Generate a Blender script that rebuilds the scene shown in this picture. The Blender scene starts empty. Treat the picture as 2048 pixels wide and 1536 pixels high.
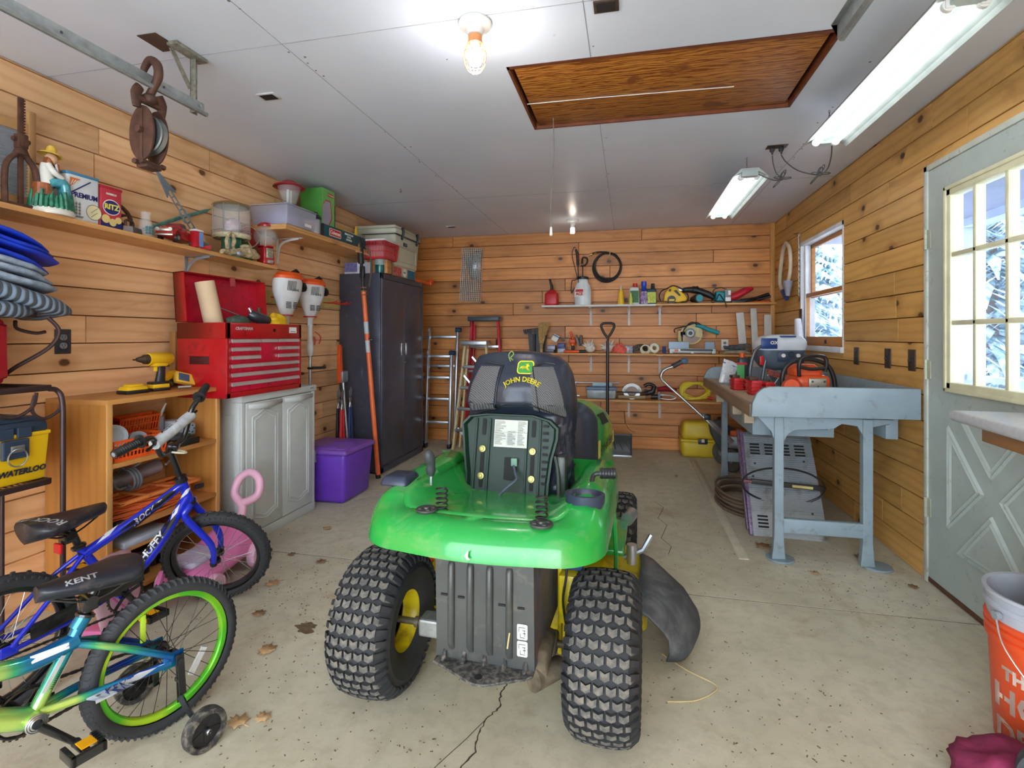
import bpy, bmesh, math, random
from mathutils import Vector, Matrix, Euler, noise as mnoise
PI = math.pi
sin, cos = math.sin, math.cos
rad = math.radians
random.seed(7)
sc = bpy.context.scene
col = sc.collection
# ------------------------------------------------------------ camera, sky, exposure
YAW = math.atan(234/1040.0)
cam = bpy.data.cameras.new('camera')
cam.sensor_width = 36.0
cam.lens = 36.0*1040/2048
cam.shift_y = -(768-672)/2048
cam.clip_start = .02
camo = bpy.data.objects.new('camera', cam)
col.objects.link(camo)
camo.location = (0,0,1.25)
camo.rotation_euler = (PI/2,0, YAW)
sc.camera = camo
sc.view_settings.view_transform = 'Standard'
sc.view_settings.look = 'None'
sc.view_settings.exposure = .33
sc.view_settings.gamma = 1.0
sc.view_settings.use_curve_mapping = False
world = bpy.data.worlds.new('overcast_sky')
sc.world = world
world.use_nodes = True
wn = world.node_tree.nodes
wl = world.node_tree.links
wn['Background'].inputs[0].default_value = (.80,.90,1.0,1)
wn['Background'].inputs[1].default_value = 7.5
def light(name, kind, loc, energy, color=(1,1,1), size=.1, size_y=None, rot=(0,0,0)):
 d = bpy.data.lights.new(name, kind)
 d.energy = energy
 d.color = color
 if kind=='AREA':
  d.size = size
  if size_y:
   d.shape = 'RECTANGLE'
   d.size_y = size_y
 elif kind=='POINT':
  d.shadow_soft_size = size
 o = bpy.data.objects.new(name, d)
 col.objects.link(o)
 o.location = loc
 o.rotation_euler = rot
 return o
# ------------------------------------------------------------ helpers
def lin(c):
 return tuple(((x/255)/12.92 if x/255<=.04045 else((x/255+.055)/1.055)**2.4)for x in c)
class NT:
 def __init__(s, name):
  s.m = bpy.data.materials.new(name)
  s.m.use_nodes = True
  s.t = s.m.node_tree
  s.b = s.t.nodes['Principled BSDF']
 def n(s, typ, **k):
  nd = s.t.nodes.new(typ)
  for a, v in k.items():
   setattr(nd, a, v)
  return nd
 def l(s, a, b):
  s.t.links.new(a, b)
 def val(s, sock, v):
  if hasattr(v, 'is_linked'):
   s.l(v, sock)
  else:
   sock.default_value = v
 def math(s, op, a, b=.0, c=.0):
  nd = s.n('ShaderNodeMath', operation=op)
  for i, v in enumerate((a, b, c)):
   s.val(nd.inputs[i], v)
  return nd.outputs[0]
 def mix(s, f, a, b, mode='MIX'):
  nd = s.n('ShaderNodeMix', data_type='RGBA', blend_type=mode)
  s.val(nd.inputs[0], f)
  for i, v in((6, a),(7, b)):
   s.val(nd.inputs[i], v if hasattr(v, 'is_linked')else(*v[:3],1))
  return nd.outputs[2]
 def noise(s, vec, scale, detail=3, dist=.0, rough=.5):
  nd = s.n('ShaderNodeTexNoise')
  s.val(nd.inputs['Scale'], scale)
  nd.inputs['Detail'].default_value = detail
  nd.inputs['Distortion'].default_value = dist
  nd.inputs['Roughness'].default_value = rough
  if vec is not None:
   s.l(vec, nd.inputs['Vector'])
  return nd.outputs['Fac']
 def ramp(s, f, stops):
  nd = s.n('ShaderNodeValToRGB')
  e = nd.color_ramp.elements
  while len(e)<len(stops):
   e.new(.5)
  for i,(p, c)in enumerate(stops):
   e[i].position = p
   e[i].color = (*c[:3],1)if isinstance(c, tuple)else(c, c, c,1)
  s.l(f, nd.inputs[0])
  return nd.outputs[0]
 def step(s, f, a, b):
  nd = s.n('ShaderNodeMapRange')
  s.val(nd.inputs[0], f)
  nd.inputs[1].default_value = a
  nd.inputs[2].default_value = b
  return nd.outputs[0]
 def coord(s, kind='Object', scale=(1,1,1), loc=(0,0,0), rot=(0,0,0)):
  tc = s.n('ShaderNodeTexCoord')
  mp = s.n('ShaderNodeMapping')
  mp.inputs['Scale'].default_value = scale
  mp.inputs['Location'].default_value = loc
  mp.inputs['Rotation'].default_value = rot
  s.l(tc.outputs[kind], mp.inputs[0])
  return mp.outputs[0]
 def bump(s, h, strength=.3, dist=.01):
  nd = s.n('ShaderNodeBump')
  nd.inputs['Strength'].default_value = strength
  nd.inputs['Distance'].default_value = dist
  s.l(h, nd.inputs['Height'])
  s.l(nd.outputs[0], s.b.inputs['Normal'])
 def set(s, **k):
  for a, v in k.items():
   a = {'base':'Base Color', 'rough':'Roughness', 'metal':'Metallic', 'coat':'Coat Weight', 'trans':'Transmission Weight', 'alpha':'Alpha', 'ior':'IOR', 'sheen':'Sheen Weight', 'spec':'Specular IOR Level'}[a]
   s.val(s.b.inputs[a], v)
  return s
_mc = {}
def mat(name, c=(128,128,128), rough=.5, metal=.0, var=.12, ns=9.0, dirt=None, dirt_amt=.5, dns=6.0, bump=.0, bs=60.0, coat=.0, spec=.5):
 """plain procedural material: base colour, soft mottling, optional dirt / wear patches, optional fine bump"""
 if name in _mc:
  return _mc[name]
 t = NT(name)
 L = lin(c)
 v = t.coord()
 f = t.noise(v, ns,4)
 a = tuple(x*(1-var)for x in L)
 b = tuple(min(1, x*(1+var))for x in L)
 cc = t.ramp(f, [(.3, a),(.7, b)])
 if dirt:
  g = t.noise(v, dns,6,.4,.65)
  g = t.step(g,.62-.25*dirt_amt,.75)
  cc = t.mix(g, cc, lin(dirt))
 t.set(base=cc, rough=rough, metal=metal, coat=coat, spec=spec)
 if bump:
  t.bump(t.noise(v, bs,3), bump,.004)
 _mc[name] = t.m
 return t.m
def glass(name, tint=(235,240,240), rough=.02, alpha=.25):
 if name in _mc:
  return _mc[name]
 t = NT(name)
 t.set(base=(*lin(tint),1), rough=rough, alpha=alpha, spec=.6)
 _mc[name] = t.m
 return t.m
def emit(name, c, strength):
 t = NT(name)
 t.b.inputs['Base Color'].default_value = (*lin(c),1)
 t.b.inputs['Emission Color'].default_value = (*lin(c),1)
 t.b.inputs['Emission Strength'].default_value = strength
 return t.m
def wood(name, light_c, dark_c, axis='Y', uv=False, knots=.5, rough=.45, scale=1.0, var=.35):
 """sawn pine / fir: grain along an axis, growth figure, knots, per-board tint from the face attribute 'rnd'"""
 if name in _mc:
  return _mc[name]
 t = NT(name)
 k = scale
 if uv:
  v = t.coord('UV')
  sep = t.n('ShaderNodeSeparateXYZ')
  t.l(v, sep.inputs[0])
  u, w, q = sep.outputs[0], sep.outputs[1],.0
 else:
  v = t.coord('Object')
  sep = t.n('ShaderNodeSeparateXYZ')
  t.l(v, sep.inputs[0])
  o = {'X':(0,1,2), 'Y':(1,2,0), 'Z':(2,0,1)}[axis]
  u, w, q = (sep.outputs[i]for i in o)
 def vec(a, b, c=None):
  cb = t.n('ShaderNodeCombineXYZ')
  t.l(t.math('MULTIPLY', u, a*k), cb.inputs[0])
  t.l(t.math('MULTIPLY', w, b*k), cb.inputs[1])
  if q is not None and not isinstance(q, float):
   t.l(t.math('MULTIPLY', q,(c or b)*k), cb.inputs[2])
  return cb.outputs[0]
 wave = t.n('ShaderNodeTexWave', wave_type='BANDS', bands_direction='Y')
 wave.inputs['Scale'].default_value = 4.0
 wave.inputs['Distortion'].default_value = 9.0
 wave.inputs['Detail'].default_value = 3.0
 wave.inputs['Detail Scale'].default_value = .55
 t.l(vec(.35,1.5), wave.inputs['Vector'])
 blotch = t.noise(vec(2.2,7),1.0,4,.6)
 fine = t.noise(vec(5,220),1.0,3)
 L, D = lin(light_c), lin(dark_c)
 M = tuple((x*.62+y*.38)for x, y in zip(L, D))
 base = t.mix(t.step(blotch,.3,.72), L, M)
 base = t.mix(t.math('MULTIPLY', t.step(t.noise(vec(1.1,3.3),1.0,5,1.5,.7),.56,.72),.6), base, D)
 base = t.mix(t.math('MULTIPLY', t.math('POWER', wave.outputs['Fac'],2.5),.26), base, D)
 base = t.mix(t.math('MULTIPLY', t.step(fine,.45,.8),.2), base, M)
 if knots>0:
  vo = t.n('ShaderNodeTexVoronoi', voronoi_dimensions='2D' if uv else '3D')
  vo.inputs['Scale'].default_value = 1.0
  t.l(vec(3.4,5.0), vo.inputs['Vector'])
  sp = t.n('ShaderNodeSeparateColor')
  t.l(vo.outputs['Color'], sp.inputs[0])
  on = t.math('LESS_THAN', sp.outputs[0], knots)
  wob = t.math('ADD', vo.outputs['Distance'], t.math('MULTIPLY', t.noise(vec(40,60),1.0,2),.05))
  core = t.math('MULTIPLY', t.math('SUBTRACT',1.0, t.step(wob,.09,.13)), on)
  halo = t.math('MULTIPLY', t.math('SUBTRACT',1.0, t.step(wob,.1,.36)), on)
  base = t.mix(t.math('MULTIPLY', halo,.55), base, tuple(x*.8 for x in D))
  base = t.mix(core, base, tuple(x*.22 for x in D))
 at = t.n('ShaderNodeAttribute', attribute_name='rnd')
 tint = t.math('ADD', t.math('MULTIPLY', at.outputs['Fac'], var),1.0-var*.5)
 if uv:
  hs = t.n('ShaderNodeHueSaturation')
  t.l(base, hs.inputs['Color'])
  t.l(tint, hs.inputs['Value'])
  base = hs.outputs[0]
 t.set(base=base, rough=rough)
 t.bump(fine,.12,.002)
 _mc[name] = t.m
 return t.m
def xf(loc=(0,0,0), rot=(0,0,0), s=(1,1,1)):
 return Matrix.Translation(loc)@Euler(rot).to_matrix().to_4x4()@Matrix.Diagonal((*s,1))
def face(o, n, up=(0,0,1)):
 """matrix whose local XY plane is a surface with outward normal n, local Y near up"""
 n = Vector(n).normalized()
 x = Vector(up).cross(n).normalized()
 y = n.cross(x)
 m = Matrix((x, y, n)).transposed().to_4x4()
 m.translation = o
 return m
def spline(pts, k=6, closed=False):
 P = [Vector(p)for p in pts]
 n = len(P)
 out = []
 for i in range(n if closed else n-1):
  a, b, c, d = (P[(i+j-1)%n]if closed else P[min(max(i+j-1,0), n-1)]for j in range(4))
  for s in range(k):
   t = s/k
   out.append(.5*((2*b)+(c-a)*t+(2*a-5*b+4*c-d)*t*t+(3*b-a-3*c+d)*t**3))
 if not closed:
  out.append(P[-1])
 return out
def rrect(w, h, r, n=4, cx=0, cy=0):
 pts = []
 for(sx, sy, a0)in((1,1,0),(-1,1,90),(-1,-1,180),(1,-1,270)):
  for i in range(n+1):
   a = rad(a0+90*i/n)
   pts.append((cx+sx*(w/2-r)+r*cos(a), cy+sy*(h/2-r)+r*sin(a)))
 return pts
class MB:
 def __init__(s):
  s.v, s.f, s.m, s.M = [], [], [], Matrix()
 def add(s, vs, fs, M=None, mi=0):
  T = s.M@M if M is not None else s.M
  o = len(s.v)
  s.v+=[T@Vector(p)for p in vs]
  flip = T.determinant()<0
  s.f+=[tuple(o+i for i in(f[::-1]if flip else f))for f in fs]
  s.m+=[mi]*len(fs)
  return s
 def box(s, a, b, bev=.0, M=None, mi=0, seg=2, taper=None):
  (x0, y0, z0),(x1, y1, z1) = a, b
  tx, ty = taper or(1,1)
  cx, cy = (x0+x1)/2,(y0+y1)/2
  P = [(x0, y0, z0),(x1, y0, z0),(x1, y1, z0),(x0, y1, z0)]+[(cx+(x-cx)*tx, cy+(y-cy)*ty, z1)for x, y in((x0, y0),(x1, y0),(x1, y1),(x0, y1))]
  F = [(3,2,1,0),(4,5,6,7),(0,1,5,4),(1,2,6,5),(2,3,7,6),(3,0,4,7)]
  if bev>0:
   bm = bmesh.new()
   vv = [bm.verts.new(p)for p in P]
   for f in F:
    bm.faces.new([vv[i]for i in f])
   bmesh.ops.bevel(bm, geom=bm.edges[:], offset=bev, segments=seg, profile=.5, affect='EDGES', clamp_overlap=True)
   bm.verts.index_update()
   P = [v.co.copy()for v in bm.verts]
   F = [tuple(v.index for v in f.verts)for f in bm.faces]
   bm.free()
  return s.add(P, F, M, mi)
 def bar(s, p, q, w, h, up=(0,0,1), bev=.0, mi=0):
  """rectangular bar from p to q, w across, h along up"""
  p, q = Vector(p), Vector(q)
  d = (q-p)
  L = d.length
  d.normalize()
  x = Vector(up).cross(d)
  if x.length<1e-4:
   x = Vector((1,0,0)).cross(d)
  x.normalize()
  y = d.cross(x)
  m = Matrix((x, y, d)).transposed().to_4x4()
  m.translation = p
  return s.box((-w/2,-h/2,0),(w/2, h/2, L), bev, m, mi)
 def tube(s, pts, r, n=8, closed=False, cap=True, M=None, mi=0, flat=None):
  P = [Vector(p)for p in pts]
  N = len(P)
  R = r if isinstance(r,(list, tuple))else[r]*N
  if len(R)!=N:
   K, out = len(R), []
   for i in range(N):
    q = i/(N-1)*(K-1)
    j = min(K-2, int(q))if K>1 else 0
    a, b = R[j], R[min(j+1, K-1)]
    out.append(tuple(x+(y-x)*(q-j)for x, y in zip(a, b))if isinstance(a, tuple)else a+(b-a)*(q-j))
   R = out
  T = []
  for i in range(N):
   a = P[(i-1)%N]if closed or i>0 else P[0]
   b = P[(i+1)%N]if closed or i<N-1 else P[-1]
   d = b-a
   T.append(d.normalized()if d.length>1e-9 else Vector((0,0,1)))
  u = Vector(flat)if flat else(Vector((0,0,1))if abs(T[0].z)<.9 else Vector((1,0,0)))
  V, F = [], []
  for i in range(N):
   u = (u-T[i]*u.dot(T[i]))
   u = u.normalized()if u.length>1e-6 else T[i].orthogonal().normalized()
   w = T[i].cross(u)
   rr = R[i]if isinstance(R[i],(tuple, list))else(R[i], R[i])
   for j in range(n):
    a = 2*PI*j/n
    V.append(P[i]+u*cos(a)*rr[0]+w*sin(a)*rr[1])
  for i in range(N if closed else N-1):
   k = (i+1)%N
   for j in range(n):
    F.append((i*n+j, i*n+(j+1)%n, k*n+(j+1)%n, k*n+j))
  if cap and not closed:
   F.append(tuple(range(n))[::-1])
   F.append(tuple((N-1)*n+j for j in range(n)))
  return s.add(V, F, M, mi)
 def cyl(s, p, q, r, r2=None, n=20, M=None, mi=0, cap=True):
  return s.tube([p, q], [r, r if r2 is None else r2], n, cap=cap, M=M, mi=mi)
 def lathe(s, prof, n=24, M=None, mi=0, arc=None):
  """profile of (r, z) turned about z"""
  V, F = [], []
  k = len(prof)
  A = 2*PI if arc is None else arc
  nn = n if arc is None else n+1
  for j in range(nn):
   a = A*j/n
   V+=[(max(r,1e-5)*cos(a), max(r,1e-5)*sin(a), z)for r, z in prof]
  for j in range(n):
   b = (j+1)%nn
   for i in range(k-1):
    F.append((j*k+i, b*k+i, b*k+i+1, j*k+i+1))
  return s.add(V, F, M, mi)
 def ball(s, c, r, n=16, m=10, M=None, mi=0):
  rr = r if isinstance(r,(tuple, list))else(r, r, r)
  T = xf(c, s=rr)
  prof = [(sin(PI*i/m),-cos(PI*i/m))for i in range(m+1)]
  return s.lathe(prof, n,(M@T)if M is not None else T, mi)
 def ring(s, c, R, r, axis=(0,0,1), n=32, m=8, mi=0, M=None, flatten=None):
  T = face(c, axis,(0,1,0)if abs(Vector(axis).normalized().z)>.9 else(0,0,1))
  pts = [T@Vector((R*cos(2*PI*i/n), R*sin(2*PI*i/n),0))for i in range(n)]
  return s.tube(pts, r, m, closed=True, mi=mi, M=M, flat=tuple(Vector(axis)))
 def prism(s, poly, z0, z1, M=None, mi=0, bev=.0, scale=1.0):
  n = len(poly)
  cx = sum(p[0]for p in poly)/n
  cy = sum(p[1]for p in poly)/n
  V = [(x, y, z0)for x, y in poly]+[(cx+(x-cx)*scale, cy+(y-cy)*scale, z1)for x, y in poly]
  area = sum(poly[i][0]*poly[(i+1)%n][1]-poly[(i+1)%n][0]*poly[i][1]for i in range(n))
  F = [tuple(range(n))[::-1], tuple(range(n,2*n))]+[(i,(i+1)%n, n+(i+1)%n, n+i)for i in range(n)]
  if area<0:
   F = [f[::-1]for f in F]
  if bev>0:
   bm = bmesh.new()
   vv = [bm.verts.new(p)for p in V]
   fs = [bm.faces.new([vv[i]for i in f])for f in F]
   bmesh.ops.bevel(bm, geom=list(set(fs[0].edges[:]+fs[1].edges[:])), offset=bev, segments=2, profile=.5, affect='EDGES', clamp_overlap=True)
   bm.verts.index_update()
   V = [v.co.copy()for v in bm.verts]
   F = [tuple(v.index for v in f.verts)for f in bm.faces]
   bm.free()
  return s.add(V, F, M, mi)
 def loft(s, loops, M=None, mi=0, cap=True, closed=True):
  """loops: equal-length point loops joined in order"""
  n = len(loops[0])
  V = [p for L in loops for p in L]
  F = []
  for i in range(len(loops)-1):
   for j in range(n if closed else n-1):
    F.append((i*n+j, i*n+(j+1)%n,(i+1)*n+(j+1)%n,(i+1)*n+j))
  if cap and closed:
   F.append(tuple(range(n))[::-1])
   F.append(tuple((len(loops)-1)*n+j for j in range(n)))
  return s.add(V, F, M, mi)
 def sheet(s, fn, nu, nv, M=None, mi=0, thick=.0):
  V = [fn(i/nu, j/nv)for j in range(nv+1)for i in range(nu+1)]
  F = [(j*(nu+1)+i, j*(nu+1)+i+1,(j+1)*(nu+1)+i+1,(j+1)*(nu+1)+i)for j in range(nv)for i in range(nu)]
  return s.add(V, F, M, mi)
 def build(s, name, m, parent=None, smooth=38, sub=0, solid=.0, bev=.0, loc=None):
  me = bpy.data.meshes.new(name)
  me.from_pydata([tuple(v)for v in s.v], [], s.f)
  for x in(m if isinstance(m,(list, tuple))else[m]):
   me.materials.append(x)
  me.polygons.foreach_set('material_index', s.m)
  me.validate()
  bm = bmesh.new()
  bm.from_mesh(me)
  bmesh.ops.remove_doubles(bm, verts=bm.verts[:], dist=1e-6)
  for f in bm.faces:
   f.smooth = True
  lim = rad(smooth)
  for e in bm.edges:
   if len(e.link_faces)==2:
    e.smooth = e.calc_face_angle(0)<lim
  bm.to_mesh(me)
  bm.free()
  o = bpy.data.objects.new(name, me)
  col.objects.link(o)
  if loc is not None:
   off = Vector(loc)
   me.transform(Matrix.Translation(-off))
   o.location = off
  if parent is not None:
   o.parent = parent
  if solid:
   q = o.modifiers.new('solid', 'SOLIDIFY')
   q.thickness = solid
   q.offset = 0
  if bev:
   q = o.modifiers.new('bevel', 'BEVEL')
   q.width = bev
   q.segments = 2
  if sub:
   q = o.modifiers.new('sub', 'SUBSURF')
   q.levels = q.render_levels = sub
  return o
def tag(o, label=None, cat=None, group=None, kind=None):
 for k, v in(('label', label),('category', cat),('group', group),('kind', kind)):
  if v:
   o[k] = v
 return o
def thing(name, label, cat, loc=(0,0,0), rz=.0, group=None, rot=None, s=1.0):
 o = bpy.data.objects.new(name, None)
 o.empty_display_size = .05
 col.objects.link(o)
 o.location = loc
 o.rotation_euler = rot or(0,0, rz)
 o.scale = (s, s, s)
 return tag(o, label, cat, group)
def copy_tree(o, parent=None):
 c = o.copy()
 col.objects.link(c)
 if parent:
  c.parent = parent
 for ch in[x for x in bpy.data.objects if x.parent==o]:
  copy_tree(ch, c)
 return c
def one(mb, name, m, label, cat, loc=(0,0,0), rz=.0, group=None, kind=None, rot=None, **k):
 """a thing that is a single mesh"""
 o = mb.build(name, m, **k)
 o.location = loc
 o.rotation_euler = rot or(0,0, rz)
 return tag(o, label, cat, group, kind)
def text(body, size, m, parent, M, name='lettering', depth=.0006, sx=1.0, bold=.0, align='CENTER', shear=.0, arc=None):
 cu = bpy.data.curves.new('t', 'FONT')
 cu.body = body
 cu.size = size
 cu.align_x = align
 cu.align_y = 'CENTER'
 cu.extrude = depth
 cu.offset = bold
 cu.shear = shear
 cu.resolution_u = 2
 to = bpy.data.objects.new('t', cu)
 col.objects.link(to)
 bpy.context.view_layer.update()
 me = bpy.data.meshes.new_from_object(to.evaluated_get(bpy.context.evaluated_depsgraph_get()))
 bpy.data.objects.remove(to)
 me.name = name
 if arc:
  for v in me.vertices:
   a = v.co.x/arc
   r = arc+v.co.y
   v.co.x, v.co.y = r*sin(a), r*cos(a)-arc
 me.transform(M@Matrix.Diagonal((sx,1,1,1)))
 me.materials.clear()
 me.materials.append(m)
 o = bpy.data.objects.new(name, me)
 col.objects.link(o)
 if parent is not None:
  o.parent = parent
 return o
def jitter(mb, amp, scale, seed=0):
 for i, v in enumerate(mb.v):
  mb.v[i] = v+mnoise.noise_vector(v*scale+Vector((seed, seed*2,0)))*amp
BLACK = mat('black_plastic',(32,32,34),.42)
RUBBER = mat('black_rubber',(38,38,40),.75, bump=.2)
STEEL = mat('bright_steel',(185,188,190),.3,.9)
GALV = mat('galvanised_steel',(165,172,172),.42,.7, var=.2, ns=25)
ALU = mat('brushed_aluminium',(190,196,202),.33,.85)
WHITE = mat('white_plastic',(228,228,222),.45)
CREAM = mat('cream_paint',(226,222,196),.5)
RUST = mat('rusty_iron',(92,62,48),.7,.4, var=.35, ns=30, bump=.4)
DKGREY = mat('dark_grey_plastic',(62,64,68),.5)
GREY = mat('grey_plastic',(135,140,145),.5)
RED = mat('red_plastic',(200,28,38),.4)
ORANGE = mat('orange_plastic',(238,92,30),.42)
YELLOW = mat('yellow_plastic',(245,195,28),.42)
DWOOD = wood('dark_fir',(205,140,80),(140,78,38), 'Y', knots=.15)
PINE = wood('pine_shelf_board',(232,178,112),(176,108,52), 'Y', knots=.3)
PINEX = wood('pine_shelf_board_x',(228,170,100),(172,104,50), 'X', knots=.3)
# ------------------------------------------------------------ setting
XL, XR, YB, YF, H = -2.6,1.49,5.93,-1.6,2.44
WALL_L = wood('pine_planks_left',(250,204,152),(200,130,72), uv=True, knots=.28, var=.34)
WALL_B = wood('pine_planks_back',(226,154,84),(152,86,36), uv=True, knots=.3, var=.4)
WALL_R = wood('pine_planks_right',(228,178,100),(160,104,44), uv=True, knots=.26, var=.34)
def planks(name, m, o, ux, length, height, holes=(), bh=.134, seed=1, thick=.018, normal=(1,0,0)):
 """tongue-and-groove boards, one mesh: o = corner, ux = direction along the wall, normal = into the room"""
 rng = random.Random(seed)
 o, ux, nn, up = Vector(o), Vector(ux), Vector(normal), Vector((0,0,1))
 V, F, UV, R = [], [], [], []
 def quad(p, uvs, r):
  k = len(V)
  V.extend(p)
  F.append((k, k+1, k+2, k+3))
  UV.extend(uvs)
  R.append(r)
 z = .0
 row = 0
 while z<height-.01:
  z1 = min(z+bh, height)
  cuts = [.0]
  c = rng.uniform(.4,2.4)
  while c<length-.2:
   cuts.append(c)
   c+=rng.uniform(1.1,2.6)
  cuts.append(length)
  for a, b in zip(cuts, cuts[1:]):
   r = rng.random()
   du, dv = rng.uniform(0,60), rng.uniform(0,60)
   segs = [(a, b, z, z1)]
   for(h0, h1, k0, k1)in holes:
    out = []
    for(p, q, s, t)in segs:
     if q<=h0 or p>=h1 or t<=k0 or s>=k1:
      out.append((p, q, s, t))
      continue
     if p<h0:
      out.append((p, h0, s, t))
     if q>h1:
      out.append((h1, q, s, t))
     m0, m1 = max(p, h0), min(q, h1)
     if s<k0:
      out.append((m0, m1, s, k0))
     if t>k1:
      out.append((m0, m1, k1, t))
    segs = out
   for(p, q, s, t)in segs:
    g = .0012
    e = .0022
    A = [(p+g, s+g),(q-g, s+g),(q-g, t-g),(p+g, t-g)]
    Bq = [(p+g+(e if p==a else 0), s+g+e),(q-g-(e if q==b else 0), s+g+e),(q-g-(e if q==b else 0), t-g-e),(p+g+(e if p==a else 0), t-g-e)]
    lo = [o+ux*x+up*y for x, y in A]
    hi = [o+ux*x+up*y+nn*thick for x, y in Bq]
    uA = [(x+du, y+dv)for x, y in A]
    uB = [(x+du, y+dv)for x, y in Bq]
    quad(hi, uB, r)
    for i in range(4):
     j = (i+1)%4
     quad([lo[i], lo[j], hi[j], hi[i]], [uA[i], uA[j], uB[j], uB[i]], r)
  z = z1
  row+=1
 me = bpy.data.meshes.new(name)
 flip = ux.cross(up).dot(nn)<0
 if flip:
  F = [f[::-1]for f in F]
  UV = [UV[i*4+j]for i in range(len(F))for j in(3,2,1,0)]
 me.from_pydata([tuple(v)for v in V], [], F)
 ul = me.uv_layers.new(name='UVMap')
 ul.data.foreach_set('uv', [c for uv in UV for c in uv])
 at = me.attributes.new('rnd', 'FLOAT', 'FACE')
 at.data.foreach_set('value', R)
 me.materials.append(m)
 ob = bpy.data.objects.new(name, me)
 col.objects.link(ob)
 return ob
def backing(mb, o, ux, length, height, holes, nn, t):
 """dark sheathing slab behind the boards, with real openings"""
 o, ux, nn, up = Vector(o), Vector(ux), Vector(nn), Vector((0,0,1))
 segs = [(0, length,0, height)]
 for(h0, h1, k0, k1)in holes:
  out = []
  for(p, q, s, e)in segs:
   if q<=h0 or p>=h1:
    out.append((p, q, s, e))
    continue
   if p<h0:
    out.append((p, h0, s, e))
   if q>h1:
    out.append((h1, q, s, e))
   if s<k0:
    out.append((max(p, h0), min(q, h1), s, k0))
   if e>k1:
    out.append((max(p, h0), min(q, h1), k1, e))
  segs = out
 for(p, q, s, e)in segs:
  a = o+ux*p+up*s
  b = o+ux*q+up*e-nn*t
  mb.box([min(a[i], b[i])for i in range(3)], [max(a[i], b[i])for i in range(3)])
SHEATH = mat('dark_sheathing',(60,36,22),.9)
DOOR_HOLE = (2.12-YF,3.075-YF,.0,2.115)
WIN_HOLE = (4.13-YF,5.075-YF,1.17,2.075)
TH = .016
for nm, m, o, ux, ln, holes, nn, sd, bh in(('wall_left', WALL_L,(XL-TH, YF,0),(0,1,0), YB-YF,(),(1,0,0),3,.135),('wall_back', WALL_B,(XL, YB+TH,0),(1,0,0), XR-XL,(),(0,-1,0),8,.136),('wall_right', WALL_R,(XR+TH, YF,0),(0,1,0), YB-YF,(DOOR_HOLE, WIN_HOLE),(-1,0,0),12,.135)):
 w = planks(nm, m, o, ux, ln, H, holes, bh, sd, TH, nn)
 w['kind'] = 'structure'
 bk = MB()
 backing(bk, Vector(o)-Vector(nn)*.0005, ux, ln, H, holes, nn,.09)
 bk.build('sheathing', SHEATH, w)
cb = MB()  # fillers added behind the back corners to stop light leaking through the gap
cb.box((XL-.12, YB+.001,-.02),(XL+.001, YB+.12, H))
cb.box((XR-.001, YB+.001,-.02),(XR+.12, YB+.12, H))
cb.build('corner_filler', SHEATH, w)
t = NT('worn_concrete')
v = t.coord('Object')
n1 = t.noise(v,1.1,5,.3,.6)
n2 = t.noise(v,14,6,.2,.7)
n3 = t.noise(t.coord('Object',(1,1,1),(7,3,0)),2.6,7,1.2,.72)
n4 = t.noise(v,90,2)
c = t.mix(t.step(n1,.3,.7), lin((186,178,152)), lin((220,212,188)))
c = t.mix(t.math('MULTIPLY', t.step(n2,.45,.75),.45), c, lin((150,140,116)))
c = t.mix(t.math('MULTIPLY', t.step(n3,.58,.72),.5), c, lin((158,126,88)))
c = t.mix(t.step(n4,.70,.78), c, lin((110,98,78)))
t.set(base=c, rough=.78)
t.bump(n2,.25,.004)
CONC = t.m
GROOVE = mat('joint_dirt',(74,64,52),.95)
fl = MB()
fl.box((XL-.1, YF-.5,-.12),(XR+.1,2.638,0))
fl.box((XL-.1,2.646,-.12),(XR+.1, YB+.1,0))
fo = fl.build('floor', CONC)
fo['kind'] = 'structure'
g = MB()
g.box((XL-.1,2.637,-.12),(XR+.1,2.647,-.002))
g.build('expansion_joint', GROOVE, fo)
cr = MB()
pts = [(-.402,1.86),(-.425,1.82),(-.437,1.76),(-.425,1.70),(-.452,1.64),(-.462,1.57),(-.45,1.50),(-.478,1.43),(-.49,1.34),(-.475,1.26)]
P = [Vector((x, y,.0006))for x, y in pts]
P2 = []
for a, b in zip(P, P[1:]):
 for k in range(6):
  q = a.lerp(b, k/6)
  P2.append(q+Vector((random.uniform(-.004,.004),0,0)))
W = [.0015+.002*random.random()for _ in P2]
cr.add([p+Vector((s*w,0,0))for p, w in zip(P2, W)for s in(-1,1)], [(2*i,2*i+1,2*i+3,2*i+2)for i in range(len(P2)-1)])
q0 = Vector((-.452,1.64,.0006))
P3 = [q0+Vector((-.022*k+random.uniform(-.003,.003),-.05*k,0))for k in range(7)]
cr.add([p+Vector((s*.0014,0,0))for p in P3 for s in(-1,1)], [(2*i,2*i+1,2*i+3,2*i+2)for i in range(len(P3)-1)])
cr.build('crack', GROOVE, fo)
cr = MB()
P3 = [Vector((.22+.03*sin(k*2.1),3.1+.12*k,.0006))for k in range(9)]
cr.add([p+Vector((s*.0018,0,0))for p in P3 for s in(-1,1)], [(2*i,2*i+1,2*i+3,2*i+2)for i in range(len(P3)-1)])
cr.build('crack', GROOVE, fo)
MB().box((.60,3.12,-.02),(.655,5.55,.006),.003).build('kerb', CONC, fo)
OIL = mat('floor_oil_stain',(112,92,66),.75, var=.3, ns=30)
RSTN = mat('floor_rust_stain',(176,128,80),.8, var=.25, ns=40)
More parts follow.
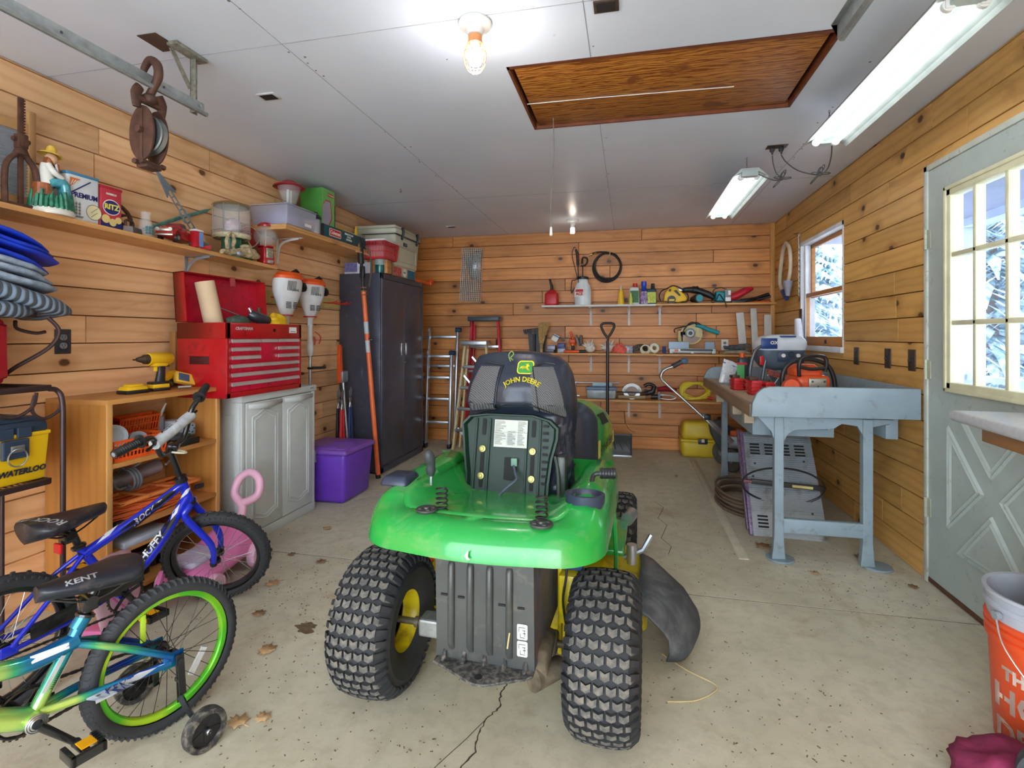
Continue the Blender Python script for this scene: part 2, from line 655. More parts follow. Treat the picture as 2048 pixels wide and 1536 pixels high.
def blot(x, y, rx, ry, m, seed, z=.0005):
 k = 34
 rng = random.Random(seed)
 ph = [rng.uniform(0,6.28)for _ in range(5)]
 poly = []
 for i in range(k):
  a = 2*PI*i/k
  r = 1+.22*sin(2*a+ph[0])+.16*sin(3*a+ph[1])+.12*sin(5*a+ph[2])+.08*sin(9*a+ph[3])
  poly.append((x+rx*r*cos(a), y+ry*r*sin(a), z))
 return MB().add(poly, [tuple(range(k))]).build('stain', m, fo)
blot(-1.35,1.98,.05,.035, OIL,5)
blot(-1.22,2.03,.03,.02, OIL,6)
blot(-1.62,3.75,.10,.05, RSTN,7)
blot(-1.15,3.72,.13,.06, RSTN,8)
blot(-1.78,4.4,.12,.03, OIL,9)
t = NT('ceiling_paint')
v = t.coord('Object')
n1 = t.noise(v,1.3,3)
n2 = t.noise(v,9,5,.5,.65)
c = t.ramp(n1, [(.3, lin((214,222,236))),(.7, lin((226,232,243)))])
c = t.mix(t.step(n2,.7,.8), c, lin((196,198,202)))
t.set(base=c, rough=.33, spec=.35)
t.bump(t.noise(v,2.4,2),.25,.02)
CEIL = t.m
HX0, HX1, HY0, HY1 = -.53,.815,2.24,2.95
ce = MB()
for a, b in(((XL-.1, YF, H),(HX0, YB+.1, H+.02)),((HX1, YF, H),(XR+.1, YB+.1, H+.02)),((HX0, YF, H),(HX1, HY0, H+.02)),((HX0, HY1, H),(HX1, YB+.1, H+.02))):
 ce.box(a, b)
co = ce.build('ceiling', CEIL)
co['kind'] = 'structure'
SEAM = mat('panel_seam',(150,152,156),.8)
sm = MB()
for x in(-1.38,-.16,1.06):
 sm.box((x-.0012, YF, H-.0012),(x+.0012,(HY0 if HX0<x<HX1 else YB), H+.001))
 if HX0<x<HX1:
  sm.box((x-.0012, HY1, H-.0012),(x+.0012, YB, H+.001))
for y in(1.86,4.3):
 sm.box((XL, y-.001, H-.0012),(XR, y+.001, H+.001))
sm.build('panel_seam', SEAM, co)
nl = MB()
rng = random.Random(4)
for k in range(60):
 x, y = rng.choice((-1.38,-1.36,-.16,-.14,1.04,1.06,-.77,.45))+rng.uniform(-.02,.02), rng.uniform(1.2,5.8)
 if not(HX0-.02<x<HX1+.02 and HY0-.02<y<HY1+.02):
  nl.cyl((x, y, H-.001),(x, y, H+.001), rng.uniform(.003,.006), n=8)
nl.build('nail_spots', mat('rusty_nail_spots',(120,110,104),.8), co)
FRAME = mat('stained_hatch_frame',(116,60,30),.6, var=.3, ns=14)
fr = MB()
for a, b in(((HX0-.03, HY0-.03, H+.02),(HX0, HY1+.03, H+.2)),((HX1, HY0-.03, H+.02),(HX1+.03, HY1+.03, H+.2)),((HX0, HY0-.03, H+.02),(HX1, HY0, H+.2)),((HX0, HY1, H+.02),(HX1, HY1+.03, H+.2)),((HX0-.03, HY0-.03, H+.2),(HX1+.03, HY1+.03, H+.22))):
 fr.box(a, b)
for a, b in(((HX0, HY0, H-.003),(HX0+.012, HY1, H+.1)),((HX1-.012, HY0, H-.003),(HX1, HY1, H+.1)),((HX0, HY0, H-.003),(HX1, HY0+.02, H+.1)),((HX0, HY1-.012, H-.003),(HX1, HY1, H+.1))):
 fr.box(a, b)
ho = fr.build('trim_1', FRAME)
ho['kind'] = 'structure'
t = NT('rotary_cut_plywood')
v = t.coord('Object',(.5,3.2,1))
wv = t.n('ShaderNodeTexWave', wave_type='BANDS', bands_direction='Y')
wv.inputs['Scale'].default_value = 5
wv.inputs['Distortion'].default_value = 14
wv.inputs['Detail'].default_value = 4
wv.inputs['Detail Scale'].default_value = 1.6
t.l(v, wv.inputs['Vector'])
c = t.ramp(wv.outputs['Fac'], [(.0, lin((120,62,18))),(.45, lin((172,108,40))),(1.0, lin((190,126,52)))])
nb = t.noise(t.coord('Object',(1,1,1),(3,1,0)),5,4,.3)
c = t.mix(t.step(nb,.64,.72), c, lin((128,70,30)))
t.set(base=c, rough=.5)
PLY = t.m
hm = MB()
hm.box((-.645,-.335,0),(.64,.315,.018),.001)
ht = hm.build('attic_hatch_panel', PLY)
ht.location = (.142,2.615, H+.012)
ht.rotation_euler = (0,0,-.006)
tag(ht, 'stained plywood attic hatch panel set in the ceiling opening', 'hatch')
MB().tube([(-.655,.02,-.004),(-.3,.03,-.003),(.1,.05,-.002),(.35,.06,-.003)],.0022,5).build('cord', WHITE, ht)
pc = thing('pull_cord', 'thin pull cord with a small white knob hanging under the attic hatch', 'cord',(-.405,2.83, H+.004))
MB().tube(spline([(0,0,0),(.003,0,-.2),(-.012,0,-.42),(-.012,0,-.60)],5),.0026,6).build('string', mat('grey_string',(120,116,108),.8), pc)
MB().lathe([(0,.045),(.006,.043),(.009,.0),(.006,-.004),(0,-.004)],12, xf((-.012,0,-.64))).build('knob', WHITE, pc)
tm = MB().box((XR-.045, YB-.018,.0),(XR, YB, H),.004)
o = tm.build('trim_2', wood('corner_moulding',(226,168,96),(170,112,54), 'Z', knots=.1))
o['kind'] = 'structure'
# ---- window in the right wall
wy0, wy1, wz0, wz1 = 4.13,5.075,1.17,2.075
WFR = mat('window_white_paint',(226,228,230),.5)
WST = wood('window_sash_wood',(206,140,70),(160,96,40), 'Y', knots=.0)
wj = MB()
wj.box((XR-.004, wy1-.016, wz0),(XR+.11, wy1, wz1))
wj.box((XR-.004, wy0, wz0),(XR+.11, wy0+.016, wz1))
wj.box((XR-.004, wy0, wz1-.03),(XR+.11, wy1, wz1))
wj.box((XR-.022, wy0-.004, wz0-.042),(XR+.11, wy1+.02, wz0),.003)
wj.box((XR+.02, wy1-.06, wz0),(XR+.05, wy1-.016, wz1))
wo = wj.build('window_1', WFR)
wo['kind'] = 'structure'
zm = 1.60
for nm, x, z0, z1 in(('sash', XR+.075, zm-.02, wz1-.03),('sash', XR+.04, wz0, zm+.02)):
 s = MB()
 bb = .035
 y0, y1 = wy0+.016, wy1-(.06 if x>XR+.05 else .03)
 s.box((x-.014, y0, z0),(x+.014, y1, z0+(.075 if z0==wz0 else bb)),.002)
 s.box((x-.014, y0, z1-bb),(x+.014, y1, z1),.002)
 s.box((x-.014, y0, z0),(x+.014, y0+bb, z1),.002)
 s.box((x-.014, y1-bb, z0),(x+.014, y1, z1),.002)
 so = s.build(nm, WST, wo)
 MB().box((x-.002, y0+bb, z0+bb),(x+.002, y1-bb, z1-bb)).build('pane', glass('window_glass',(225,235,245),.02,.10), so)
MB().box((XR+.02,4.52, wz0+.02),(XR+.027,4.57, wz0+.05),.002).build('sash_lift', mat('bronze',(90,80,66),.4,.7), wo)
# ---- exterior door with nine-lite window and cross-buck
DG = mat('door_sage_grey_paint',(176,186,180),.5, var=.05, dirt=(150,152,140), dirt_amt=.1, dns=20)
dy0, dy1, dz0, dz1 = 2.13,3.045,.025,2.085
fx = XR-.004
ly0, ly1, lz0, lz1 = 2.265,2.872,.992,1.952
d = MB()
for a, b in(((fx, dy0, dz0),(fx+.044, ly0, dz1)),((fx, ly1, dz0),(fx+.044, dy1, dz1)),((fx, ly0, dz0),(fx+.044, ly1, lz0)),((fx, ly0, lz1),(fx+.044, ly1, dz1))):
 d.box(a, b)
do = d.build('door_1', DG)
do['kind'] = 'structure'
def tri(pts, w=.034, h=.012):
 n = len(pts)
 P = [Vector((0, y, z))for y, z in pts]
 c = sum(P, Vector())/n
 mbt = MB()
 def inset(k):
  out = []
  for i in range(n):
   a, b, e = P[i-1], P[i], P[(i+1)%n]
   d1, d2 = (b-a).normalized(),(e-b).normalized()
   m = Vector((0,-d1.z, d1.y))
   if m.dot(c-a)<0:
    m = -m
   m2 = Vector((0,-d2.z, d2.y))
   if m2.dot(c-b)<0:
    m2 = -m2
   bi = (m+m2).normalized()
   out.append(b+bi*(k/max(.2, bi.dot(m))))
  return out
 L = [(0,0),(.006, h),(w*.5, h*.2),(w-.008, h),(w, h*.5)]
 loops = [[(fx+.0005-hh, p.y, p.z)for p in inset(k)]for k, hh in L]
 mbt.loft(loops, cap=False)
 mbt.add(loops[-1], [tuple(range(n)), tuple(range(n))[::-1]])
 return mbt
yl, yr, zb, zt = 2.875,2.262,.235,.90
cy, cz = (yl+yr)/2,(zb+zt)/2
gp = .062
for pts in([(yl, zb+gp*1.5),(yl, zt-gp*1.2),(cy+gp*.8, cz)], [(yr, zb+gp*1.5),(yr, zt-gp*1.2),(cy-gp*.8, cz)], [(yl-gp, zt),(yr+gp, zt),(cy, cz+gp*1.2)], [(yl-gp, zb),(yr+gp, zb),(cy, cz-gp*1.2)]):
 tri(pts).build('panel_moulding', DG, do, smooth=20)
fm = MB()
LF = mat('door_window_cream_frame',(222,218,182),.5)
for a, b in(((ly0, lz0),(ly1, lz0+.04)),((ly0, lz1-.04),(ly1, lz1)),((ly0, lz0),(ly0+.04, lz1)),((ly1-.04, lz0),(ly1, lz1))):
 fm.box((fx-.016, a[0], a[1]),(fx+.04, b[0], b[1]),.004)
fm.box((fx-.022, ly0-.006, lz0-.006),(fx, ly1+.006, lz0+.012),.003)
fm.box((fx-.022, ly0-.006, lz1-.012),(fx, ly1+.006, lz1+.006),.003)
fm.box((fx-.022, ly1-.012, lz0-.006),(fx, ly1+.006, lz1+.006),.003)
for k in(1,2):
 y = ly0+(ly1-ly0)*k/3
 fm.box((fx-.010, y-.011, lz0),(fx+.03, y+.011, lz1),.004)
 z = lz0+(lz1-lz0)*k/3
 fm.box((fx-.010, ly0, z-.011),(fx+.03, ly1, z+.011),.004)
fmo = fm.build('window_frame', LF, do)
MB().box((fx+.012, ly0+.03, lz0+.03),(fx+.016, ly1-.03, lz1-.03)).build('pane', glass('door_glass',(200,215,240),.05,.14), do)
MB().box((fx-.002, dy0,.004),(fx+.044, dy1,.03),.002).build('sweep', mat('door_sweep',(96,60,40),.7), do)
dj = MB()
dj.box((XR-.012,3.045,0),(XR+.10,3.075,2.115),.002)
dj.box((XR-.012,2.12,2.087),(XR+.10,3.075,2.115),.002)
dj.box((XR-.012,2.10,0),(XR+.10,2.128,2.115),.002)
o = dj.build('trim_3', mat('door_casing_paint',(196,200,188),.55, dirt=(150,130,100), dirt_amt=.1, dns=30))
o['kind'] = 'structure'
for z in(.38,1.08,1.74):
 hb = MB()
 hb.cyl((XR-.016,3.046, z-.05),(XR-.016,3.046, z+.05),.008, n=12)
 hb.box((XR-.014,3.046, z-.045),(XR-.010,3.07, z+.045))
 hb.box((XR-.009,3.02, z-.045),(XR-.0045,3.046, z+.045))
 for q in(-.03,0,.03):
  hb.ring((XR-.016,3.046, z+q),.0085,.0012, n=12, m=4)
 hb.build('hinge', mat('painted_hinge',(190,190,170),.45,.3), do)
hd = MB()
hd.box((XL, YF-.1,2.2),(XR, YF, H))
hd.box((XL, YF-.1,0),(XL+.35, YF,2.2))
hd.box((XR-.35, YF-.1,0),(XR, YF,2.2))
o = hd.build('wall_front', WFR)
o['kind'] = 'structure'
# ---- outside: ground, porch posts, snowy evergreens
gr = MB().box((-30,-40,-.35),(40,60,-.125)).build('ground', mat('snowy_ground',(214,218,226),.9, var=.15, ns=1.5))
gr['kind'] = 'structure'
PP = mat('porch_blue_grey_paint',(168,184,214),.6)
pr_ = thing('porch', 'pale blue painted porch posts and rail seen through the door panes', 'porch',(3.0,3.0,-.125))
p = MB()
for y in(.62,2.53):
 p.box((-.06, y-.06,0),(.06, y+.06,2.35),.004)
p.build('post', PP, pr_)
MB().box((-.08,-2.5,2.35),(.08,3.5,2.6)).build('beam', PP, pr_)
rl = MB()
rl.box((-.04,-2.5,.98),(.04,2.8,1.03))
rl.box((-.02,-2.5,.3),(.02,.5,.72))
for i in range(9):
 rl.bar((-.0,-1.6+.12*i,.72),(0,-1.45+.12*i,1.0),.03,.03)
rl.build('rail', PP, pr_)
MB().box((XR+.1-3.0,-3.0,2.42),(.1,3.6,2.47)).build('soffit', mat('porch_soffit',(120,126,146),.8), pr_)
MB().box((-.9,1.25,.7),(-.84,2.35,2.42)).build('screen_panel', mat('porch_white_panel',(226,232,244),.6), pr_)
hb = thing('hanging_planter', 'rust red planter hanging outside the small window', 'planter',(2.35,4.95,1.94))
MB().lathe([(.0,0),(.06,0),(.085,.13),(.09,.13),(.09,.145),(.07,.145),(.0,.12)],18).build('pot', mat('terracotta',(190,88,58),.7), hb)
MB().tube([(.0,0,.14),(0,0,.46)],.003,5).build('hanger', BLACK, hb)
t = NT('snowy_needles')
v = t.coord('Object')
nn_ = t.noise(v,5,5,.6)
c = t.ramp(nn_, [(.36, lin((70,112,126))),(.47, lin((150,178,190))),(.58, lin((222,232,246)))])
t.set(base=c, rough=.9)
NEED = t.m
BARK = mat('bark',(96,84,78),.9)
def spruce(x, y, h, r, seed, label):
 rng = random.Random(seed)
 tr = thing('evergreen_tree', label, 'tree',(x, y,-.125))
 MB().cyl((0,0,0),(0,0, h),.12,.02,8).build('trunk', BARK, tr)
 fb = MB()
 for k in range(230):
  f = rng.random()**.8
  z = .15+f*(h-.2)
  L = r*(1-f)*rng.uniform(.8,1.1)+.15
  a = rng.uniform(0,2*PI)
  ca, sa = cos(a), sin(a)
  sp = [Vector((ca*L*q, sa*L*q, z-.35*L*q*q))for q in(0,.35,.7,1)]
  fb.tube(sp, [.06,.09,.05,.01],4)
  side = Vector((-sa, ca,0))
  for q in range(7):
   u = .2+.12*q
   c0 = Vector((ca*L*u, sa*L*u, z-.35*L*u*u))
   for s in(-1,1):
    tip = c0+side*s*L*.32*(1.1-u*.6)+Vector((ca, sa,0))*L*.16+Vector((0,0,-.13*L-rng.random()*.06))
    md = c0.lerp(tip,.5)+Vector((0,0,.02))
    w = Vector((ca, sa,.3))*.035
    fb.add([c0, md+w, tip, md-w], [(0,1,2,3)])
 fb.build('foliage', NEED, tr)
 return tr
for i,(x, y, h, r)in enumerate(((5.3,9.2,6,1.75),(8.2,5.3,6.5,1.7),(5.2,5.9,5.0,1.25),(7.6,13.4,7,2.1),(3.9,12.9,5,1.5),(6.0,2.9,5.5,1.35),(9.3,9.2,7,2.0))):
 spruce(x, y, h, r, i+20, ['snow dusted evergreen just outside the small window', 'tall snowy evergreen behind the porch post', 'small frosted evergreen close to the porch', 'large snowy evergreen farthest back outside', 'young snowy evergreen beyond the window left edge', 'snowy evergreen seen through the door panes', 'snowy evergreen far off past the porch'][i])
# ------------------------------------------------------------ lamps of the room
GLOW = emit('lit_tube',(250,252,255),4.5)
GLOWB = emit('lit_bulb',(255,246,232),15.0)
CER = mat('white_ceramic',(222,220,214),.3)
def bulb_light(loc, caged, label):
 L = thing('ceiling_light', label, 'light', loc)
 MB().lathe([(0,0),(.062,0),(.064,-.008),(.056,-.02),(.036,-.028),(.028,-.048),(.024,-.05),(0,-.05)],28).build('base', CER, L)
 b = MB()
 b.lathe([(0,-.045),(.02,-.046),(.021,-.075),(.018,-.082),(0,-.082)],16)
 b.build('bulb_neck', WHITE, L)
 b = MB()
 R, r = .018,.0058
 pts = [(R*cos(a)*(1-.0*a), R*sin(a),-.086-.0035*a*.62)for a in[i*.5 for i in range(50)]]
 if not caged:
  b.tube(pts, r,7)
 else:
  b.lathe([(0,-.08),(.017,-.085),(.027,-.11),(.03,-.135),(.022,-.158),(0,-.168)],18)
 b.build('bulb', GLOWB, L)
 if caged:
  CG = mat('cage_peach_wire',(214,140,84),.5)
  g = MB()
  g.lathe([(.024,-.052),(.026,-.052),(.026,-.08),(.024,-.08),(.024,-.052)],18)
  for z, rr in((-.12,.043),(-.158,.038)):
   g.ring((0,0, z), rr,.0016, n=28, m=6)
  for k in range(8):
   a = 2*PI*k/8
   g.tube([(cos(a)*q, sin(a)*q, z)for q, z in spline_rz([(.025,-.07),(.034,-.095),(.0435,-.125),(.040,-.155),(.022,-.185),(.0,-.193)])],.0016,6)
  g.build('cage', CG, L)
  light('bulb_glow_near', 'POINT',(loc[0], loc[1], loc[2]-.21),5,(1,.97,.93),.03)
 return L
def spline_rz(pts):
 return[(p[0], p[1])for p in spline([(a, b,0)for a, b in pts],4)]
bulb_light((-.57,1.895, H), True, 'near ceiling bulb inside a peach coloured wire safety cage')
bulb_light((-.565,5.34, H), False, 'bare spiral bulb in a ceramic holder near the back wall')
def chain(name, a, b, mb=None, n=None, r=.0035, w=.0011):
 a, b = Vector(a), Vector(b)
 mb = mb or MB()
 L = (b-a).length
 n = n or max(3, int(L/(r*3.4)))
 d = (b-a).normalized()
 s = d.orthogonal().normalized()
 q = d.cross(s)
 for i in range(n):
  c = a.lerp(b,(i+.5)/n)
  u = s if i%2 else q
  h = L/n*.62
  mb.tube([c+d*(h*sin(t_))+u*(r*cos(t_))for t_ in[2*PI*k/10 for k in range(10)]], w,4, closed=True)
 return mb
def shop_light(x, y0, y1, z, label, near_end=True):
 L = thing('fluorescent_shop_light', label, 'light',(x,(y0+y1)/2, z))
 h = (y1-y0)/2
 W = mat('white_enamel',(176,188,184),.4)
 b = MB()
 prof = [(-.115,-.012),(-.105,.0),(-.052,.052),(.052,.052),(.105,0),(.115,-.012),(.112,-.012),(.1,.004),(.05,.030),(.022,.030),(0,.012),(-.022,.030),(-.05,.03),(-.1,.004),(-.112,-.012)]
 b.loft([[(px, yy, pz)for px, pz in prof]for yy in(-h, h)])
 b.box((-.05,-h-.002,.0),(.05,-h+.045,.045),.004)
 b.box((-.05, h-.045,.0),(.05, h+.002,.045),.004)
 b.build('reflector', W, L)
 for s in(-1,1):
  MB().cyl((s*.048,-h+.05,.006),(s*.048, h-.05,.006),.0150, n=12).build('tube', GLOW, L)
  e = MB()
  for q in(-1,1):
   e.cyl((s*.048, q*(h-.05),.006),(s*.048, q*(h-.035),.006),.02, n=12)
  e.box((s*.048-.012,-h+.03,-.006),(s*.048+.012,-h+.045,.03))
  e.build('lamp_holder', WHITE, L)
 c = MB()
 for q in(-1,1):
  for s in(-1,1):
   chain('c',(s*.03, q*(h-.1),.052),(0, q*(h-.1),.085), c)
  chain('c',(0, q*(h-.1),.085),(0, q*(h-.1), H-z), c)
 c.build('chain', DKGREY, L)
 return L
sl1 = shop_light(1.03,1.86,3.14,2.285, 'near fluorescent shop light with two lit tubes hung by the right wall')
sl2 = shop_light(.765,3.62,4.87,2.285, 'far fluorescent shop light hanging past the attic hatch')
ob = thing('ceiling_outlet', 'brown ceiling outlet feeding both shop lights', 'outlet',(.905,3.55, H))
MB().box((-.06,-.035,-.004),(.06,.035,0),.002).build('plate', mat('brown_plate',(70,54,44),.5), ob)
pl = MB()
for s in(-1,1):
 pl.box((s*.026-.013,-.014,-.03),(s*.026+.013,.014,-.004),.003)
 pl.tube([(s*.026,0,-.03),(s*.026,0,-.05)], [.009,.004],8)
pl.build('plug', BLACK, ob)
CORD = mat('grey_cord',(78,78,78),.5)
def knotcord(name, pts, c, label):
 m = MB()
 m.tube(spline(pts,6),.0035,6)
 for k in range(5):
  a = k*1.25
  u = Vector((cos(a), sin(a)*.5, sin(a*1.7)))
  m.tube([Vector(c)+u*.028*(1+cos(t_))+Vector((0,0,1)).cross(u)*.02*sin(t_)for t_ in[2*PI*q/12 for q in range(12)]],.003,6, closed=True)
 m.ball(c,.014,10,8)
 return one(m, name, CORD, label, 'cord')
knotcord('power_cord', [(.879,3.55,2.385),(.885,3.55,2.33),(.90,3.54,2.27),(.93,3.54,2.235),(.90,3.56,2.23),(.86,3.6,2.26),(.80,3.64,2.31)],(.93,3.54,2.235), 'knotted grey cord of the far shop light')
knotcord('power_cord', [(.931,3.55,2.385),(.95,3.52,2.33),(1.0,3.45,2.25),(1.08,3.38,2.20),(1.115,3.33,2.21),(1.11,3.25,2.26),(1.08,3.15,2.30)],(1.09,3.37,2.20), 'knotted grey cord of the near shop light beside the right wall')
for x, y, w, d_, lab in((-1.741,2.251,.10,.07, 'open dark junction box cut in the ceiling near the hanging pulley'),(-1.882,5.369,.10,.06, 'small dark slot in the ceiling above the back left corner'),(-.08,1.90,.09,.07, 'brown cover plate on the ceiling between the caged bulb and hatch')):
 j = thing('junction_box', lab, 'junction box',(x, y, H))
 b = MB().box((-w/2,-d_/2,-.006),(w/2, d_/2,0),.002)
 b.build('plate', mat('brown_plate',(70,54,44),.5)if y<2 else mat('white_plate',(200,200,198),.5), j)
 MB().box((-w*.38,-d_*.36,-.0075),(w*.36, d_*.36,-.0055)).build('opening', mat('dark_hole',(30,24,22),.9), j)
sun = light('sun', 'SUN',(8,3,9),2.0,(.9,.95,1.0), rot=(rad(40), rad(20),0))
sun.data.angle = rad(25)
# ------------------------------------------------------------ riding mower
from mathutils.bvhtree import BVHTree
JDG = mat('tractor_green_paint',(32,156,64),.22,.0,.10,5, dirt=(104,160,96), dirt_amt=.5, dns=7, coat=.4)
JDDG = mat('seat_pan_dark_green',(10,44,30),.5)
JDY = mat('rim_yellow_paint',(222,196,20),.35, dirt=(150,120,30), dirt_amt=.4, dns=9)
BKM = mat('satin_black_steel',(74,76,74),.4,.3, dirt=(100,96,88), dirt_amt=.15, dns=20)
NYL = mat('black_nylon_cover',(36,42,56),.32, bump=.3, bs=30)
NVY = mat('worn_black_plastic',(44,52,70),.35)
TIRE = mat('tire_rubber',(44,45,47),.8, bump=.2)
DUST = mat('tread_dusty_rubber',(96,94,90),.9, var=.3, ns=60, dirt=(134,122,104), dirt_amt=.6, dns=60)
GRIME = mat('oily_grime_casting',(108,96,78),.8,.2, var=.45, ns=24, bump=.6, bs=40)
def project(o, bvh, d, off=.0012):
 """lay a flat lettering mesh onto a curved surface (object coords), along direction d"""
 d = Vector(d).normalized()
 for v in o.data.vertices:
  h, n, i, dist = bvh.ray_cast(v.co-d*.5, d)
  if h is not None:
   v.co = h-d*off
 return o
def bvh_of(mb):
 return BVHTree.FromPolygons([tuple(v)for v in mb.v], mb.f)
def turf_tire(R, W, hub_r, rows, cols, seed=1, lug=.010):
 """low-pressure turf tyre about the x axis, chevron lugs modelled one by one"""
 mb = MB()
 Q = Matrix.Rotation(PI/2,4, 'Y')
 h = W/2
 def rad_at(x):
  q = min(1, abs(x)/h)
  return R-lug-.055*R*q**2-.16*R*max(0,(q-.72)/.28)**2
 prof = []
 for i in range(17):
  x = -h+W*i/16
  prof.append((rad_at(x), x))
 side = [(hub_r,-h*.78),(hub_r+.012,-h*.86),(hub_r+.03,-h*.97),(R*.72,-h*1.03)]
 prof = side+prof+[(r,-x)for r, x in side[::-1]]
 mb.lathe(prof,72, Q)
 for k in range(rows):
  a0 = 2*PI*k/rows
  p = 2*PI/rows
  st = k%2
  n = cols+st
  bw = W*.90/(cols+.5)
  for c in range(n):
   xc = (c-(n-1)/2)*bw
   if abs(xc)+bw*.3>h*.98:
    continue
   hw = bw*.43
   out = []
   for(dx, da)in((-1,-.34),(0,-.12),(1,-.34),(1,.30),(0,.52),(-1,.30)):
    x = xc+dx*hw
    out.append((x, a0+da*p))
   lo, hi = [], []
   for x, a in out:
    r = rad_at(x)
    lo.append((x,(r-.004)*cos(a),(r-.004)*sin(a)))
    xx = xc+(x-xc)*.9
    am = a0+(a-a0)*.88+.01*p
    hi.append((xx,(r+lug)*cos(am),(r+lug)*sin(am)))
   F = [(0,1,7,6),(1,2,8,7),(2,3,9,8),(3,4,10,9),(4,5,11,10),(5,0,6,11)]
   mb.add(lo+hi, F, None,0)
   mb.add(hi, [(0,1,4,5),(1,2,3,4)], None,1)
  for s in(-1,1):
   x0 = s*h*.80
   x1 = s*h*1.035
   r0, r1 = rad_at(x0), R*.82
   a, b = a0-.25*p, a0+.25*p
   pts = [(x0, r0+lug*.9, a),(x1, r1, a-.1*p*0),(x1*.995, r1-.02, a+.1*p),(x0, r0-.01, a)]
   V = []
   for aa in(a, b):
    for(x, r)in((x0, r0+lug*.9),(s*h*1.0, r0-.012),(x1, r1),(s*h*.93, r1-.01),(x0, r0-.01)):
     V.append((x, r*cos(aa), r*sin(aa)))
   F = [(0,1,2,3,4),(9,8,7,6,5)]+[(i,5+i,5+(i+1)%5,(i+1)%5)for i in range(5)]
   if s<0:
    F = [f[::-1]for f in F]
   mb.add(V, [f[::-1]for f in F], None,0)
 return mb
def rim_mesh(r, W):
 mb = MB()
 Q = Matrix.Rotation(PI/2,4, 'Y')
 h = W/2
 mb.lathe([(r+.012,-h*.80),(r+.004,-h*.82),(r-.004,-h*.72),(r-.012,-h*.4),(r-.014,0),(r-.02, h*.1),(r*.55, h*.22),(r*.42, h*.12),(.03, h*.12),(.028,-.02),(0,-.02)],40, Q)
 mb.lathe([(r+.012, h*.80),(r+.004, h*.82),(r-.004, h*.72),(r-.012, h*.4),(r-.014,0)],40, Q)
 return mb
tr = thing('riding_mower', 'green riding lawn mower with yellow rims and a black covered seat tipped forward', 'riding mower',(-.468,1.70,0), rad(-2.5))
TX = .045
for s in(-1,1):
 w = turf_tire(.245,.212,.10,42,5, lug=.009).build('rear_tire', [TIRE, DUST], tr, smooth=30)
 w.location = (s*.388+.008,0,.245)
 w.rotation_euler = (rad(7 if s<0 else 0),0,0)
 rm = rim_mesh(.104,.20).build('rim', JDY, w)
 if s<0:
  rm.scale = (-1,1,1)
for s in(-1,1):
 w = turf_tire(.185,.15,.075,28,3, lug=.007).build('front_tire', [TIRE, DUST], tr, smooth=30)
 w.location = (.015+s*.36,1.30,.185)
 rim_mesh(.078,.13).build('rim', JDY, w)
hw, yr, yf = .369,-.325,.33
def fend_outline(ins, z, ry=None):
 pts = []
 r = max(.02,.155-ins)
 x1, y0 = hw-ins, yr+ins*(1.0)
 for(cx, cy, a0, a1)in((-x1+r, y0+r,180,270),(x1-r, y0+r,270,360)):
  for i in range(9):
   a = rad(a0+(a1-a0)*i/8)
   pts.append((cx+r*cos(a), cy+r*sin(a)))
 L = [(-x1, yf),(-x1, yf*.66),(-x1, yf*.33),(-x1,.0)]+pts[:9]
 n = 14
 a, b = pts[8], pts[9]
 for i in range(1, n):
  q = i/n
  L.append((a[0]+(b[0]-a[0])*q, a[1]-.022*sin(PI*q)))
 L+=pts[9:]+[(x1,.0),(x1, yf*.33),(x1, yf*.66),(x1, yf)]
 return[(x+TX, y, z(x, y)if callable(z)else z)for x, y in L]
def hump(x, y):
 q = max(0, min(1,(abs(x)-.17)/.13))
 q = q*q*(3-2*q)
 f = max(0, min(1,(y+.26)/.16))
 f = f*f*(3-2*f)
 return .055*q*f
def zoff(b, drop=.0):
 return lambda x, y:b+hump(x, y)-drop*max(0,(y-.1))*1.2
fd = MB()
loops = [fend_outline(.018,.630), fend_outline(.0,.636), fend_outline(.003, zoff(.662)), fend_outline(.012, zoff(.69)), fend_outline(.032, zoff(.712)), fend_outline(.06, zoff(.722)), fend_outline(.10, zoff(.722)), fend_outline(.125, zoff(.712))]
for L, z in((loops[0],.6),(loops[1],.605)):
 for i, p in enumerate(L):
  if p[1]>.02:
   L[i] = (p[0], p[1], p[2]+.0)
fd.loft(loops, cap=False, closed=False)
inner = loops[-1]
nI = len(inner)
def deckpt(u, v):
 x = TX+(-(hw-.10)+2*(hw-.10)*u)
 y0 = yr+.10-.022*sin(PI*u)
 k = abs(2*u-1)
 y0+=.055*max(0,(k-.82)/.18)**2
 y = y0+(yf-y0)*v
 q = max(0, min(1,(abs(x-TX)-.17)/.1))
 z = .722+hump(x-TX, y)-.075*(v*v*(3-2*v))*(1-q)
 return(x, y, z)
fd.sheet(deckpt,30,18)
fo_ = fd.build('fender', JDG, tr, smooth=50, solid=.004)
m = MB()
m.add([(.055,-.357,.665),(.062,-.357,.672),(.06,-.3575,.655),(.066,-.357,.648),(.058,-.357,.645),(.05,-.357,.656)], [(5,4,3,2,1,0)])
m.build('paint_chip', mat('bare_primer',(214,218,206),.6), fo_)
fr = MB()
for s in(-1,1):
 pts = [(yf,.775),(yf+.06,.74),(yf+.12,.62),(yf+.16,.48),(yf+.20,.36)]
 x0, x1 = TX+s*.19, TX+s*(hw-.02)
 fr.loft([[(x0, y, z),(x1, y, z),(x1, y+.006, z-.006),(x0, y+.006, z-.006)]for y, z in pts])
fr.box((TX-.38, yf+.2,.33),(TX+.38, yf+.62,.355),.008)
fr.build('footrest', JDG, tr)
k_ = MB()
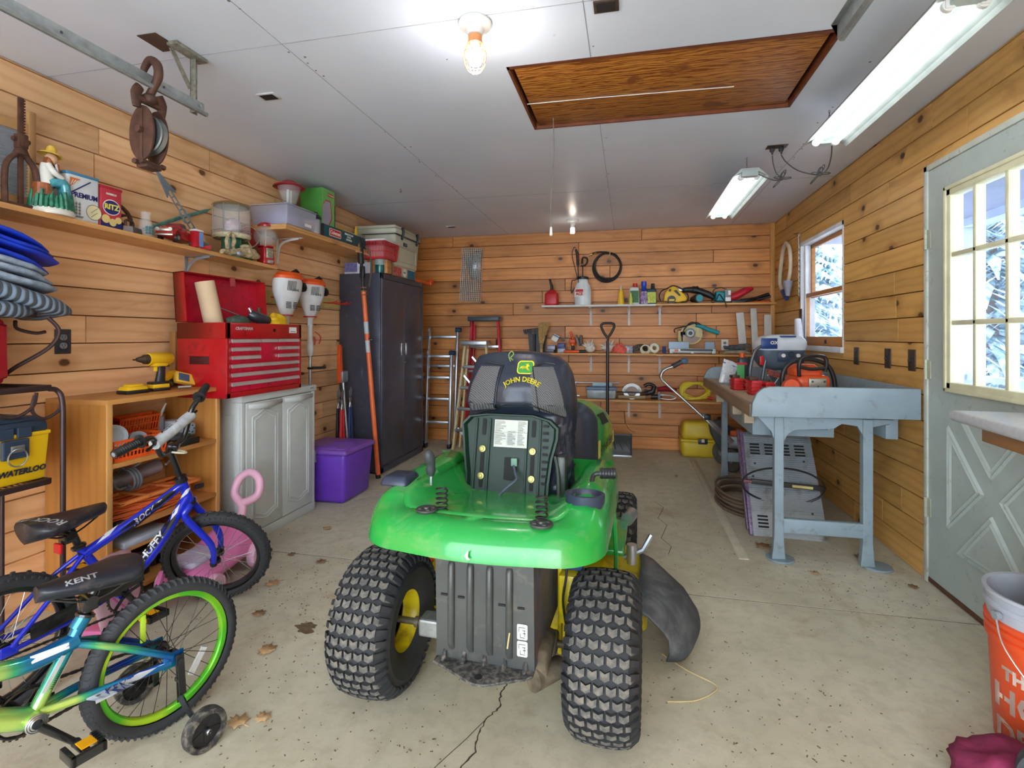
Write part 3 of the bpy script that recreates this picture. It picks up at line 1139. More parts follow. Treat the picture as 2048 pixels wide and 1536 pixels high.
def disc(x, y, z, parent, r=.032):
 d = MB()
 d.lathe([(0,0),(r,0),(r*1.05,.004),(r,.007),(r*.35,.007),(r*.3,.012),(0,.012)],28)
 for a in range(4):
  t_ = a*PI/2+.6
  d.box((r*.62*cos(t_)-.006, r*.62*sin(t_)-.006,.0065),(r*.62*cos(t_)+.006, r*.62*sin(t_)+.006,.0095),.002)
 o = d.build('spring_pad', BKM, parent)
 o.location = (x, y, z)
 return o
disc(-.115,-.235,.725, tr)
disc(.242,-.262,.724, tr)
disc(.080,-.205,.710, tr,.03)
for(x, y, z)in((-.075,-.215,.722),(.233,-.215,.722)):
 pts = [(x+.0165*cos(a), y+.0165*sin(a), z+.0145*a/(2*PI))for a in[i*.35 for i in range(90)]]
 MB().tube(pts,.0026,7).build('seat_spring', BLACK, tr)
cp = MB()
cp.lathe([(.030,.0),(.050,.002),(.058,.02),(.060,.045),(.052,.047),(.049,.044),(.042,.01),(0,.008)],32, xf((0,0,0), s=(1.0,.8,1)), arc=None)
c_ = cp.build('cup_holder', NVY, tr)
c_.location = (.345,-.12,.735)
pd = MB()
pd.box((-.05,-.05,0),(.055,.07,.032),.012, seg=3, taper=(.78,.78))
p_ = pd.build('tray', NVY, tr)
p_.location = (-.285,-.09,.755)
lv = MB()
lv.tube([(-.19,-.04,.70),(-.188,-.04,.79)],.006,8, mi=1)
lv.tube(spline([(-.188,-.04,.775),(-.188,-.044,.80),(-.186,-.05,.825),(-.19,-.06,.85),(-.196,-.068,.86)],4), [.010,.017,.015,.019,.016,.006],12)
lv.build('lever', [DKGREY, STEEL], tr)
pdl = MB()
pdl.tube(spline([(.345,.0,.70),(.35,.02,.78),(.36,.03,.80),(.385,.03,.803)],4),.0075,8)
pdl.cyl((.375,.03,.803),(.425,.032,.806),.017, n=18)
for q in range(5):
 pdl.ring((.382+.009*q,.03,.804),.0172,.0016,(1,0,0),18,5)
pdl.build('lift_handle', BLACK, tr)
sx, sy = -.006,.20
pan = [(-.172,.875),(-.178,.905),(-.150,.935),(-.08,.945),(.10,.945),(.165,.928),(.196,.90),(.195,.86),(.178,.79),(.168,.70),(.166,.632),(-.142,.632),(-.148,.72),(-.162,.80)]
def py(z):
 return sy+(z-.63)*.22
pm = MB()
outer = [(x*1.04+sx, py(z), z)for x, z in pan]
cxx, czz = sx,.79
ins1 = [(cxx+(x-cxx)*.955, py(z)-.0, z*.97+czz*.03)for x, y, z in outer]
ins2 = [(cxx+(x-cxx)*.90, py(z)+.018, z*.94+czz*.06)for x, y, z in outer]
bk = [(x, y+.03, z)for x, y, z in outer]
pm.loft([bk, outer, ins1, ins2], cap=False)
pm.add(ins2, [tuple(range(len(pan)))[::-1]])
po = pm.build('seat_pan', JDDG, tr, smooth=50)
sl = MB()
for x in(-.075,.125):
 for(z0, z1)in((.86,.925),(.665,.80)):
  yy = py((z0+z1)/2)+.017
  T_ = face((x+sx-.02, yy,(z0+z1)/2),(0,-1,.22))
  sl.prism(rrect(.016, z1-z0,.007),-.002,.0015, T_)
for k in range(9):
 z = .905-k*.026
 T_ = face((.165+sx-.012, py(z)+.012, z),(0,-1,.22))
 sl.prism(rrect(.02,.010,.001,1),-.002,.0015, T_)
z = .742
sl.prism(rrect(.048,.085,.004,2),-.002,.002, face((.03+sx-.01, py(z)+.014, z),(0,-1,.22)))
sl.build('slot', mat('dark_slot',(8,12,10),.7), po)
ribm = MB()
for x in(-.105,-.05,.10,.152):
 ribm.bar((x+sx-.02, py(.64)+.012,.65),(x+sx-.02, py(.92)+.014,.925),.008,.006,(0,1,0),.002)
ribm.build('rib', JDDG, po)
for x in(-.075,.125):
 for z in(.81,.71):
  b = MB()
  T_ = face((x+sx-.02, py(z)+.014, z),(0,-1,.22))
  b.lathe([(0,.008),(.006,.008),(.007,.005),(.0125,.0045),(.014,.002),(.014,0)],20, T_)
  b.build('bolt', mat('zinc_yellow_bolt',(150,142,84),.3,.8), po)
lb = MB()
LBL = mat('printed_label',(206,208,196),.5)
lz = .872
TL_ = face((.028+sx-.012, py(lz)+.009, lz),(0,-1,.22))
lb.box((-.066,-.052,-.001),(.066,.052,.001), M=TL_)
lo_ = lb.build('warning_label', LBL, po)
PRINT = mat('printed_ink',(58,62,60),.6)
ink = MB()
rng = random.Random(5)
for k in range(22):
 y = .047-.0042*k
 for(a, b)in((-.063,-.018),(-.012,.022),(.028,.062)):
  if k<9 and a>-.02 and a<0:
   continue
  e = a+(b-a)*rng.uniform(.5,1)
  ink.box((a, y-.0011,.001),(e, y+.0004,.0014), M=TL_)
for k in range(6):
 ink.box((-.014+.006*k,-.045,.001),(-.0135+.006*k,.005,.0014), M=TL_)
ink.box((-.065,.004,.001),(.065,.0048,.0014), M=TL_)
ink.build('print', PRINT, lo_)
bb = MB()
bb.box((-.148,-.008,.0),(.172,.02,.052),.006)
for k in range(7):
 bb.tube([(-.11+.042*k,-.009,.010),(-.112+.042*k,-.009,.038)],.0052,8)
bo = bb.build('pivot_bracket', BKM, tr)
bo.location = (sx,.165,.60)
MB().tube(spline([(.03,.235,.76),(.045,.20,.735),(.055,.175,.72),(.02,.15,.69),(.0,.12,.66),(.012,.06,.60)],6),.0058,8).build('safety_cable', mat('slate_cable',(72,84,96),.45), tr)
MB().box((-.012,-.008,0),(.012,.006,.03),.003, xf((.032,.235,.755))).build('connector', mat('green_connector',(120,160,140),.5), tr)
sec = [(.615,.02,.150,.25,.36),(.66,.035,.192,.25,.42),(.74,.035,.205,.265,.44),(.82,.03,.212,.285,.46),(.90,.025,.217,.30,.50),(.945,.022,.222,.30,.54),(.985,.022,.222,.255,.55),(1.05,.020,.214,.26,.54),(1.10,.018,.203,.28,.52),(1.14,.016,.190,.305,.50),(1.165,.012,.168,.325,.48),(1.18,.012,.12,.34,.46),(1.187,.012,.05,.36,.44)]
cv = MB()
NS = 72
loops = []
fine_sec = []
for i in range(len(sec)-1):
 for q in range(4):
  t_ = q/4
  a, b = sec[i], sec[i+1]
  fine_sec.append(tuple(a[j]+(b[j]-a[j])*t_ for j in range(5)))
fine_sec.append(sec[-1])
for(z, cx, w, y0, y1)in fine_sec:
 L = []
 for j in range(NS):
  a = 2*PI*j/NS
  ca, sa = cos(a), sin(a)
  e = .62
  x = cx+w*math.copysign(abs(ca)**e, ca)
  y = (y0+y1)/2+(y1-y0)/2*math.copysign(abs(sa)**e, sa)
  n = mnoise.noise(Vector((x*9, y*9, z*4)))*.014+mnoise.noise(Vector((x*26, y*20, z*9)))*.007
  f = 0
  if z<.95:
   g = min(1,(.95-z)/.05)
   f = .006*g*sin(a*26+z*14+2*sin(z*30))+.010*g*mnoise.noise(Vector((x*22, y*22, z*9)))
  if .92<z<1.06:
   f+=.008*sin((x-.02)*95)*(1-abs(z-.97)/.09 if abs(z-.97)<.09 else 0)*(1 if abs(x-.02)<.09 else .2)
  d = Vector((x-cx, y-(y0+y1)/2,0)).normalized()
  p = Vector((x, y, z))+d*(n+f)
  L.append(p)
 loops.append(L)
cv.loft(loops)
cvo = cv.build('seat_cover', NYL, tr, smooth=70)
bv = bvh_of(cv)
t = NT('grey_mesh_fabric')
v = t.coord('Object',(1,1,1))
wv = t.n('ShaderNodeTexWave', wave_type='BANDS', bands_direction='DIAGONAL')
wv.inputs['Scale'].default_value = 60
wv.inputs['Distortion'].default_value = 3
t.l(v, wv.inputs['Vector'])
t.set(base=t.mix(wv.outputs['Fac'], lin((58,60,66)), lin((112,110,108))), rough=.85)
MESHF = t.m
def patch(poly_fn, nu, nv, m, name, parent, bvh, d=(0,1,0), off=.003):
 mb = MB()
 dd = Vector(d)
 def fn(u, v):
  x, z = poly_fn(u, v)
  h, n, i, dist = bvh.ray_cast(Vector((x,0, z))-dd*.3, dd)
  return(h-dd*off)if h is not None else Vector((x,.4, z))
 mb.sheet(fn, nu, nv)
 mb.f = [f for f in mb.f]
 return mb.build(name, m, parent, smooth=70)
for s in(-1,1):
 def pf(u, v, s=s):
  z = .965+.165*v
  xi = .062+.02*(1-v)
  xo = .196-.05*v**2
  return(.02+s*(xi+(xo-xi)*u), z-.03*(u if s>0 else u*.6)*(1-v))
 patch(pf,14,12, MESHF, 'mesh_pocket', cvo, bv)
sm = MB()
for pts in([(-.19,.925),(-.12,.955),(-.07,.965),(-.04,.985),(.0,.988),(.07,.985),(.12,.965),(.19,.93)], [(-.13,1.145),(-.09,1.142),(-.05,1.135)], [(.07,1.13),(.11,1.145),(.15,1.14)], [(-.05,1.135),(-.065,1.05),(-.075,.96)], [(.07,1.13),(.09,1.05),(.10,.96)]):
 P = []
 for p in spline([(x+.02,0, z)for x, z in pts],6):
  h, n, i, dist = bv.ray_cast(Vector((p.x,-.1, p.z)), Vector((0,1,0)))
  if h is not None:
   P.append(h-Vector((0,.003,0)))
 if len(P)>2:
  sm.tube(P,.0028,6)
sm.build('seam', BLACK, cvo)
EMB_Y = mat('embroidery_yellow',(232,216,40),.6)
EMB_G = mat('embroidery_green',(60,140,60),.6)
TLg = face((.062,0,1.128),(0,-1,0))
d1 = MB().prism([(x, y)for x, y in rrect(.066,.050,.014,4)],0,.001, TLg)
e = d1.build('emblem', EMB_Y, cvo)
project(e, bv,(0,1,0),.003)
e = MB().prism(rrect(.058,.042,.011,4),0,.001, TLg).build('emblem_field', EMB_G, cvo)
project(e, bv,(0,1,0),.0045)
deer = [(-.024,-.006),(-.016,-.002),(-.012,-.008),(-.006,-.004),(.004,-.004),(.010,-.010),(.020,-.012),(.012,-.004),(.010,.000),(.012,.004),(.016,.004),(.016,.007),(.010,.010),(.012,.016),(.006,.012),(-.002,.014),(.004,.008),(.0,.004),(-.010,.006),(-.018,.003)]
e = MB().prism(deer[::-1],0,.001, TLg).build('leaping_deer', EMB_Y, cvo)
project(e, bv,(0,1,0),.006)
e = text('JOHN DEERE',.026, EMB_Y, cvo, face((.055,0,1.083),(0,-1,0)), bold=.0006, arc=.12)
project(e, bv,(0,1,0),.006)
MB().tube(spline([(.0,.30,1.15),(-.008,.30,1.175),(.004,.30,1.19),(.012,.30,1.178),(.0,.30,1.165),(.01,.30,1.155)],4),.0025,6).build('carabiner', mat('olive_clip',(110,130,60),.4,.5), cvo)
sb = MB()
sb.tube(spline([(.188,.24,.80),(.20,.23,.74),(.205,.21,.66),(.195,.19,.60)],5),.006,8)
sb.box((.19,.24,.62),(.228,.32,.80),.012)
sb.build('seat_bracket', BKM, tr)
hd = MB()
def hsec(y, w, zt, zb, r, xo=TX):
 pts = []
 for(a, b)in((-1, zb),(-1, zt-r)):
  pts.append((xo+a*w, y, b))
 for i in range(1,8):
  a = PI-(PI/2)*i/7
  pts.append((xo-w+r+r*cos(a), y, zt-r+r*sin(a)))
 for i in range(0,8):
  a = PI/2-(PI/2)*i/7
  pts.append((xo+w-r+r*cos(a), y, zt-r+r*sin(a)))
 pts.append((xo+w, y, zb))
 return pts
hd.loft([hsec(.80,.235,.945,.62,.12), hsec(.90,.25,.94,.56,.12), hsec(1.05,.265,.915,.52,.12), hsec(1.25,.275,.87,.50,.12), hsec(1.45,.27,.80,.46,.13), hsec(1.56,.235,.72,.44,.13), hsec(1.60,.18,.64,.46,.1)])
hdo = hd.build('hood', JDG, tr, smooth=60)
hb = bvh_of(hd)
sv = MB()
def side_poly(pts, m, nm, off=.002, par=hdo):
 mb = MB()
 V = []
 for y, z in pts:
  h, n, i, dist = hb.ray_cast(Vector((1.0, y, z)), Vector((-1,0,0)))
  V.append((h if h is not None else Vector((.28, y, z)))+Vector((off,0,0)))
 V2 = [p+Vector((.003,0,0))for p in V]
 n = len(V)
 mb.add(V+V2, [tuple(range(n,2*n))]+[(i,(i+1)%n, n+(i+1)%n, n+i)for i in range(n)])
 return mb.build(nm, m, par)
side_poly([(.86,.87),(1.02,.86),(1.10,.80),(.93,.81)], mat('dark_vent',(20,26,34),.5), 'vent')
side_poly([(.84,.745),(1.40,.70),(1.40,.64),(.84,.66)], mat('decal_yellow',(222,208,96),.4), 'decal_stripe')
e = text('JOHN DEERE',.05, PRINT, hdo, face((.40,1.08,.69),(1,0,0),(0,0,1)), bold=.001, sx=1.3)
project(e, hb,(-1,0,0),.006)
gl = MB()
for k in range(6):
 gl.box((TX-.24,.9+.1*k,.40),(TX+.265,.93+.1*k,.53),.004)
gl.box((TX-.22,.82,.34),(TX+.22,1.5,.54))
gl.build('engine_bay', BLACK, tr)
ds = MB()
ds.loft([hsec(.60,.16,.92,.40,.06, TX+.03), hsec(.66,.20,.955,.38,.08, TX+.03), hsec(.80,.235,.93,.38,.1, TX+.01), hsec(.86,.24,.90,.40,.1, TX)])
ds.build('dash_panel', NVY, tr, smooth=60)
st = MB()
st.cyl((TX,.64,.92),(TX,.52,1.0),.02)
st.ring((TX,.50,1.01),.165,.013,(0,-.6,.8),36,10)
for a in(90,210,330):
 T_ = face((TX,.50,1.01),(0,-.6,.8))
 st.tube([T_@Vector((0,0,-.01)), T_@Vector((.16*cos(rad(a)),.16*sin(rad(a)),0))],.011,8)
st.build('steering_wheel', BLACK, tr)
pw, px0 = .147,.074
pt = MB()
zt, zb_ = .63,.318
fy = -.268
pt.add([(px0-pw, fy, zt),(px0+pw, fy, zt),(px0+pw+.004, fy-.004, zb_),(px0-pw+.006, fy-.004, zb_),(px0-pw, fy+.006, zt),(px0+pw, fy+.006, zt),(px0+pw+.004, fy+.006, zb_),(px0-pw+.006, fy+.006, zb_)], [(3,2,1,0),(4,5,6,7),(0,1,5,4),(1,2,6,5),(2,3,7,6),(3,0,4,7)])
for k in range(4):
 x = px0-.096+.058*k+.006*0
 sgn = .003
 ptsr = [(x, fy-.000, zt-.035),(x, fy-.003, zt-.045),(x, fy-.0045, zt-.12),(x+(.0 if k%3 else .0), fy-.0045, zt-.27),(x+.003, fy-.001, zt-.285)]
 pt.tube(ptsr, [(.004,.009),(.010,.0105),(.010,.0105),(.010,.0105),(.004,.009)],12, flat=(0,1,0))
pto = pt.build('rear_plate', BKM, tr, smooth=50)
s_ = MB()
for x, z in((-.118,.50),(-.066,.498),(.056,.492),(.112,.49)):
 s_.box((px0+x-.010, fy-.006, z-.003),(px0+x+.010, fy-.002, z+.003),.001)
s_.build('slot', mat('dark_slot',(8,12,10),.7), pto)
hi = MB()
pl_ = [(-.142,0),(.150,0),(.150,-.022),(.132,-.040),(.03,-.092),(.0,-.094),(-.012,-.088),(-.142,-.028)]
hi.prism([(px0+x, fy+y)for x, y in pl_], zb_-.006, zb_+.002, None, bev=.002)
for k in range(5):
 x = px0-.115+.06*k
 hi.tube([(x, fy-.001, zb_+.022),(x, fy-.014, zb_+.006),(x, fy-.026, zb_+.001)], [.006,.007,.004],8)
ho_ = hi.build('hitch_plate', mat('dusty_black_steel',(62,64,66),.6,.3, var=.3, ns=60, dirt=(150,140,124), dirt_amt=.7, dns=60), tr)
MB().cyl((px0+.008, fy-.066, zb_-.008),(px0+.008, fy-.066, zb_+.0035),.011, n=20).build('hole', mat('hole_dark',(24,22,20),.9), ho_)
lbp = MB()
for z0 in(.425,.378):
 lbp.prism(rrect(.030,.043,.004,2, px0+.116, z0),-.0005,.0008, Matrix(((1,0,0,0),(0,0,-1, fy-.0045),(0,1,0,0),(0,0,0,1))))
lbo = lbp.build('instruction_label', mat('label_white',(214,216,210),.5), pto)
i2 = MB()
for(a, b, c, d)in((-.010,.012,.010,.0135),(-.010,.0,-.0085,.012),(.002,-.004,.010,-.002),(-.006,-.016,-.0045,-.004),(-.006,-.016,.008,-.0145),(.0,.004,.009,.0055),(.006,-.012,.0075,.006)):
 for z0 in(.425,.378):
  i2.box((px0+.116+a, fy-.0062, z0+b),(px0+.116+c, fy-.0052, z0+d))
i2.build('pictogram', PRINT, lbo)
MB().tube([(px0+.083, fy-.018,.425),(px0+.077, fy-.02,.382)],.0022,6).build('straw', mat('dry_straw',(206,186,130),.8), tr)
tx = MB()
tx.box((-.10,-.14,.20),(.20,.10,.36),.03)
tx.box((.13,-.20,.24),(.245,-.04,.33),.02)
tx.cyl((.27,-.10,.235),(.20,-.2,.25),.03)
jitter(tx,.012,14)
tx.build('transaxle', GRIME, tr, smooth=60)
ax = MB()
ax.cyl((-.36,0,.245),(-.09,0,.245),.0115, mi=0)
ax.cyl((.09,0,.245),(.36,0,.245),.0115)
ax.cyl((-.265,0,.245),(-.25,0,.245),.018)
ax.build('axle', mat('greasy_steel',(120,110,90),.5,.6), tr)
ab = MB()
ab.box((-.24,-.035,.215),(-.13,.035,.275),.008)
ab.box((.13,-.035,.215),(.24,.035,.275),.008)
ab.build('axle_housing', mat('cast_aluminium',(158,158,152),.5,.6, var=.2, ns=30), tr)
fm_ = MB()
fm_.box((-.07,-.262,.33),(-.058,1.1,.60))
fm_.box((.205,-.262,.30),(.218,1.1,.60))
fm_.build('frame_rail', mat('grimy_blue_black_frame',(84,90,112),.6,.3, var=.4, ns=14, dirt=(128,104,76), dirt_amt=.9, dns=9), tr)
ym = MB()
ym.box((.24,.02,.30),(.30,.12,.46),.006)
ym.box((.232,.05,.18),(.245,.08,.58),.003)
ym.build('deck_link', JDY, tr)
bl = MB()
bl.cyl((.24,.20,.50),(.30,.20,.50),.04)
bl.box((.22,.05,.46),(.32,.34,.53),.02)
bl.build('fuel_line_cover', mat('blue_grime',(62,84,130),.5), tr)
hs = MB()
hs.tube(spline([(.26,-.02,.60),(.275,-.03,.5),(.262,-.02,.40),(.27,.0,.30)],5),.004,6)
hs.build('hose', BLACK, tr)
dk = MB()
pl2 = [(-.50,.42),(-.44,.30),(-.2,.25),(.2,.25),(.44,.30),(.52,.42),(.52,.78),(.40,.92),(-.40,.92),(-.50,.78)]
dk.prism(pl2,.10,.25, scale=.98, bev=.015)
dk.prism([(x*.8, y*.8+.12)for x, y in pl2],.24,.30, scale=.8, bev=.01)
dko = dk.build('mower_deck', JDY, tr)
wl = MB()
for x in(.30,.43,-.42):
 wl.box((x-.02,.40,.255),(x+.02,.47,.2565))
wl.box((.27,.33,.30),(.35,.36,.306))
wl.build('warning_label', mat('red_white_label',(206,60,50),.5), dko)
ch = MB()
cht = [(.50,.22,.255),(.56,.52,.285),(.50,.78,.26)]
ob_ = [(.66,.27,.10),(.735,.40,.115),(.76,.52,.125),(.70,.75,.12)]
A = spline([(.475,.33,.22),(.485,.45,.27),(.49,.62,.28),(.48,.80,.25)],5)
B = spline([(.575,.325,.155),(.61,.42,.20),(.62,.60,.21),(.60,.78,.18)],5)
Cc = spline([(.60,.33,.075),(.665,.36,.075),(.715,.47,.10),(.715,.60,.12),(.67,.74,.12)],5)[:16]
D = [p+Vector((-.012,0,-.03))for p in Cc]
ch.loft([A, [a.lerp(b,.5)+Vector((0,0,.012))for a, b in zip(A, B)], B, [a.lerp(b,.5)+Vector((.01,0,.01))for a, b in zip(B, Cc)], Cc, D], cap=False, closed=False)
ch.build('discharge_chute', mat('weathered_black_chute',(70,74,78),.5, dirt=(120,122,120), dirt_amt=.4, dns=6), tr, smooth=60, solid=.006)
cl = MB()
cl.tube([(.42,.60,.30),(.50,.60,.34),(.535,.62,.40)],.012,8)
cl.cyl((.42,.9,.36),(.44,1.0,.36),.03)
cl.cyl((.455,.55,.30),(.455,.55,.38),.02)
cl.build('chute_hinge', ALU, tr)
rd = MB()
rd.tube([(.40,.30,.60),(.405,.35,.40),(.40,.38,.27)],.008,6)
rd.build('lift_rod', JDG, tr)
# ------------------------------------------------------------ children's bicycles
BTIRE = mat('bicycle_tire_rubber',(48,49,52),.75, bump=.2)
SATIN = mat('satin_black_paint',(26,27,30),.25, coat=.5)
CHAINM = mat('chain_steel',(70,68,64),.4,.8)
VINYL = mat('black_vinyl_saddle',(30,33,42),.36, dirt=(96,84,78), dirt_amt=.3, dns=16)
SPOKE = mat('spoke_steel',(196,200,204),.25,.9)
AMBER = mat('amber_reflector',(240,168,20),.2)
def bike_tire(R, r, knob, seed=0):
 mb = MB()
 QM = Matrix.Rotation(PI/2,4, 'Y')
 Rc = R-r
 prof = [(Rc+r*cos(a)*1.0, r*1.02*sin(a))for a in[rad(-125+250*i/16)for i in range(17)]]
 mb.lathe(prof,90, QM)
 if knob:
  n = 62
  for k in range(n):
   for j, ang in enumerate((-62,-24,24,62)):
    if(k+j)%2 and abs(ang)<40:
     continue
    a = 2*PI*(k+(.5 if j%2 else 0))/n
    t_ = rad(ang)
    c0 = Vector((0, Rc*cos(a), Rc*sin(a)))
    u = Vector((0, cos(a), sin(a)))
    nrm = u*cos(t_)+Vector((1,0,0))*sin(t_)
    side = Vector((0,-sin(a), cos(a)))
    up = nrm.cross(side)
    M = Matrix((side, up, nrm)).transposed().to_4x4()
    M.translation = c0+nrm*(r-.002)
    mb.box((-.0065,-.0055,0),(.0065,.0055,.0072), M=M, taper=(.7,.7))
 else:
  n = 70
  for k in range(n):
   for s in(-1,1):
    a0 = 2*PI*k/n
    pts = []
    for q in range(4):
     t_ = rad(s*(6+19*q))
     a = a0+.012*math.sin(q*1.8)+.018*q
     rr = Rc+(r+.0003)*cos(t_)
     pts.append((r*1.03*sin(t_), rr*cos(a), rr*sin(a)))
    mb.tube(pts, [(.0055,.0026),(.006,.0026),(.006,.0026),(.004,.002)],4)
 return mb
def make_wheel(parent, name, c, R, rimcol, knob, steer=None, spokecol=None, r=.024):
 """rim is the part; tyre, spokes and hub are its sub-parts"""
 rr = R-2*r+.006
 QM = Matrix.Rotation(PI/2,4, 'Y')
 m = MB()
 m.lathe([(rr+.004,-.013),(rr-.010,-.012),(rr-.014,-.008),(rr-.015,0),(rr-.014,.008),(rr-.010,.012),(rr+.004,.013),(rr,0),(rr+.004,-.013)],64, QM)
 w = m.build(name, rimcol, parent)
 w.location = c
 bike_tire(R, r, knob).build('tire', BTIRE, w)
 sp = MB()
 n = 28
 for k in range(n):
  a = 2*PI*k/n
  s = 1 if k%2 else-1
  b = a+(.9 if(k//2)%2 else-.9)
  sp.cyl((s*.028,.022*cos(b),.022*sin(b)),(0,(rr-.012)*cos(a),(rr-.012)*sin(a)),.0011, n=5, cap=False)
 sp.build('spokes', spokecol or SPOKE, w)
 h = MB()
 h.cyl((-.030,0,0),(.030,0,0),.013)
 for s in(-1,1):
  h.cyl((s*.026,0,0),(s*.030,0,0),.024)
  h.cyl((s*.03,0,0),(s*.055,0,0),.007)
  h.cyl((s*.048,0,0),(s*.056,0,0),.011, n=6)
 h.build('hub', SATIN, w)
 return w
def saddle(parent, c, L, W, tilt=.0):
 m = MB()
 loops = []
 for i in range(15):
  q = i/14
  y = -L/2+L*q
  w = W*(.5*(1-q)**.8*1.0+.13)*(min(1,(q+.04)/.18)**.5)
  if q>.93:
   w*=.75
  hgt = .030+.022*(1-q)
  top = .012*(1-q)**2+.006*q*q
  L_ = []
  for j in range(20):
   a = 2*PI*j/20
   x = w*cos(a)
   z = (hgt*.45*sin(a)+top)if sin(a)>0 else(hgt*1.0*sin(a)*(1-.3*abs(cos(a)))+top)
   L_.append((x, y, z))
  loops.append(L_)
 m.loft(loops)
 o = m.build('saddle', VINYL, parent, smooth=70)
 o.location = c
 o.rotation_euler = (tilt,0,0)
 r = MB()
 for s in(-1,1):
  r.tube(spline([(s*.012, L*.38,-.022),(s*.02, L*.1,-.05),(s*.022,-L*.12,-.052),(s*.035,-L*.3,-.03)],4),.0035,6)
 r.cyl((-.03,-.0,-.055),(.03,-.0,-.055),.014)
 r.box((-.02,-.02,-.085),(.02,.02,-.05),.004)
 r.build('rail_clamp', SATIN, o)
 return o, m
def steerM(A0, ax, ang):
 return Matrix.Translation(A0)@Matrix.Rotation(-ang,4, ax)@Matrix.Translation(-Vector(A0))
def crank_set(parent, bb, R, ang, side=1, pedal_ref=AMBER, ring_r=.062):
 c = MB()
 c.cyl((bb[0]-.045, bb[1], bb[2]),(bb[0]+.055, bb[1], bb[2]),.010)
 for s in(-1,1):
  a = ang if s>0 else ang+PI
  x = s*.055
  tip = (x+s*.012, bb[1]+.115*cos(a), bb[2]+.115*sin(a))
  c.tube([(x, bb[1], bb[2]), tip], [.011,.0085],10)
  c.ball(tip,.012,10,8)
 c.build('crank', SATIN, parent)
 g = MB()
 x = side*.044
 g.ring((x, bb[1], bb[2]), ring_r,.004,(1,0,0),44,6)
 for k in range(5):
  a = 2*PI*k/5+ang
  g.bar((x, bb[1], bb[2]),(x, bb[1]+ring_r*cos(a), bb[2]+ring_r*sin(a)),.003,.012)
 for k in range(28):
  a = 2*PI*k/28
  g.box((-.0015,-.003,0),(.0015,.003,.007), M=Matrix.Translation((x, bb[1], bb[2]))@Matrix.Rotation(a,4, 'X')@Matrix.Translation((0,0, ring_r)))
 g.build('chainring', SATIN, parent)
 for s in(-1,1):
  a = ang if s>0 else ang+PI
  px_, py_, pz_ = s*.075, bb[1]+.115*cos(a), bb[2]+.115*sin(a)
  p = MB()
  p.box((px_+(0 if s>0 else-.075), py_-.040, pz_-.013),(px_+(.075 if s>0 else 0), py_-.026, pz_+.013),.003)
  p.box((px_+(0 if s>0 else-.075), py_+.026, pz_-.013),(px_+(.075 if s>0 else 0), py_+.040, pz_+.013),.003)
  p.box((px_+(0 if s>0 else-.075), py_-.04, pz_-.013),(px_+(.012 if s>0 else-.063), py_+.04, pz_+.013),.003)
  p.box((px_+(.063 if s>0 else-.075), py_-.04, pz_-.013),(px_+(.075 if s>0 else-.063), py_+.04, pz_+.013),.003)
  p.cyl((px_, py_, pz_),(px_+s*.07, py_, pz_),.011)
  for q in range(5):
   p.box((px_+s*(.014+.011*q)-.002, py_-.041, pz_+.012),(px_+s*(.014+.011*q)+.002, py_-.025, pz_+.017))
  po_ = p.build('pedal', SATIN, parent)
  rf = MB()
  rf.box((px_+s*.037-.022, py_-.0425, pz_-.008),(px_+s*.037+.022, py_-.0395, pz_+.008),.001)
  rf.box((px_+s*.037-.020, py_-.024, pz_+.0125),(px_+s*.037+.020, py_+.012, pz_+.0155),.001)
  rf.build('reflector', pedal_ref, po_)
def chain_loop(parent, bb, hub, r1, r2, x, m):
 mb = MB()
 b, h = Vector(bb), Vector(hub)
 d = (h-b).normalized()
 n = Vector((0,-d.z, d.y))
 if n.z<0:
  n = -n
 P = [b+n*r1, h+n*r2]
 pts = []
 for t_ in range(30):
  pts.append(P[0].lerp(P[1], t_/29))
 lo = [h-n*r2, b-n*r1]
 for k in range(1,8):
  a = PI*k/8
  pts.append(h+n*r2*cos(a)+d*r2*sin(a))
 for t_ in range(30):
  pts.append(lo[0].lerp(lo[1], t_/29))
 for k in range(1,12):
  a = PI*k/12
  pts.append(b-n*r1*cos(a)-d*r1*sin(a))
 N = len(pts)
 for i in range(N):
  a, c = pts[i], pts[(i+1)%N]
  mid = (a+c)/2
  L = (c-a)
  if L.length<1e-4:
   continue
  e = L.normalized()*.0015
  mb.bar(Vector((x, a.y, a.z))-e, Vector((x, c.y, c.z))+e,.007 if i%2 else .0045,.0075, up=(1,0,0))
 mb.build('chain', m, parent)
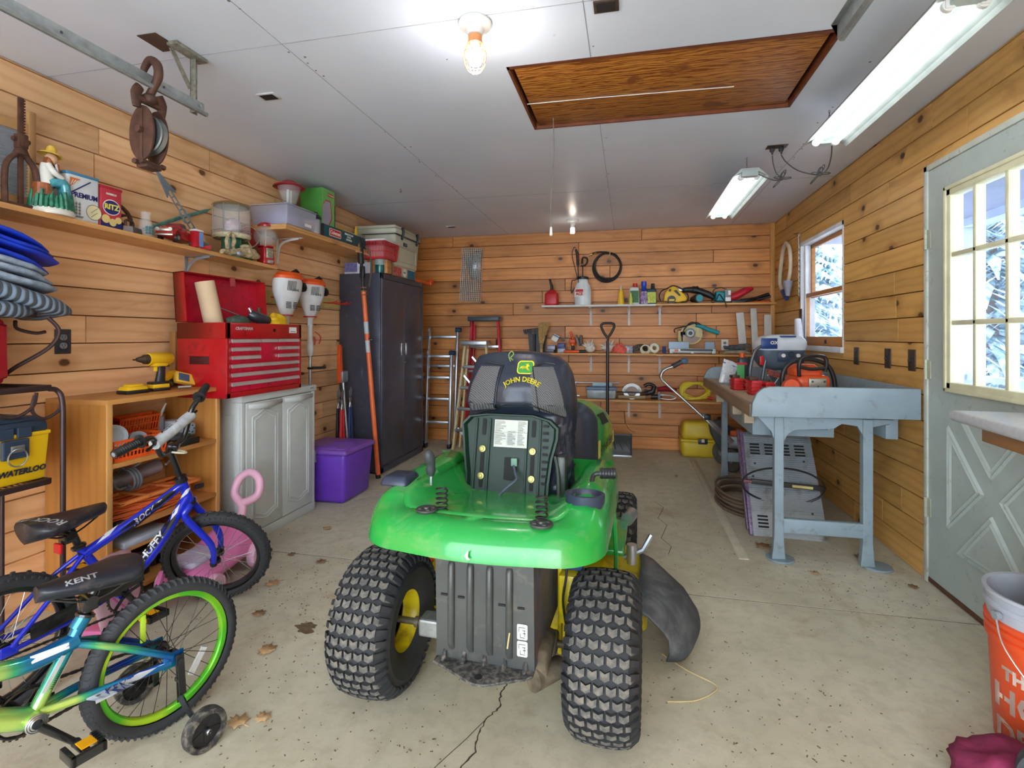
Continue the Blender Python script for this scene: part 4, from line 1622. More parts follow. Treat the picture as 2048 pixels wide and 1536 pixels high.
def handlebar(parent, M, clamp, w, rise, back, grip_m, pad=None):
 c = Vector(clamp)
 pts = [(-w,-back-.03, rise+.004),(-w+.12,-back, rise),(-w+.17,-back*.6, rise*.8),(-.085,0,.02),(-.045,.0,0),(.045,0,0),(.085,0,.02),(w-.17,-back*.6, rise*.8),(w-.12,-back, rise),(w,-back-.03, rise+.004)]
 m = MB()
 m.M = M
 m.tube([c+Vector(p)for p in spline(pts,5)],.0112,12)
 hb_ = m.build('handlebar', SATIN, parent, smooth=60)
 for s in(-1,1):
  g = MB()
  g.M = M
  a, b = c+Vector((s*(w+.004),-back-.031, rise+.004)), c+Vector((s*(w-.105),-back-.006, rise+.001))
  g.tube([a, a.lerp(b,.04), b.lerp(a,.03), b], [.015,.0165,.0158,.0158],16)
  d = (a-b).normalized()
  g.cyl(b, b+d*.005,.027)
  for q in range(9):
   g.ring(b+d*(.018+q*.009),.0163,.0009, tuple(d),16,4)
  go = g.build('grip', grip_m, hb_)
  e = MB()
  e.M = M
  e.cyl(a-d*.0, a+d*.0015,.0085)
  e.build('bar_end', GREY, go)
 if pad:
  g = MB()
  g.M = M
  y, z = -back*.5, rise*.62
  g.cyl(c+Vector((-.17, y, z)), c+Vector((.17, y, z)),.006, n=8)
  xb = MB()
  xb.M = M
  xb.cyl(c+Vector((-.125, y, z)), c+Vector((.125, y, z)),.023, n=8)
  g.build('crossbar', SATIN, hb_)
  return hb_, xb, c+Vector((0, y, z))
 return hb_, None, None
# --- blue bike, front wheel turned to the right
def blue_bike():
 Rw, wb = .231,.80
 B = thing('childs_bicycle', 'blue childs bicycle with knobby black tires and white logo lettering on its tubes', 'bicycle',(-2.010,1.285,0), rad(-8.5))
 BLU = mat('blue_enamel',(26,44,196),.2, coat=.6, var=.05)
 a = Vector((0,-sin(rad(20)), cos(rad(20))))
 A0 = Vector((0, wb-.03, Rw))
 hb0, hb1 = A0+a*.30, A0+a*.41
 bb = (0,.37,.245)
 st = Vector((0,.235,.475))
 f = MB()
 f.tube([hb0, hb1],.020,16)
 f.tube([Vector(bb), st],.0155,14)
 f.tube(spline([st+Vector((0,.01,-.035)),(0,.45,.515), hb1-a*.02],5),.0185,14)
 f.tube(spline([bb,(0,.52,.36), hb0+a*.03],5),.0200,14)
 f.cyl((-.036, bb[1], bb[2]),(.036, bb[1], bb[2]),.021)
 for s in(-1,1):
  f.tube(spline([(s*.012,.345,.25),(s*.04,.2,.235),(s*.058,.02, Rw)],5),.0085,10)
  f.tube(spline([(s*.010,.24,.44),(s*.042,.15,.37),(s*.060,.01, Rw+.01)],5),.0078,10)
  f.box((s*.058-.003,-.018, Rw-.016),(s*.058+.003,.03, Rw+.02),.003)
 f.box((-.025,.13,.33),(.025,.15,.35),.004)
 fo2 = f.build('frame', BLU, B, smooth=60)
 fb = bvh_of(f)
 WD = mat('white_decal',(226,228,232),.35)
 BD = mat('black_decal',(22,22,28),.35)
 d1 = (hb1-Vector((0,.235,.44))).normalized()
 d2 = (hb0-Vector(bb)).normalized()
 def flank(y, z, d, tilt=35):
  up = Vector((0,-d.z, d.y))
  n = Vector((cos(rad(tilt)),0,0))+up*sin(rad(tilt))
  m = Matrix((d, n.cross(d), n)).transposed().to_4x4()
  m.translation = Vector((0, y, z))
  return m,-n
 for txt, y, z, d, sz, bold, L in(('ROCK IT',.48,.515, d1,.029,.0008,.13),('HUFFY',.50,.372, d2,.036,.0013,.14)):
  M, dn = flank(y, z, d)
  dec = MB()
  dec.sheet(lambda u, v:(L*(2*u-1),.0135*(2*v-1)*min(1,5*(1-abs(2*u-1)**1.5))+.004*(2*u-1),0),30,4, M)
  P = dec.build('decal', BD, fo2)
  project(P, fb, dn,.0008)
  e = text(txt, sz, WD, fo2, M, bold=bold, shear=.25, sx=1.1)
  project(e, fb, dn,.002)
 for(y, z, d, L)in((.33,.485, d1,.05),(.645,.553, d1,.03),(.42,.305, d2,.045),(.60,.485, d2,.035)):
  M, dn = flank(y, z, d)
  dec = MB()
  dec.sheet(lambda u, v:(L*(2*u-1),.008*(2*v-1)*(1-abs(2*u-1))+.006*(2*u-1),0),12,2, M)
  P = dec.build('decal', WD, fo2)
  project(P, fb, dn,.0012)
 ang = rad(57)
 S = steerM(A0, a, ang)
 k = MB()
 k.M = S
 crown = A0+a*.285
 for s in(-1,1):
  k.tube(spline([crown+Vector((s*.005,0,.005)), crown+Vector((s*.035,0,.0)), crown+Vector((s*.052,.0,-.035)), A0+Vector((s*.052,.012,.10)), A0+Vector((s*.052,.03,0))],5), [.016,.016,.0155,.014,.0115],12)
 k.cyl(crown, crown+a*.02,.02)
 k.build('fork', BLU, B, smooth=60)
 for s in(-1,1):
  n_ = MB()
  n_.M = S
  c_ = A0+Vector((s*.052,.03,0))
  n_.cyl(c_-Vector((.006,0,0)), c_+Vector((.006,0,0)),.016, n=10)
  n_.cyl(c_+Vector((s*.006,0,0)), c_+Vector((s*.016,0,0)),.009, n=6)
  n_.build('axle_nut', SATIN, B)
 fw = make_wheel(B, 'front_wheel',(0,0,0), Rw, SATIN, True, r=.027)
 fw.matrix_local = S@Matrix.Translation(A0+Vector((0,.03,0)))
 SB = steerM(A0, a, rad(70))
 h = MB()
 h.M = S
 h.cyl(hb1-a*.005, hb1+a*.018,.026)
 h.cyl(hb0-a*.012, hb0+a*.004,.025)
 h.cyl(hb1, hb1+a*.165,.0125)
 c0 = hb1+a*.17+Vector((0,.02,.0))
 h.box(c0-Vector((.022,.022,.014)), c0+Vector((.022,.02,.018)),.008)
 h.build('stem', SATIN, B)
 hbo, pad, pc_ = handlebar(B, SB, c0,.30,.145,.0, BLACK, True)
 PADM = mat('silver_white_pad',(196,202,206),.4, var=.25, ns=30)
 po = pad.build('bar_pad', PADM, hbo, smooth=60)
 e = text('HUFFY',.042, BD, po, SB@face(pc_+Vector((.0,-.0,0)),(0,-.7,.6),(0,.6,.7)), bold=.001, shear=.3, depth=.0004)
 pb = bvh_of(pad)
 project(e, pb,(SB.to_3x3()@Vector((0,.7,-.6))),.0015)
 MB().ring(S@(c0+Vector((.0,.015,-.02))),.035,.004,(.1,.2,1),20,6).build('cable_guide', CREAM, B)
 sp_ = MB()
 sp_.tube([st-Vector((0,-.01,.03)), st+Vector((0,-.03,.085))],.0125,12)
 sp_.ring(st+Vector((0,0,0)),.018,.006,(0,-.4,.9),18,6)
 sp_.box((.012,.20,.475),(.034,.235,.487),.003)
 sp_.build('seat_post', SATIN, B)
 so, sm_ = saddle(B,(0,.195,.588),.25,.185, rad(3))
 e = text('ROCK IT',.038, WD, so, Matrix.Translation((.015,-.075,.04))@Matrix.Rotation(rad(200),4, 'Z')@Matrix.Diagonal((1,1.3,1,1)), bold=.001)
 project(e, bvh_of(sm_),(0,0,-1),.0015)
 MB().box((-.02,.165,.475),(.02,.175,.51),.003).build('rear_reflector', mat('red_reflector',(190,20,30),.2), B)
 make_wheel(B, 'rear_wheel',(0,0, Rw), Rw, SATIN, True, r=.027)
 crank_set(B, bb, Rw, rad(-58))
 chain_loop(B,(0, bb[1], bb[2]),(0,0, Rw),.062,.022,.046, CHAINM)
 g = MB()
 g.bar((.058,.06, Rw+.028),(.058, bb[1]+.06, bb[2]+.055),.006,.05, up=(0,0,1), bev=.002)
 g.build('chain_guard', SATIN, B)
 return B
blue_bike()
def green_bike():
 Rw, wb = .229,.76
 B = thing('childs_bicycle', 'small green and blue fade bicycle with lime wheel rim and training wheels', 'bicycle',(-1.450,1.386,0), rad(162.7))
 t = NT('green_blue_fade_chrome_paint')
 v = t.coord('Object')
 nz = t.noise(v,5.5,1,.0)
 c = t.ramp(nz, [(.34, lin((16,60,170))),(.46, lin((24,130,170))),(.55, lin((60,176,120))),(.64, lin((190,220,110)))])
 t.set(base=c, rough=.16, metal=.55, coat=.5)
 FADE = t.m
 t = NT('lime_chrome_rim')
 nz = t.noise(t.coord('Object'),6,1)
 t.set(base=t.ramp(nz, [(.4, lin((96,200,50))),(.6, lin((190,232,50)))]), rough=.2, metal=.4)
 LIME = t.m
 a = Vector((0,-sin(rad(20)), cos(rad(20))))
 A0 = Vector((0, wb-.03, Rw))
 hb0, hb1 = A0+a*.28, A0+a*.39
 bb = (0,.335,.235)
 st = Vector((0,.215,.455))
 f = MB()
 f.tube([hb0, hb1],.020,16)
 f.tube([Vector(bb), st],.0165,14)
 f.cyl(st-Vector((0,-.02,.03)), st,.020)
 f.tube(spline([(0,.235,.395),(0,.36,.385),(0,.5,.44), hb1-a*.03],5),.0235,14)
 f.tube(spline([bb,(0,.48,.33), hb0+a*.03],5),.028,14)
 f.cyl((-.038, bb[1], bb[2]),(.038, bb[1], bb[2]),.024)
 for s in(-1,1):
  f.tube(spline([(s*.012,.32,.245),(s*.04,.2,.24),(s*.062,.02, Rw)],5),.0115,12)
  f.tube(spline([(s*.010,.235,.385),(s*.045,.15,.34),(s*.064,.015, Rw+.02)],5),.0105,12)
  f.box((s*.062-.003,-.02, Rw-.016),(s*.062+.003,.04, Rw+.03),.004)
 fo3 = f.build('frame', FADE, B, smooth=60)
 fb = bvh_of(f)
 WD = mat('white_decal',(226,228,232),.35)
 SD = mat('silver_decal',(190,196,204),.3,.4)
 d = (Vector((0,.19,.24))-Vector((0,.02, Rw))).normalized()
 e = MB()
 e.sheet(lambda u, v:(-.08+.17*u,.0085*(2*v-1)*min(1,4*(1-u)),0),20,4, face((-.1,.15,.253),(-1,0,.4),(0,0,1)))
 e = e.build('decal', SD, fo3)
 project(e, fb,(1,0,-.4),.001)
 e = text('KENT',.022, mat('navy_decal',(30,60,130),.4), fo3, face((-.1,.16,.253),(-1,0,.4),(0,0,1)), bold=.0006, shear=.25, sx=1.3)
 project(e, fb,(1,0,-.4),.0025)
 lbm = MB().box((-.016,-.045,0),(.016,.045,.0006), M=face((-.02,.285,.33),(-1,0,0),(0,-.48,.88)))
 lb_ = lbm.build('barcode_label', WD, fo3)
 project(lb_, fb,(1,0,0),.0015)
 bc = MB()
 T_ = face((-.0205,.285,.33),(-1,0,0),(0,-.48,.88))
 for k in range(11):
  bc.box((-.009,-.036+.0048*k,0),(.009,-.034+.0048*k,.0003), M=T_)
 bo_ = bc.build('bars', mat('black_ink',(30,30,32),.5), lb_)
 project(bo_, fb,(1,0,0),.0025)
 lb2 = MB().box((-.04,-.008,0),(.04,.008,.0006), M=face((-.03,.30,.397),(-1,0,.3),(0,0,1))).build('safety_label', WD, fo3)
 project(lb2, fb,(1,0,0),.0015)
 k = MB()
 crown = A0+a*.27
 for s in(-1,1):
  k.tube(spline([crown, crown+Vector((s*.045,0,-.01)), A0+Vector((s*.05,.012,.10)), A0+Vector((s*.05,.03,0))],5),.013,10)
 k.build('fork', SATIN, B)
 make_wheel(B, 'front_wheel', A0+Vector((0,.03,0)), Rw, LIME, False)
 h = MB()
 h.cyl(hb1, hb1+a*.12,.0125)
 c0 = hb1+a*.13+Vector((0,.02,0))
 h.box(c0-Vector((.022,.022,.014)), c0+Vector((.022,.02,.018)),.008)
 h.build('stem', SATIN, B)
 handlebar(B, Matrix(), c0,.28,.11,.02, BLACK)
 sp_ = MB()
 sp_.tube([st-Vector((0,-.02,.04)), st+Vector((0,-.022,.06))],.0135,12)
 sp_.ring(st+Vector((0,-.0,.0)),.019,.006,(0,-.4,.9),18,6)
 sp_.ring(st+Vector((0,-.006,.018)),.0165,.004,(0,-.4,.9),18,6)
 sp_.build('seat_post', SATIN, B)
 so, sm_ = saddle(B,(0,.205,.553),.24,.175, rad(3))
 e = text('KENT',.022, WD, so, face((-.15,.035,.075),(-1,0,.5),(0,0,1)), bold=.0006, shear=.25, sx=1.3)
 project(e, bvh_of(sm_),(1,0,-.5),.0015)
 make_wheel(B, 'rear_wheel',(0,0, Rw), Rw, LIME, False, spokecol=SATIN)
 crank_set(B, bb, Rw, rad(50), ring_r=.06)
 cr_ = MB()
 for s in(-1,1):
  for q, rr in((0,.022),(1,.017),(2,.012)):
   cr_.ring((s*(.039+q*.001), bb[1], bb[2]), rr,.0028,(1,0,0),28,6)
 cr_.build('bottom_bracket_cup', STEEL, B)
 chain_loop(B,(0, bb[1], bb[2]),(0,0, Rw),.060,.024,.046, CHAINM)
 for s in(-1,1):
  br = MB()
  x = s*.072
  br.bar((x,-.0, Rw+.02),(x,-.005,.10),.018,.006, up=(1,0,0), bev=.001)
  br.bar((x,-.005, Rw+.02),(x+s*.02,-.002,.13),.02,.005, up=(1,0,0))
  br.tube(spline([(x,-.005,.115),(x+s*.05,-.005,.085),(x+s*.125,-.005,.062)],4), [.010,.009,.008],4)
  br.cyl((x+s*.09,-.005,.062),(x+s*.165,-.005,.062),.006)
  for z in(Rw,.17):
   br.cyl((x-s*.012,-.003, z),(x+s*.010,-.003, z),.010, n=6)
  bo2 = br.build('training_wheel_bracket', SATIN, B)
  w = MB()
  T_ = Matrix.Translation((x+s*.135,-.005,.062))@Matrix.Rotation(PI/2,4, 'Y')
  w.lathe([(.046,-.017),(.060,-.016),(.062,-.010),(.062,.010),(.060,.016),(.046,.017),(.044,.0),(.046,-.017)],36, T_)
  wo_ = w.build('training_wheel_tire', mat('scuffed_hard_rubber',(52,50,48),.8, var=.3, ns=60, dirt=(140,130,116), dirt_amt=.6, dns=50), B)
  w = MB()
  w.lathe([(.044,-.008),(.044,.008),(.012,.008),(.012,-.008),(.044,-.008)],30, T_)
  for q in range(5):
   w.bar(T_@Vector((0,0,0)), T_@Vector((.045*cos(q*1.2566),.045*sin(q*1.2566),0)),.014,.020, up=(1,0,0))
  w.cyl((x+s*.12,-.005,.062),(x+s*.155,-.005,.062),.010, n=12)
  w.build('wheel_center', BLACK, wo_)
  w = MB().ball((x+s*.157,-.005,.062),.0085,12,8)
  w.build('nut', STEEL, wo_)
 rf = MB()
 rf.box((-.004,.06,.30),(.004,.075,.385),.002, M=None)
 rf.build('spoke_reflector', mat('lime_reflector',(180,216,60),.2), B)
 rf = MB().bar((.0,-.075,.12),(.0,-.12,.19),.008,.018)
 rf.build('spoke_reflector', mat('clear_reflector',(224,226,226),.2), B)
 return B
green_bike()
# ------------------------------------------------------------ left wall
def wf(x, y, z, n=(1,0,0)):
 return face((x, y, z), n)
def outlet(loc, n, m, label, kind='duplex', sock=None):
 o = thing('wall_outlet' if kind=='duplex' else 'wall_switch', label, 'outlet' if kind=='duplex' else 'switch', loc)
 T_ = face((0,0,0), n)
 MB().box((-.036,-.058,0),(.036,.058,.006),.003, T_).build('plate', m, o)
 if kind=='duplex':
  for s in(-1,1):
   b = MB()
   b.prism(rrect(.033,.028,.013,5,0, s*.0195),.005,.008, T_)
   r_ = b.build('receptacle', sock or mat('grey_receptacle',(120,124,128),.5), o)
   h = MB()
   for q in(-.007,.007):
    h.box((q-.0012, s*.0195-.002,.0078),(q+.0012, s*.0195+.007,.0084), M=T_)
   h.cyl((0, s*.0195-.008,.0078),(0, s*.0195-.008,.0084),.0022, n=8, M=T_)
   h.build('slot', mat('dark_slot',(8,12,10),.7), r_)
 else:
  MB().box((-.005,-.012,.005),(.005,.012,.008), M=T_).build('yoke', BLACK, o)
  MB().box((-.004,-.002,.006),(.004,.012,.020),.001, T_@Matrix.Rotation(.5,4, 'X')).build('toggle', BLACK, o)
 return o
BPL = mat('black_cover_plate',(52,54,58),.35)
BRPL = mat('brown_cover_plate',(62,48,40),.4)
outlet((XL+.001,1.921,1.224),(1,0,0), BPL, 'black double outlet on the left wall above the fir bookcase')
# --- long top shelf
def zt(y):
 return 1.766-.017*(y-1.79)
ya, yb2 = .75,3.22
m = MB()
P = [(-2.6, ya, zt(ya)-.022),(-2.345, ya, zt(ya)-.022),(-2.425, yb2, zt(yb2)-.022),(-2.6, yb2, zt(yb2)-.022)]
m.add(P+[(x, y, z+.022)for x, y, z in P], [(3,2,1,0),(4,5,6,7),(0,1,5,4),(1,2,6,5),(2,3,7,6),(3,0,4,7)])
sh = thing('wall_shelf', 'long pine shelf of collectibles high on the left wall', 'shelf',(-2.6, ya, zt(ya)))
b_ = m.build('board', PINE, None)
b_.parent = sh
b_.matrix_parent_inverse = Matrix.Translation((2.6,-ya,-zt(ya)))
def bracket(parent, x, y, z, L, D, m, off=(0,0,0), ax='x', sgn=1):
 """stamped shelf bracket: wall leg down, arm out"""
 b = MB()
 o = Vector((x, y, z))-Vector(off)
 def P_(a, h, w):
  return(o.x+sgn*a, o.y+w, o.z+h)if ax=='x' else(o.x+w, o.y-a, o.z+h)
 for pts, wd, th in(([(.004,0),(.004,-L)],.024,.004),([(0,-.003),(D,-.003)],.024,.004)):
  p, q = P_(pts[0][0], pts[0][1],0), P_(pts[1][0], pts[1][1],0)
  b.bar(p, q, wd if True else th, th, up=(1,0,0)if(pts[0][0]==pts[1][0]and ax=='x')else((0,1,0)if pts[0][0]==pts[1][0]else(0,0,1)), bev=.001)
 rib = spline([P_(D*.85,-.006,0), P_(D*.4,-.018,0), P_(.03,-.05,0), P_(.012,-L*.6,0), P_(.006,-L*.95,0)],5)
 b.tube(rib, [(.007,.003),(.009,.004),(.010,.004),(.008,.004),(.004,.003)],8)
 return b.build('bracket', m, parent)
BRK = mat('white_bracket_paint',(226,226,224),.4)
BRK2 = mat('grey_bracket_paint',(150,158,168),.35,.3)
for y in(1.35,2.62):
 bracket(sh,-2.6, y, zt(y)-.022,.14,.20, BRK2 if y>2 else BRK, off=(-2.6, ya, zt(ya)))
# --- second shelf with camping gear
s2 = thing('wall_shelf', 'higher short pine shelf of camping gear near the black cabinet', 'shelf',(-2.6,3.13,2.0))
s2t = 2.022
m = MB()
for z0, z1 in((1.985,2.002),(2.004,2.021)):
 m.box((.0,.0+(0 if z0<2 else .004), z0-2.0),(.31,1.30, z1-2.0))
m.build('board', PINE, s2)
bracket(s2,-2.6,3.45,1.985,.19,.22, BRK, off=(-2.6,3.13,2.0))
MB().bar((.31,.95,-.02),(.33,1.30,-.03),.02,.01).build('edge_strip', PINE, s2)
# ---------------- items on the long shelf
T0 = lambda y:zt(y)+.0005
w = thing('washboard', 'old washboard with a ribbed metal face leaning at the left end of the long shelf', 'washboard',(-2.565,1.60, T0(1.6)))
WBW = wood('washboard_wood',(196,150,96),(140,92,50), 'Z', knots=0)
f = MB()
for y in(-.13,.145):
 f.box((.0, y,0),(.022, y+.028,.46),.004)
f.box((.0,-.11,.36),(.018,.15,.40))
f.box((.0,-.11,.05),(.018,.15,.08))
f.build('frame', WBW, w)
f = MB()
f.sheet(lambda u, v:(.010+.006*sin(v*PI*44)+.002*sin(u*60),-.105+.25*u,.08+.28*v),20,176)
f.build('ribbed_plate', mat('zinc_plate',(196,200,204),.35,.6), w)
p = thing('iron_screw_press', 'rusty cast iron arch press with a toothed upright bar', 'press',(-2.44,1.643, T0(1.643)))
f = MB()
f.box((-.025,-.07,0),(.025,.072,.022),.004)
arch = spline([(0,-.056,.02),(0,-.058,.12),(0,-.05,.18),(0,-.02,.222),(0,.0,.228),(0,.02,.222),(0,.05,.18),(0,.058,.12),(0,.056,.02)],5)
f.tube(arch, [(.014,.010)]*2,10)
f.build('arch_frame', RUST, p)
f = MB()
f.box((-.006,-.010,.02),(.006,.008,.46),.002)
for k in range(15):
 f.box((-.008,.006,.28+.012*k),(.008,.012,.286+.012*k))
f.build('rack_bar', RUST, p)
f = MB()
f.cyl((0,0,.225),(0,0,.25),.028,.02)
f.box((-.016,-.018,.25),(.018,.018,.31),.005)
f.cyl((.0,-.03,.285),(.0,.03,.285),.010)
f.cyl((.018,0,.27),(.03,0,.27),.012)
f.build('ratchet_head', RUST, p)
g = thing('ceramic_figurine', 'glazed ceramic figurine of a seated straw hatted farm figure on a stump', 'figurine',(-2.43,1.75, T0(1.75)), rad(-20), s=1.1)
CW = mat('glaze_white',(232,228,216),.15, coat=.6)
CT = mat('glaze_teal',(70,150,160),.15, coat=.6, var=.4, ns=40)
CBR = mat('glaze_brown',(150,84,44),.15, coat=.6, var=.5, ns=30)
CY = mat('glaze_yellow',(232,190,70),.15, coat=.6, var=.2, ns=30)
CGN = mat('glaze_green',(40,120,90),.15, coat=.6, var=.6, ns=50)
MB().lathe([(0,0),(.072,0),(.076,.012),(.070,.024),(0,.026)],28).build('base', CW, g)
f = MB()
f.lathe([(.062,.02),(.058,.06),(.044,.075),(0,.072)],24)
for k in range(26):
 a = k*.242
 f.tube([(.066*cos(a),.066*sin(a),.02),(.060*cos(a),.060*sin(a),.05+.02*(k%3)),(.052*cos(a+.1),.052*sin(a+.1),.075+.015*(k%2))], [.008,.006,.001],5)
f.build('grass', CGN, g)
MB().lathe([(.0,.05),(.036,.05),(.032,.12),(.0,.124)],20, xf((-.0,-.026,0))).build('stump', CBR, g)
f = MB()
f.tube(spline([(.0,-.01,.12),(.0,-.016,.16),(.0,-.014,.20)],4), [(.03,.026),(.026,.024),(.018,.018)],14)
for s in(-1,1):
 f.tube(spline([(s*.02,-.014,.195),(s*.034,.0,.165),(.012+s*.01,.03,.15)],4), [.012,.011,.008],10)
f.build('shirt', CW, g)
f = MB()
for s in(-1,1):
 f.tube(spline([(s*.014,-.01,.125),(s*.018,.035,.13),(s*.018,.042,.08),(s*.018,.045,.04)],4), [.018,.017,.014,.012],10)
f.build('trousers', CT, g)
f = MB()
f.ball((.002,.0,.222),(.019,.021,.024),16,12)
f.ball((.002,.021,.219),(.004,.005,.005),8,6)
f.build('head', mat('glaze_flesh',(214,168,132),.2, coat=.4), g)
f = MB()
f.ball((0,-.008,.205),(.022,.016,.036),12,8)
f.tube([(0,.016,.205),(0,.022,.17),(0,.02,.14)], [.010,.008,.003],8)
f.build('hair', CBR, g)
MB().lathe([(.040,.234),(.036,.240),(.018,.244),(.017,.262),(.010,.272),(0,.274)],22, xf((0,-.035,.004),(rad(-8),0,0))).build('hat', CY, g)
def tin(name, label, loc, rz, w, d, h, m, lidm, drawf):
 t_ = thing(name, label, 'tin', loc, rz)
 MB().box((-d/2,-w/2,0),(d/2, w/2, h),.010, seg=3).build('body', m, t_)
 MB().box((-d/2-.003,-w/2-.003, h-.012),(d/2+.003, w/2+.003, h+.006),.010, seg=3).build('lid', lidm, t_)
 drawf(t_, d/2+.0015)
 return t_
INKN = mat('navy_print',(36,40,110),.4)
INKO = mat('orange_print',(224,120,50),.4)
INKW = mat('white_print',(238,236,226),.4)
INKY = mat('yellow_print',(236,224,90),.4)
INKR = mat('red_print',(206,40,50),.4)
INKG = mat('grey_print',(130,134,140),.4)
def d1(t_, x):
 text('PREMIUM',.031, INKN, t_, wf(x,.004,.115), bold=.001, sx=.92)
 f = MB()
 T_ = wf(x,-.04,.168)
 f.prism([(-.02,.02),(.026,.02),(-.02,-.022)],0,.0006, T_)
 f.build('triangle_mark', INKO, t_)
 f = MB()
 for k in range(3):
  f.bar(T_@Vector((-.018+.011*k,-.014+.008*k,.0007)), T_@Vector((-.006+.011*k,.012,.0007)),.003,.0008, up=(1,0,0))
 f.build('stripes', INKW, t_)
 MB().bar(wf(x,-.03,.135)@Vector((-.02,-.01,.0006)), wf(x,-.03,.135)@Vector((.06,.052,.0006)),.005,.0008, up=(1,0,0)).build('diagonal_line', INKN, t_)
 f = MB()
 T_ = wf(x,-.026,.05)
 for k in range(3):
  f.bar(T_@Vector((-.02+.014*k,-.03,0)), T_@Vector((-.02+.014*k,.036,0)),.0015,.0012, up=(1,0,0))
  for q in range(4):
   f.prism([(-.026+.014*k,-.022+.014*q),(-.015+.014*k,-.020+.014*q),(-.017+.014*k,-.011+.014*q),(-.025+.014*k,-.012+.014*q)],0,.0006, T_)
 f.prism([(-.032,-.036),(.02,-.036),(.026,-.026),(-.036,-.028)],0,.0006, T_)
 f.build('ship_drawing', INKG, t_)
 f = MB()
 T_ = wf(x,.045,.052)
 f.prism([(.034*cos(a),.036*sin(a))for a in[2*PI*k/30 for k in range(30)]],0,.001, T_)
 f.build('cracker_round', mat('biscuit_print',(232,222,170),.5), t_)
 f = MB()
 f.ring(T_@Vector((0,0,.001)),.034,.0016,(1,0,0),30,5)
 for k in(-1,1):
  f.bar(T_@Vector((-.014,-.014+.01*k,.0012)), T_@Vector((.016,.012+.01*k,.0012)),.0025,.0008, up=(1,0,0))
 f.build('round_outline', INKG, t_)
def d2(t_, x):
 T_ = wf(x,.0,.10)
 for(a, b, m_, o)in((.043,.037, INKW,0),(.039,.033, INKN,.0008)):
  MB().prism([(a*cos(k*.2094), b*sin(k*.2094))for k in range(30)],0,.0006, T_@Matrix.Translation((0,0, o))).build('oval', m_, t_)
 text('RITZ',.034, INKY, t_, wf(x+.0016,0,.101), bold=.0014)
 text('NABISCO',.012, INKW, t_, wf(x,.0,.162), bold=.0006)
 MB().box((-.052,-.034,0),(.052,-.002,.0006), M=wf(x,0,.036)).build('lower_band', INKN, t_)
 f = MB()
 for(a, b, r)in((-.028,.042,.020),(.006,.030,.018),(.034,.044,.016)):
  f.cyl(wf(x, a, b)@Vector((0,0,0)), wf(x, a, b)@Vector((0,0,.0016)), r, n=20)
 f.build('cracker_print', mat('cracker_print',(232,206,130),.5), t_)
tin('cracker_tin', 'tall white cracker tin with blue lid, ship drawing and the word PREMIUM',(-2.455,1.868, T0(1.868)),0,.145,.10,.21, mat('tin_white',(226,230,232),.3,.1), mat('tin_blue',(84,150,190),.3,.2), d1)
tin('cracker_tin', 'smaller red cracker tin with a blue oval reading RITZ',(-2.455,2.003, T0(2.003)),0,.112,.085,.195, mat('tin_red',(206,58,74),.3,.1), mat('tin_red_lid',(190,50,64),.3,.2), d2)
w = thing('cast_iron_wheel', 'old spoked cast iron wheel leaning behind the red cracker tin', 'wheel',(-2.50,2.10, T0(2.1)))
f = MB()
T_ = xf((0,0,.085),(0, rad(-18),0))
f.M = T_
f.ring((0,0,0),.078,(.010,.006),(1,0,0),30,8)
for k in range(5):
 f.tube(spline([(0,.015*cos(k*1.2566),.015*sin(k*1.2566)),(0,.045*cos(k*1.2566+.35),.045*sin(k*1.2566+.35)),(0,.074*cos(k*1.2566+.3),.074*sin(k*1.2566+.3))],3),.006,6)
f.cyl((-.012,0,0),(.012,0,0),.018)
f.build('rim', RUST, w)
w = thing('flat_iron', 'small dark iron tool lying below the cast iron wheel', 'iron',(-2.43,2.11, T0(2.11)), rad(20))
MB().loft([[(.0,-.05,0),(.035,-.03,0),(.035,.05,0),(-.035,.05,0),(-.035,-.03,0)], [(.0,-.048,.03),(.032,-.03,.03),(.032,.046,.03),(-.032,.046,.03),(-.032,-.03,.03)]]).build('sole', mat('grey_iron',(110,104,100),.5,.6), w)
MB().tube(spline([(0,-.03,.03),(0,-.028,.06),(0,.028,.06),(0,.03,.03)],4),.006,8).build('handle', RUST, w)
GL = glass('clear_glass',(235,242,240),.02,.13)
b = thing('milk_bottle', 'short glass milk bottle with faded lettering beside the toy truck', 'bottle',(-2.43,2.20, T0(2.2)))
MB().lathe([(0,.004),(.030,0),(.034,.006),(.034,.055),(.024,.088),(.021,.105),(.025,.112),(.026,.126),(.022,.128),(.018,.108),(.021,.088),(.031,.054),(.031,.008),(0,.007)],30).build('glass', GL, b)
f = MB()
for k in range(4):
 for q in range(3):
  f.box((-.006,-.005,0),(.006,.005,.0008), M=Matrix.Rotation(-.6+.42*k,4, 'Z')@Matrix.Translation((.0345,0,.018+.014*q))@Matrix.Rotation(PI/2,4, 'Y'))
f.build('printed_band', mat('blue_green_print',(60,110,120),.5), b)
VG = mat('verdigris',(96,150,140),.6,.4, var=.3, ns=30)
a = thing('weathervane_rod', 'pale green pointed rod leaning across the wall behind the toy truck', 'rod',(-2.56,2.25, T0(2.25)))
MB().tube([(.03,.03,.06),(.01,.28,.18),(-.012,.49,.27),(-.015,.54,.295)], [.009,.011,.011,.001],6).build('rod', VG, a)
a = thing('weathervane_arrow', 'long grey openwork weathervane arrow standing point up on the shelf', 'weathervane',(-2.5,2.66, T0(2.66)))
WV = mat('grey_zinc_arrow',(130,142,150),.5,.5, var=.2)
f = MB()
p0, p1 = Vector((.02,-.02,.02)), Vector((-.03,-.29,.39))
d = (p1-p0).normalized()
n = d.cross(Vector((1,0,0))).normalized()
for s in(-1,1):
 f.tube([p0+n*s*.018, p0.lerp(p1,.8)+n*s*.012],.004,6)
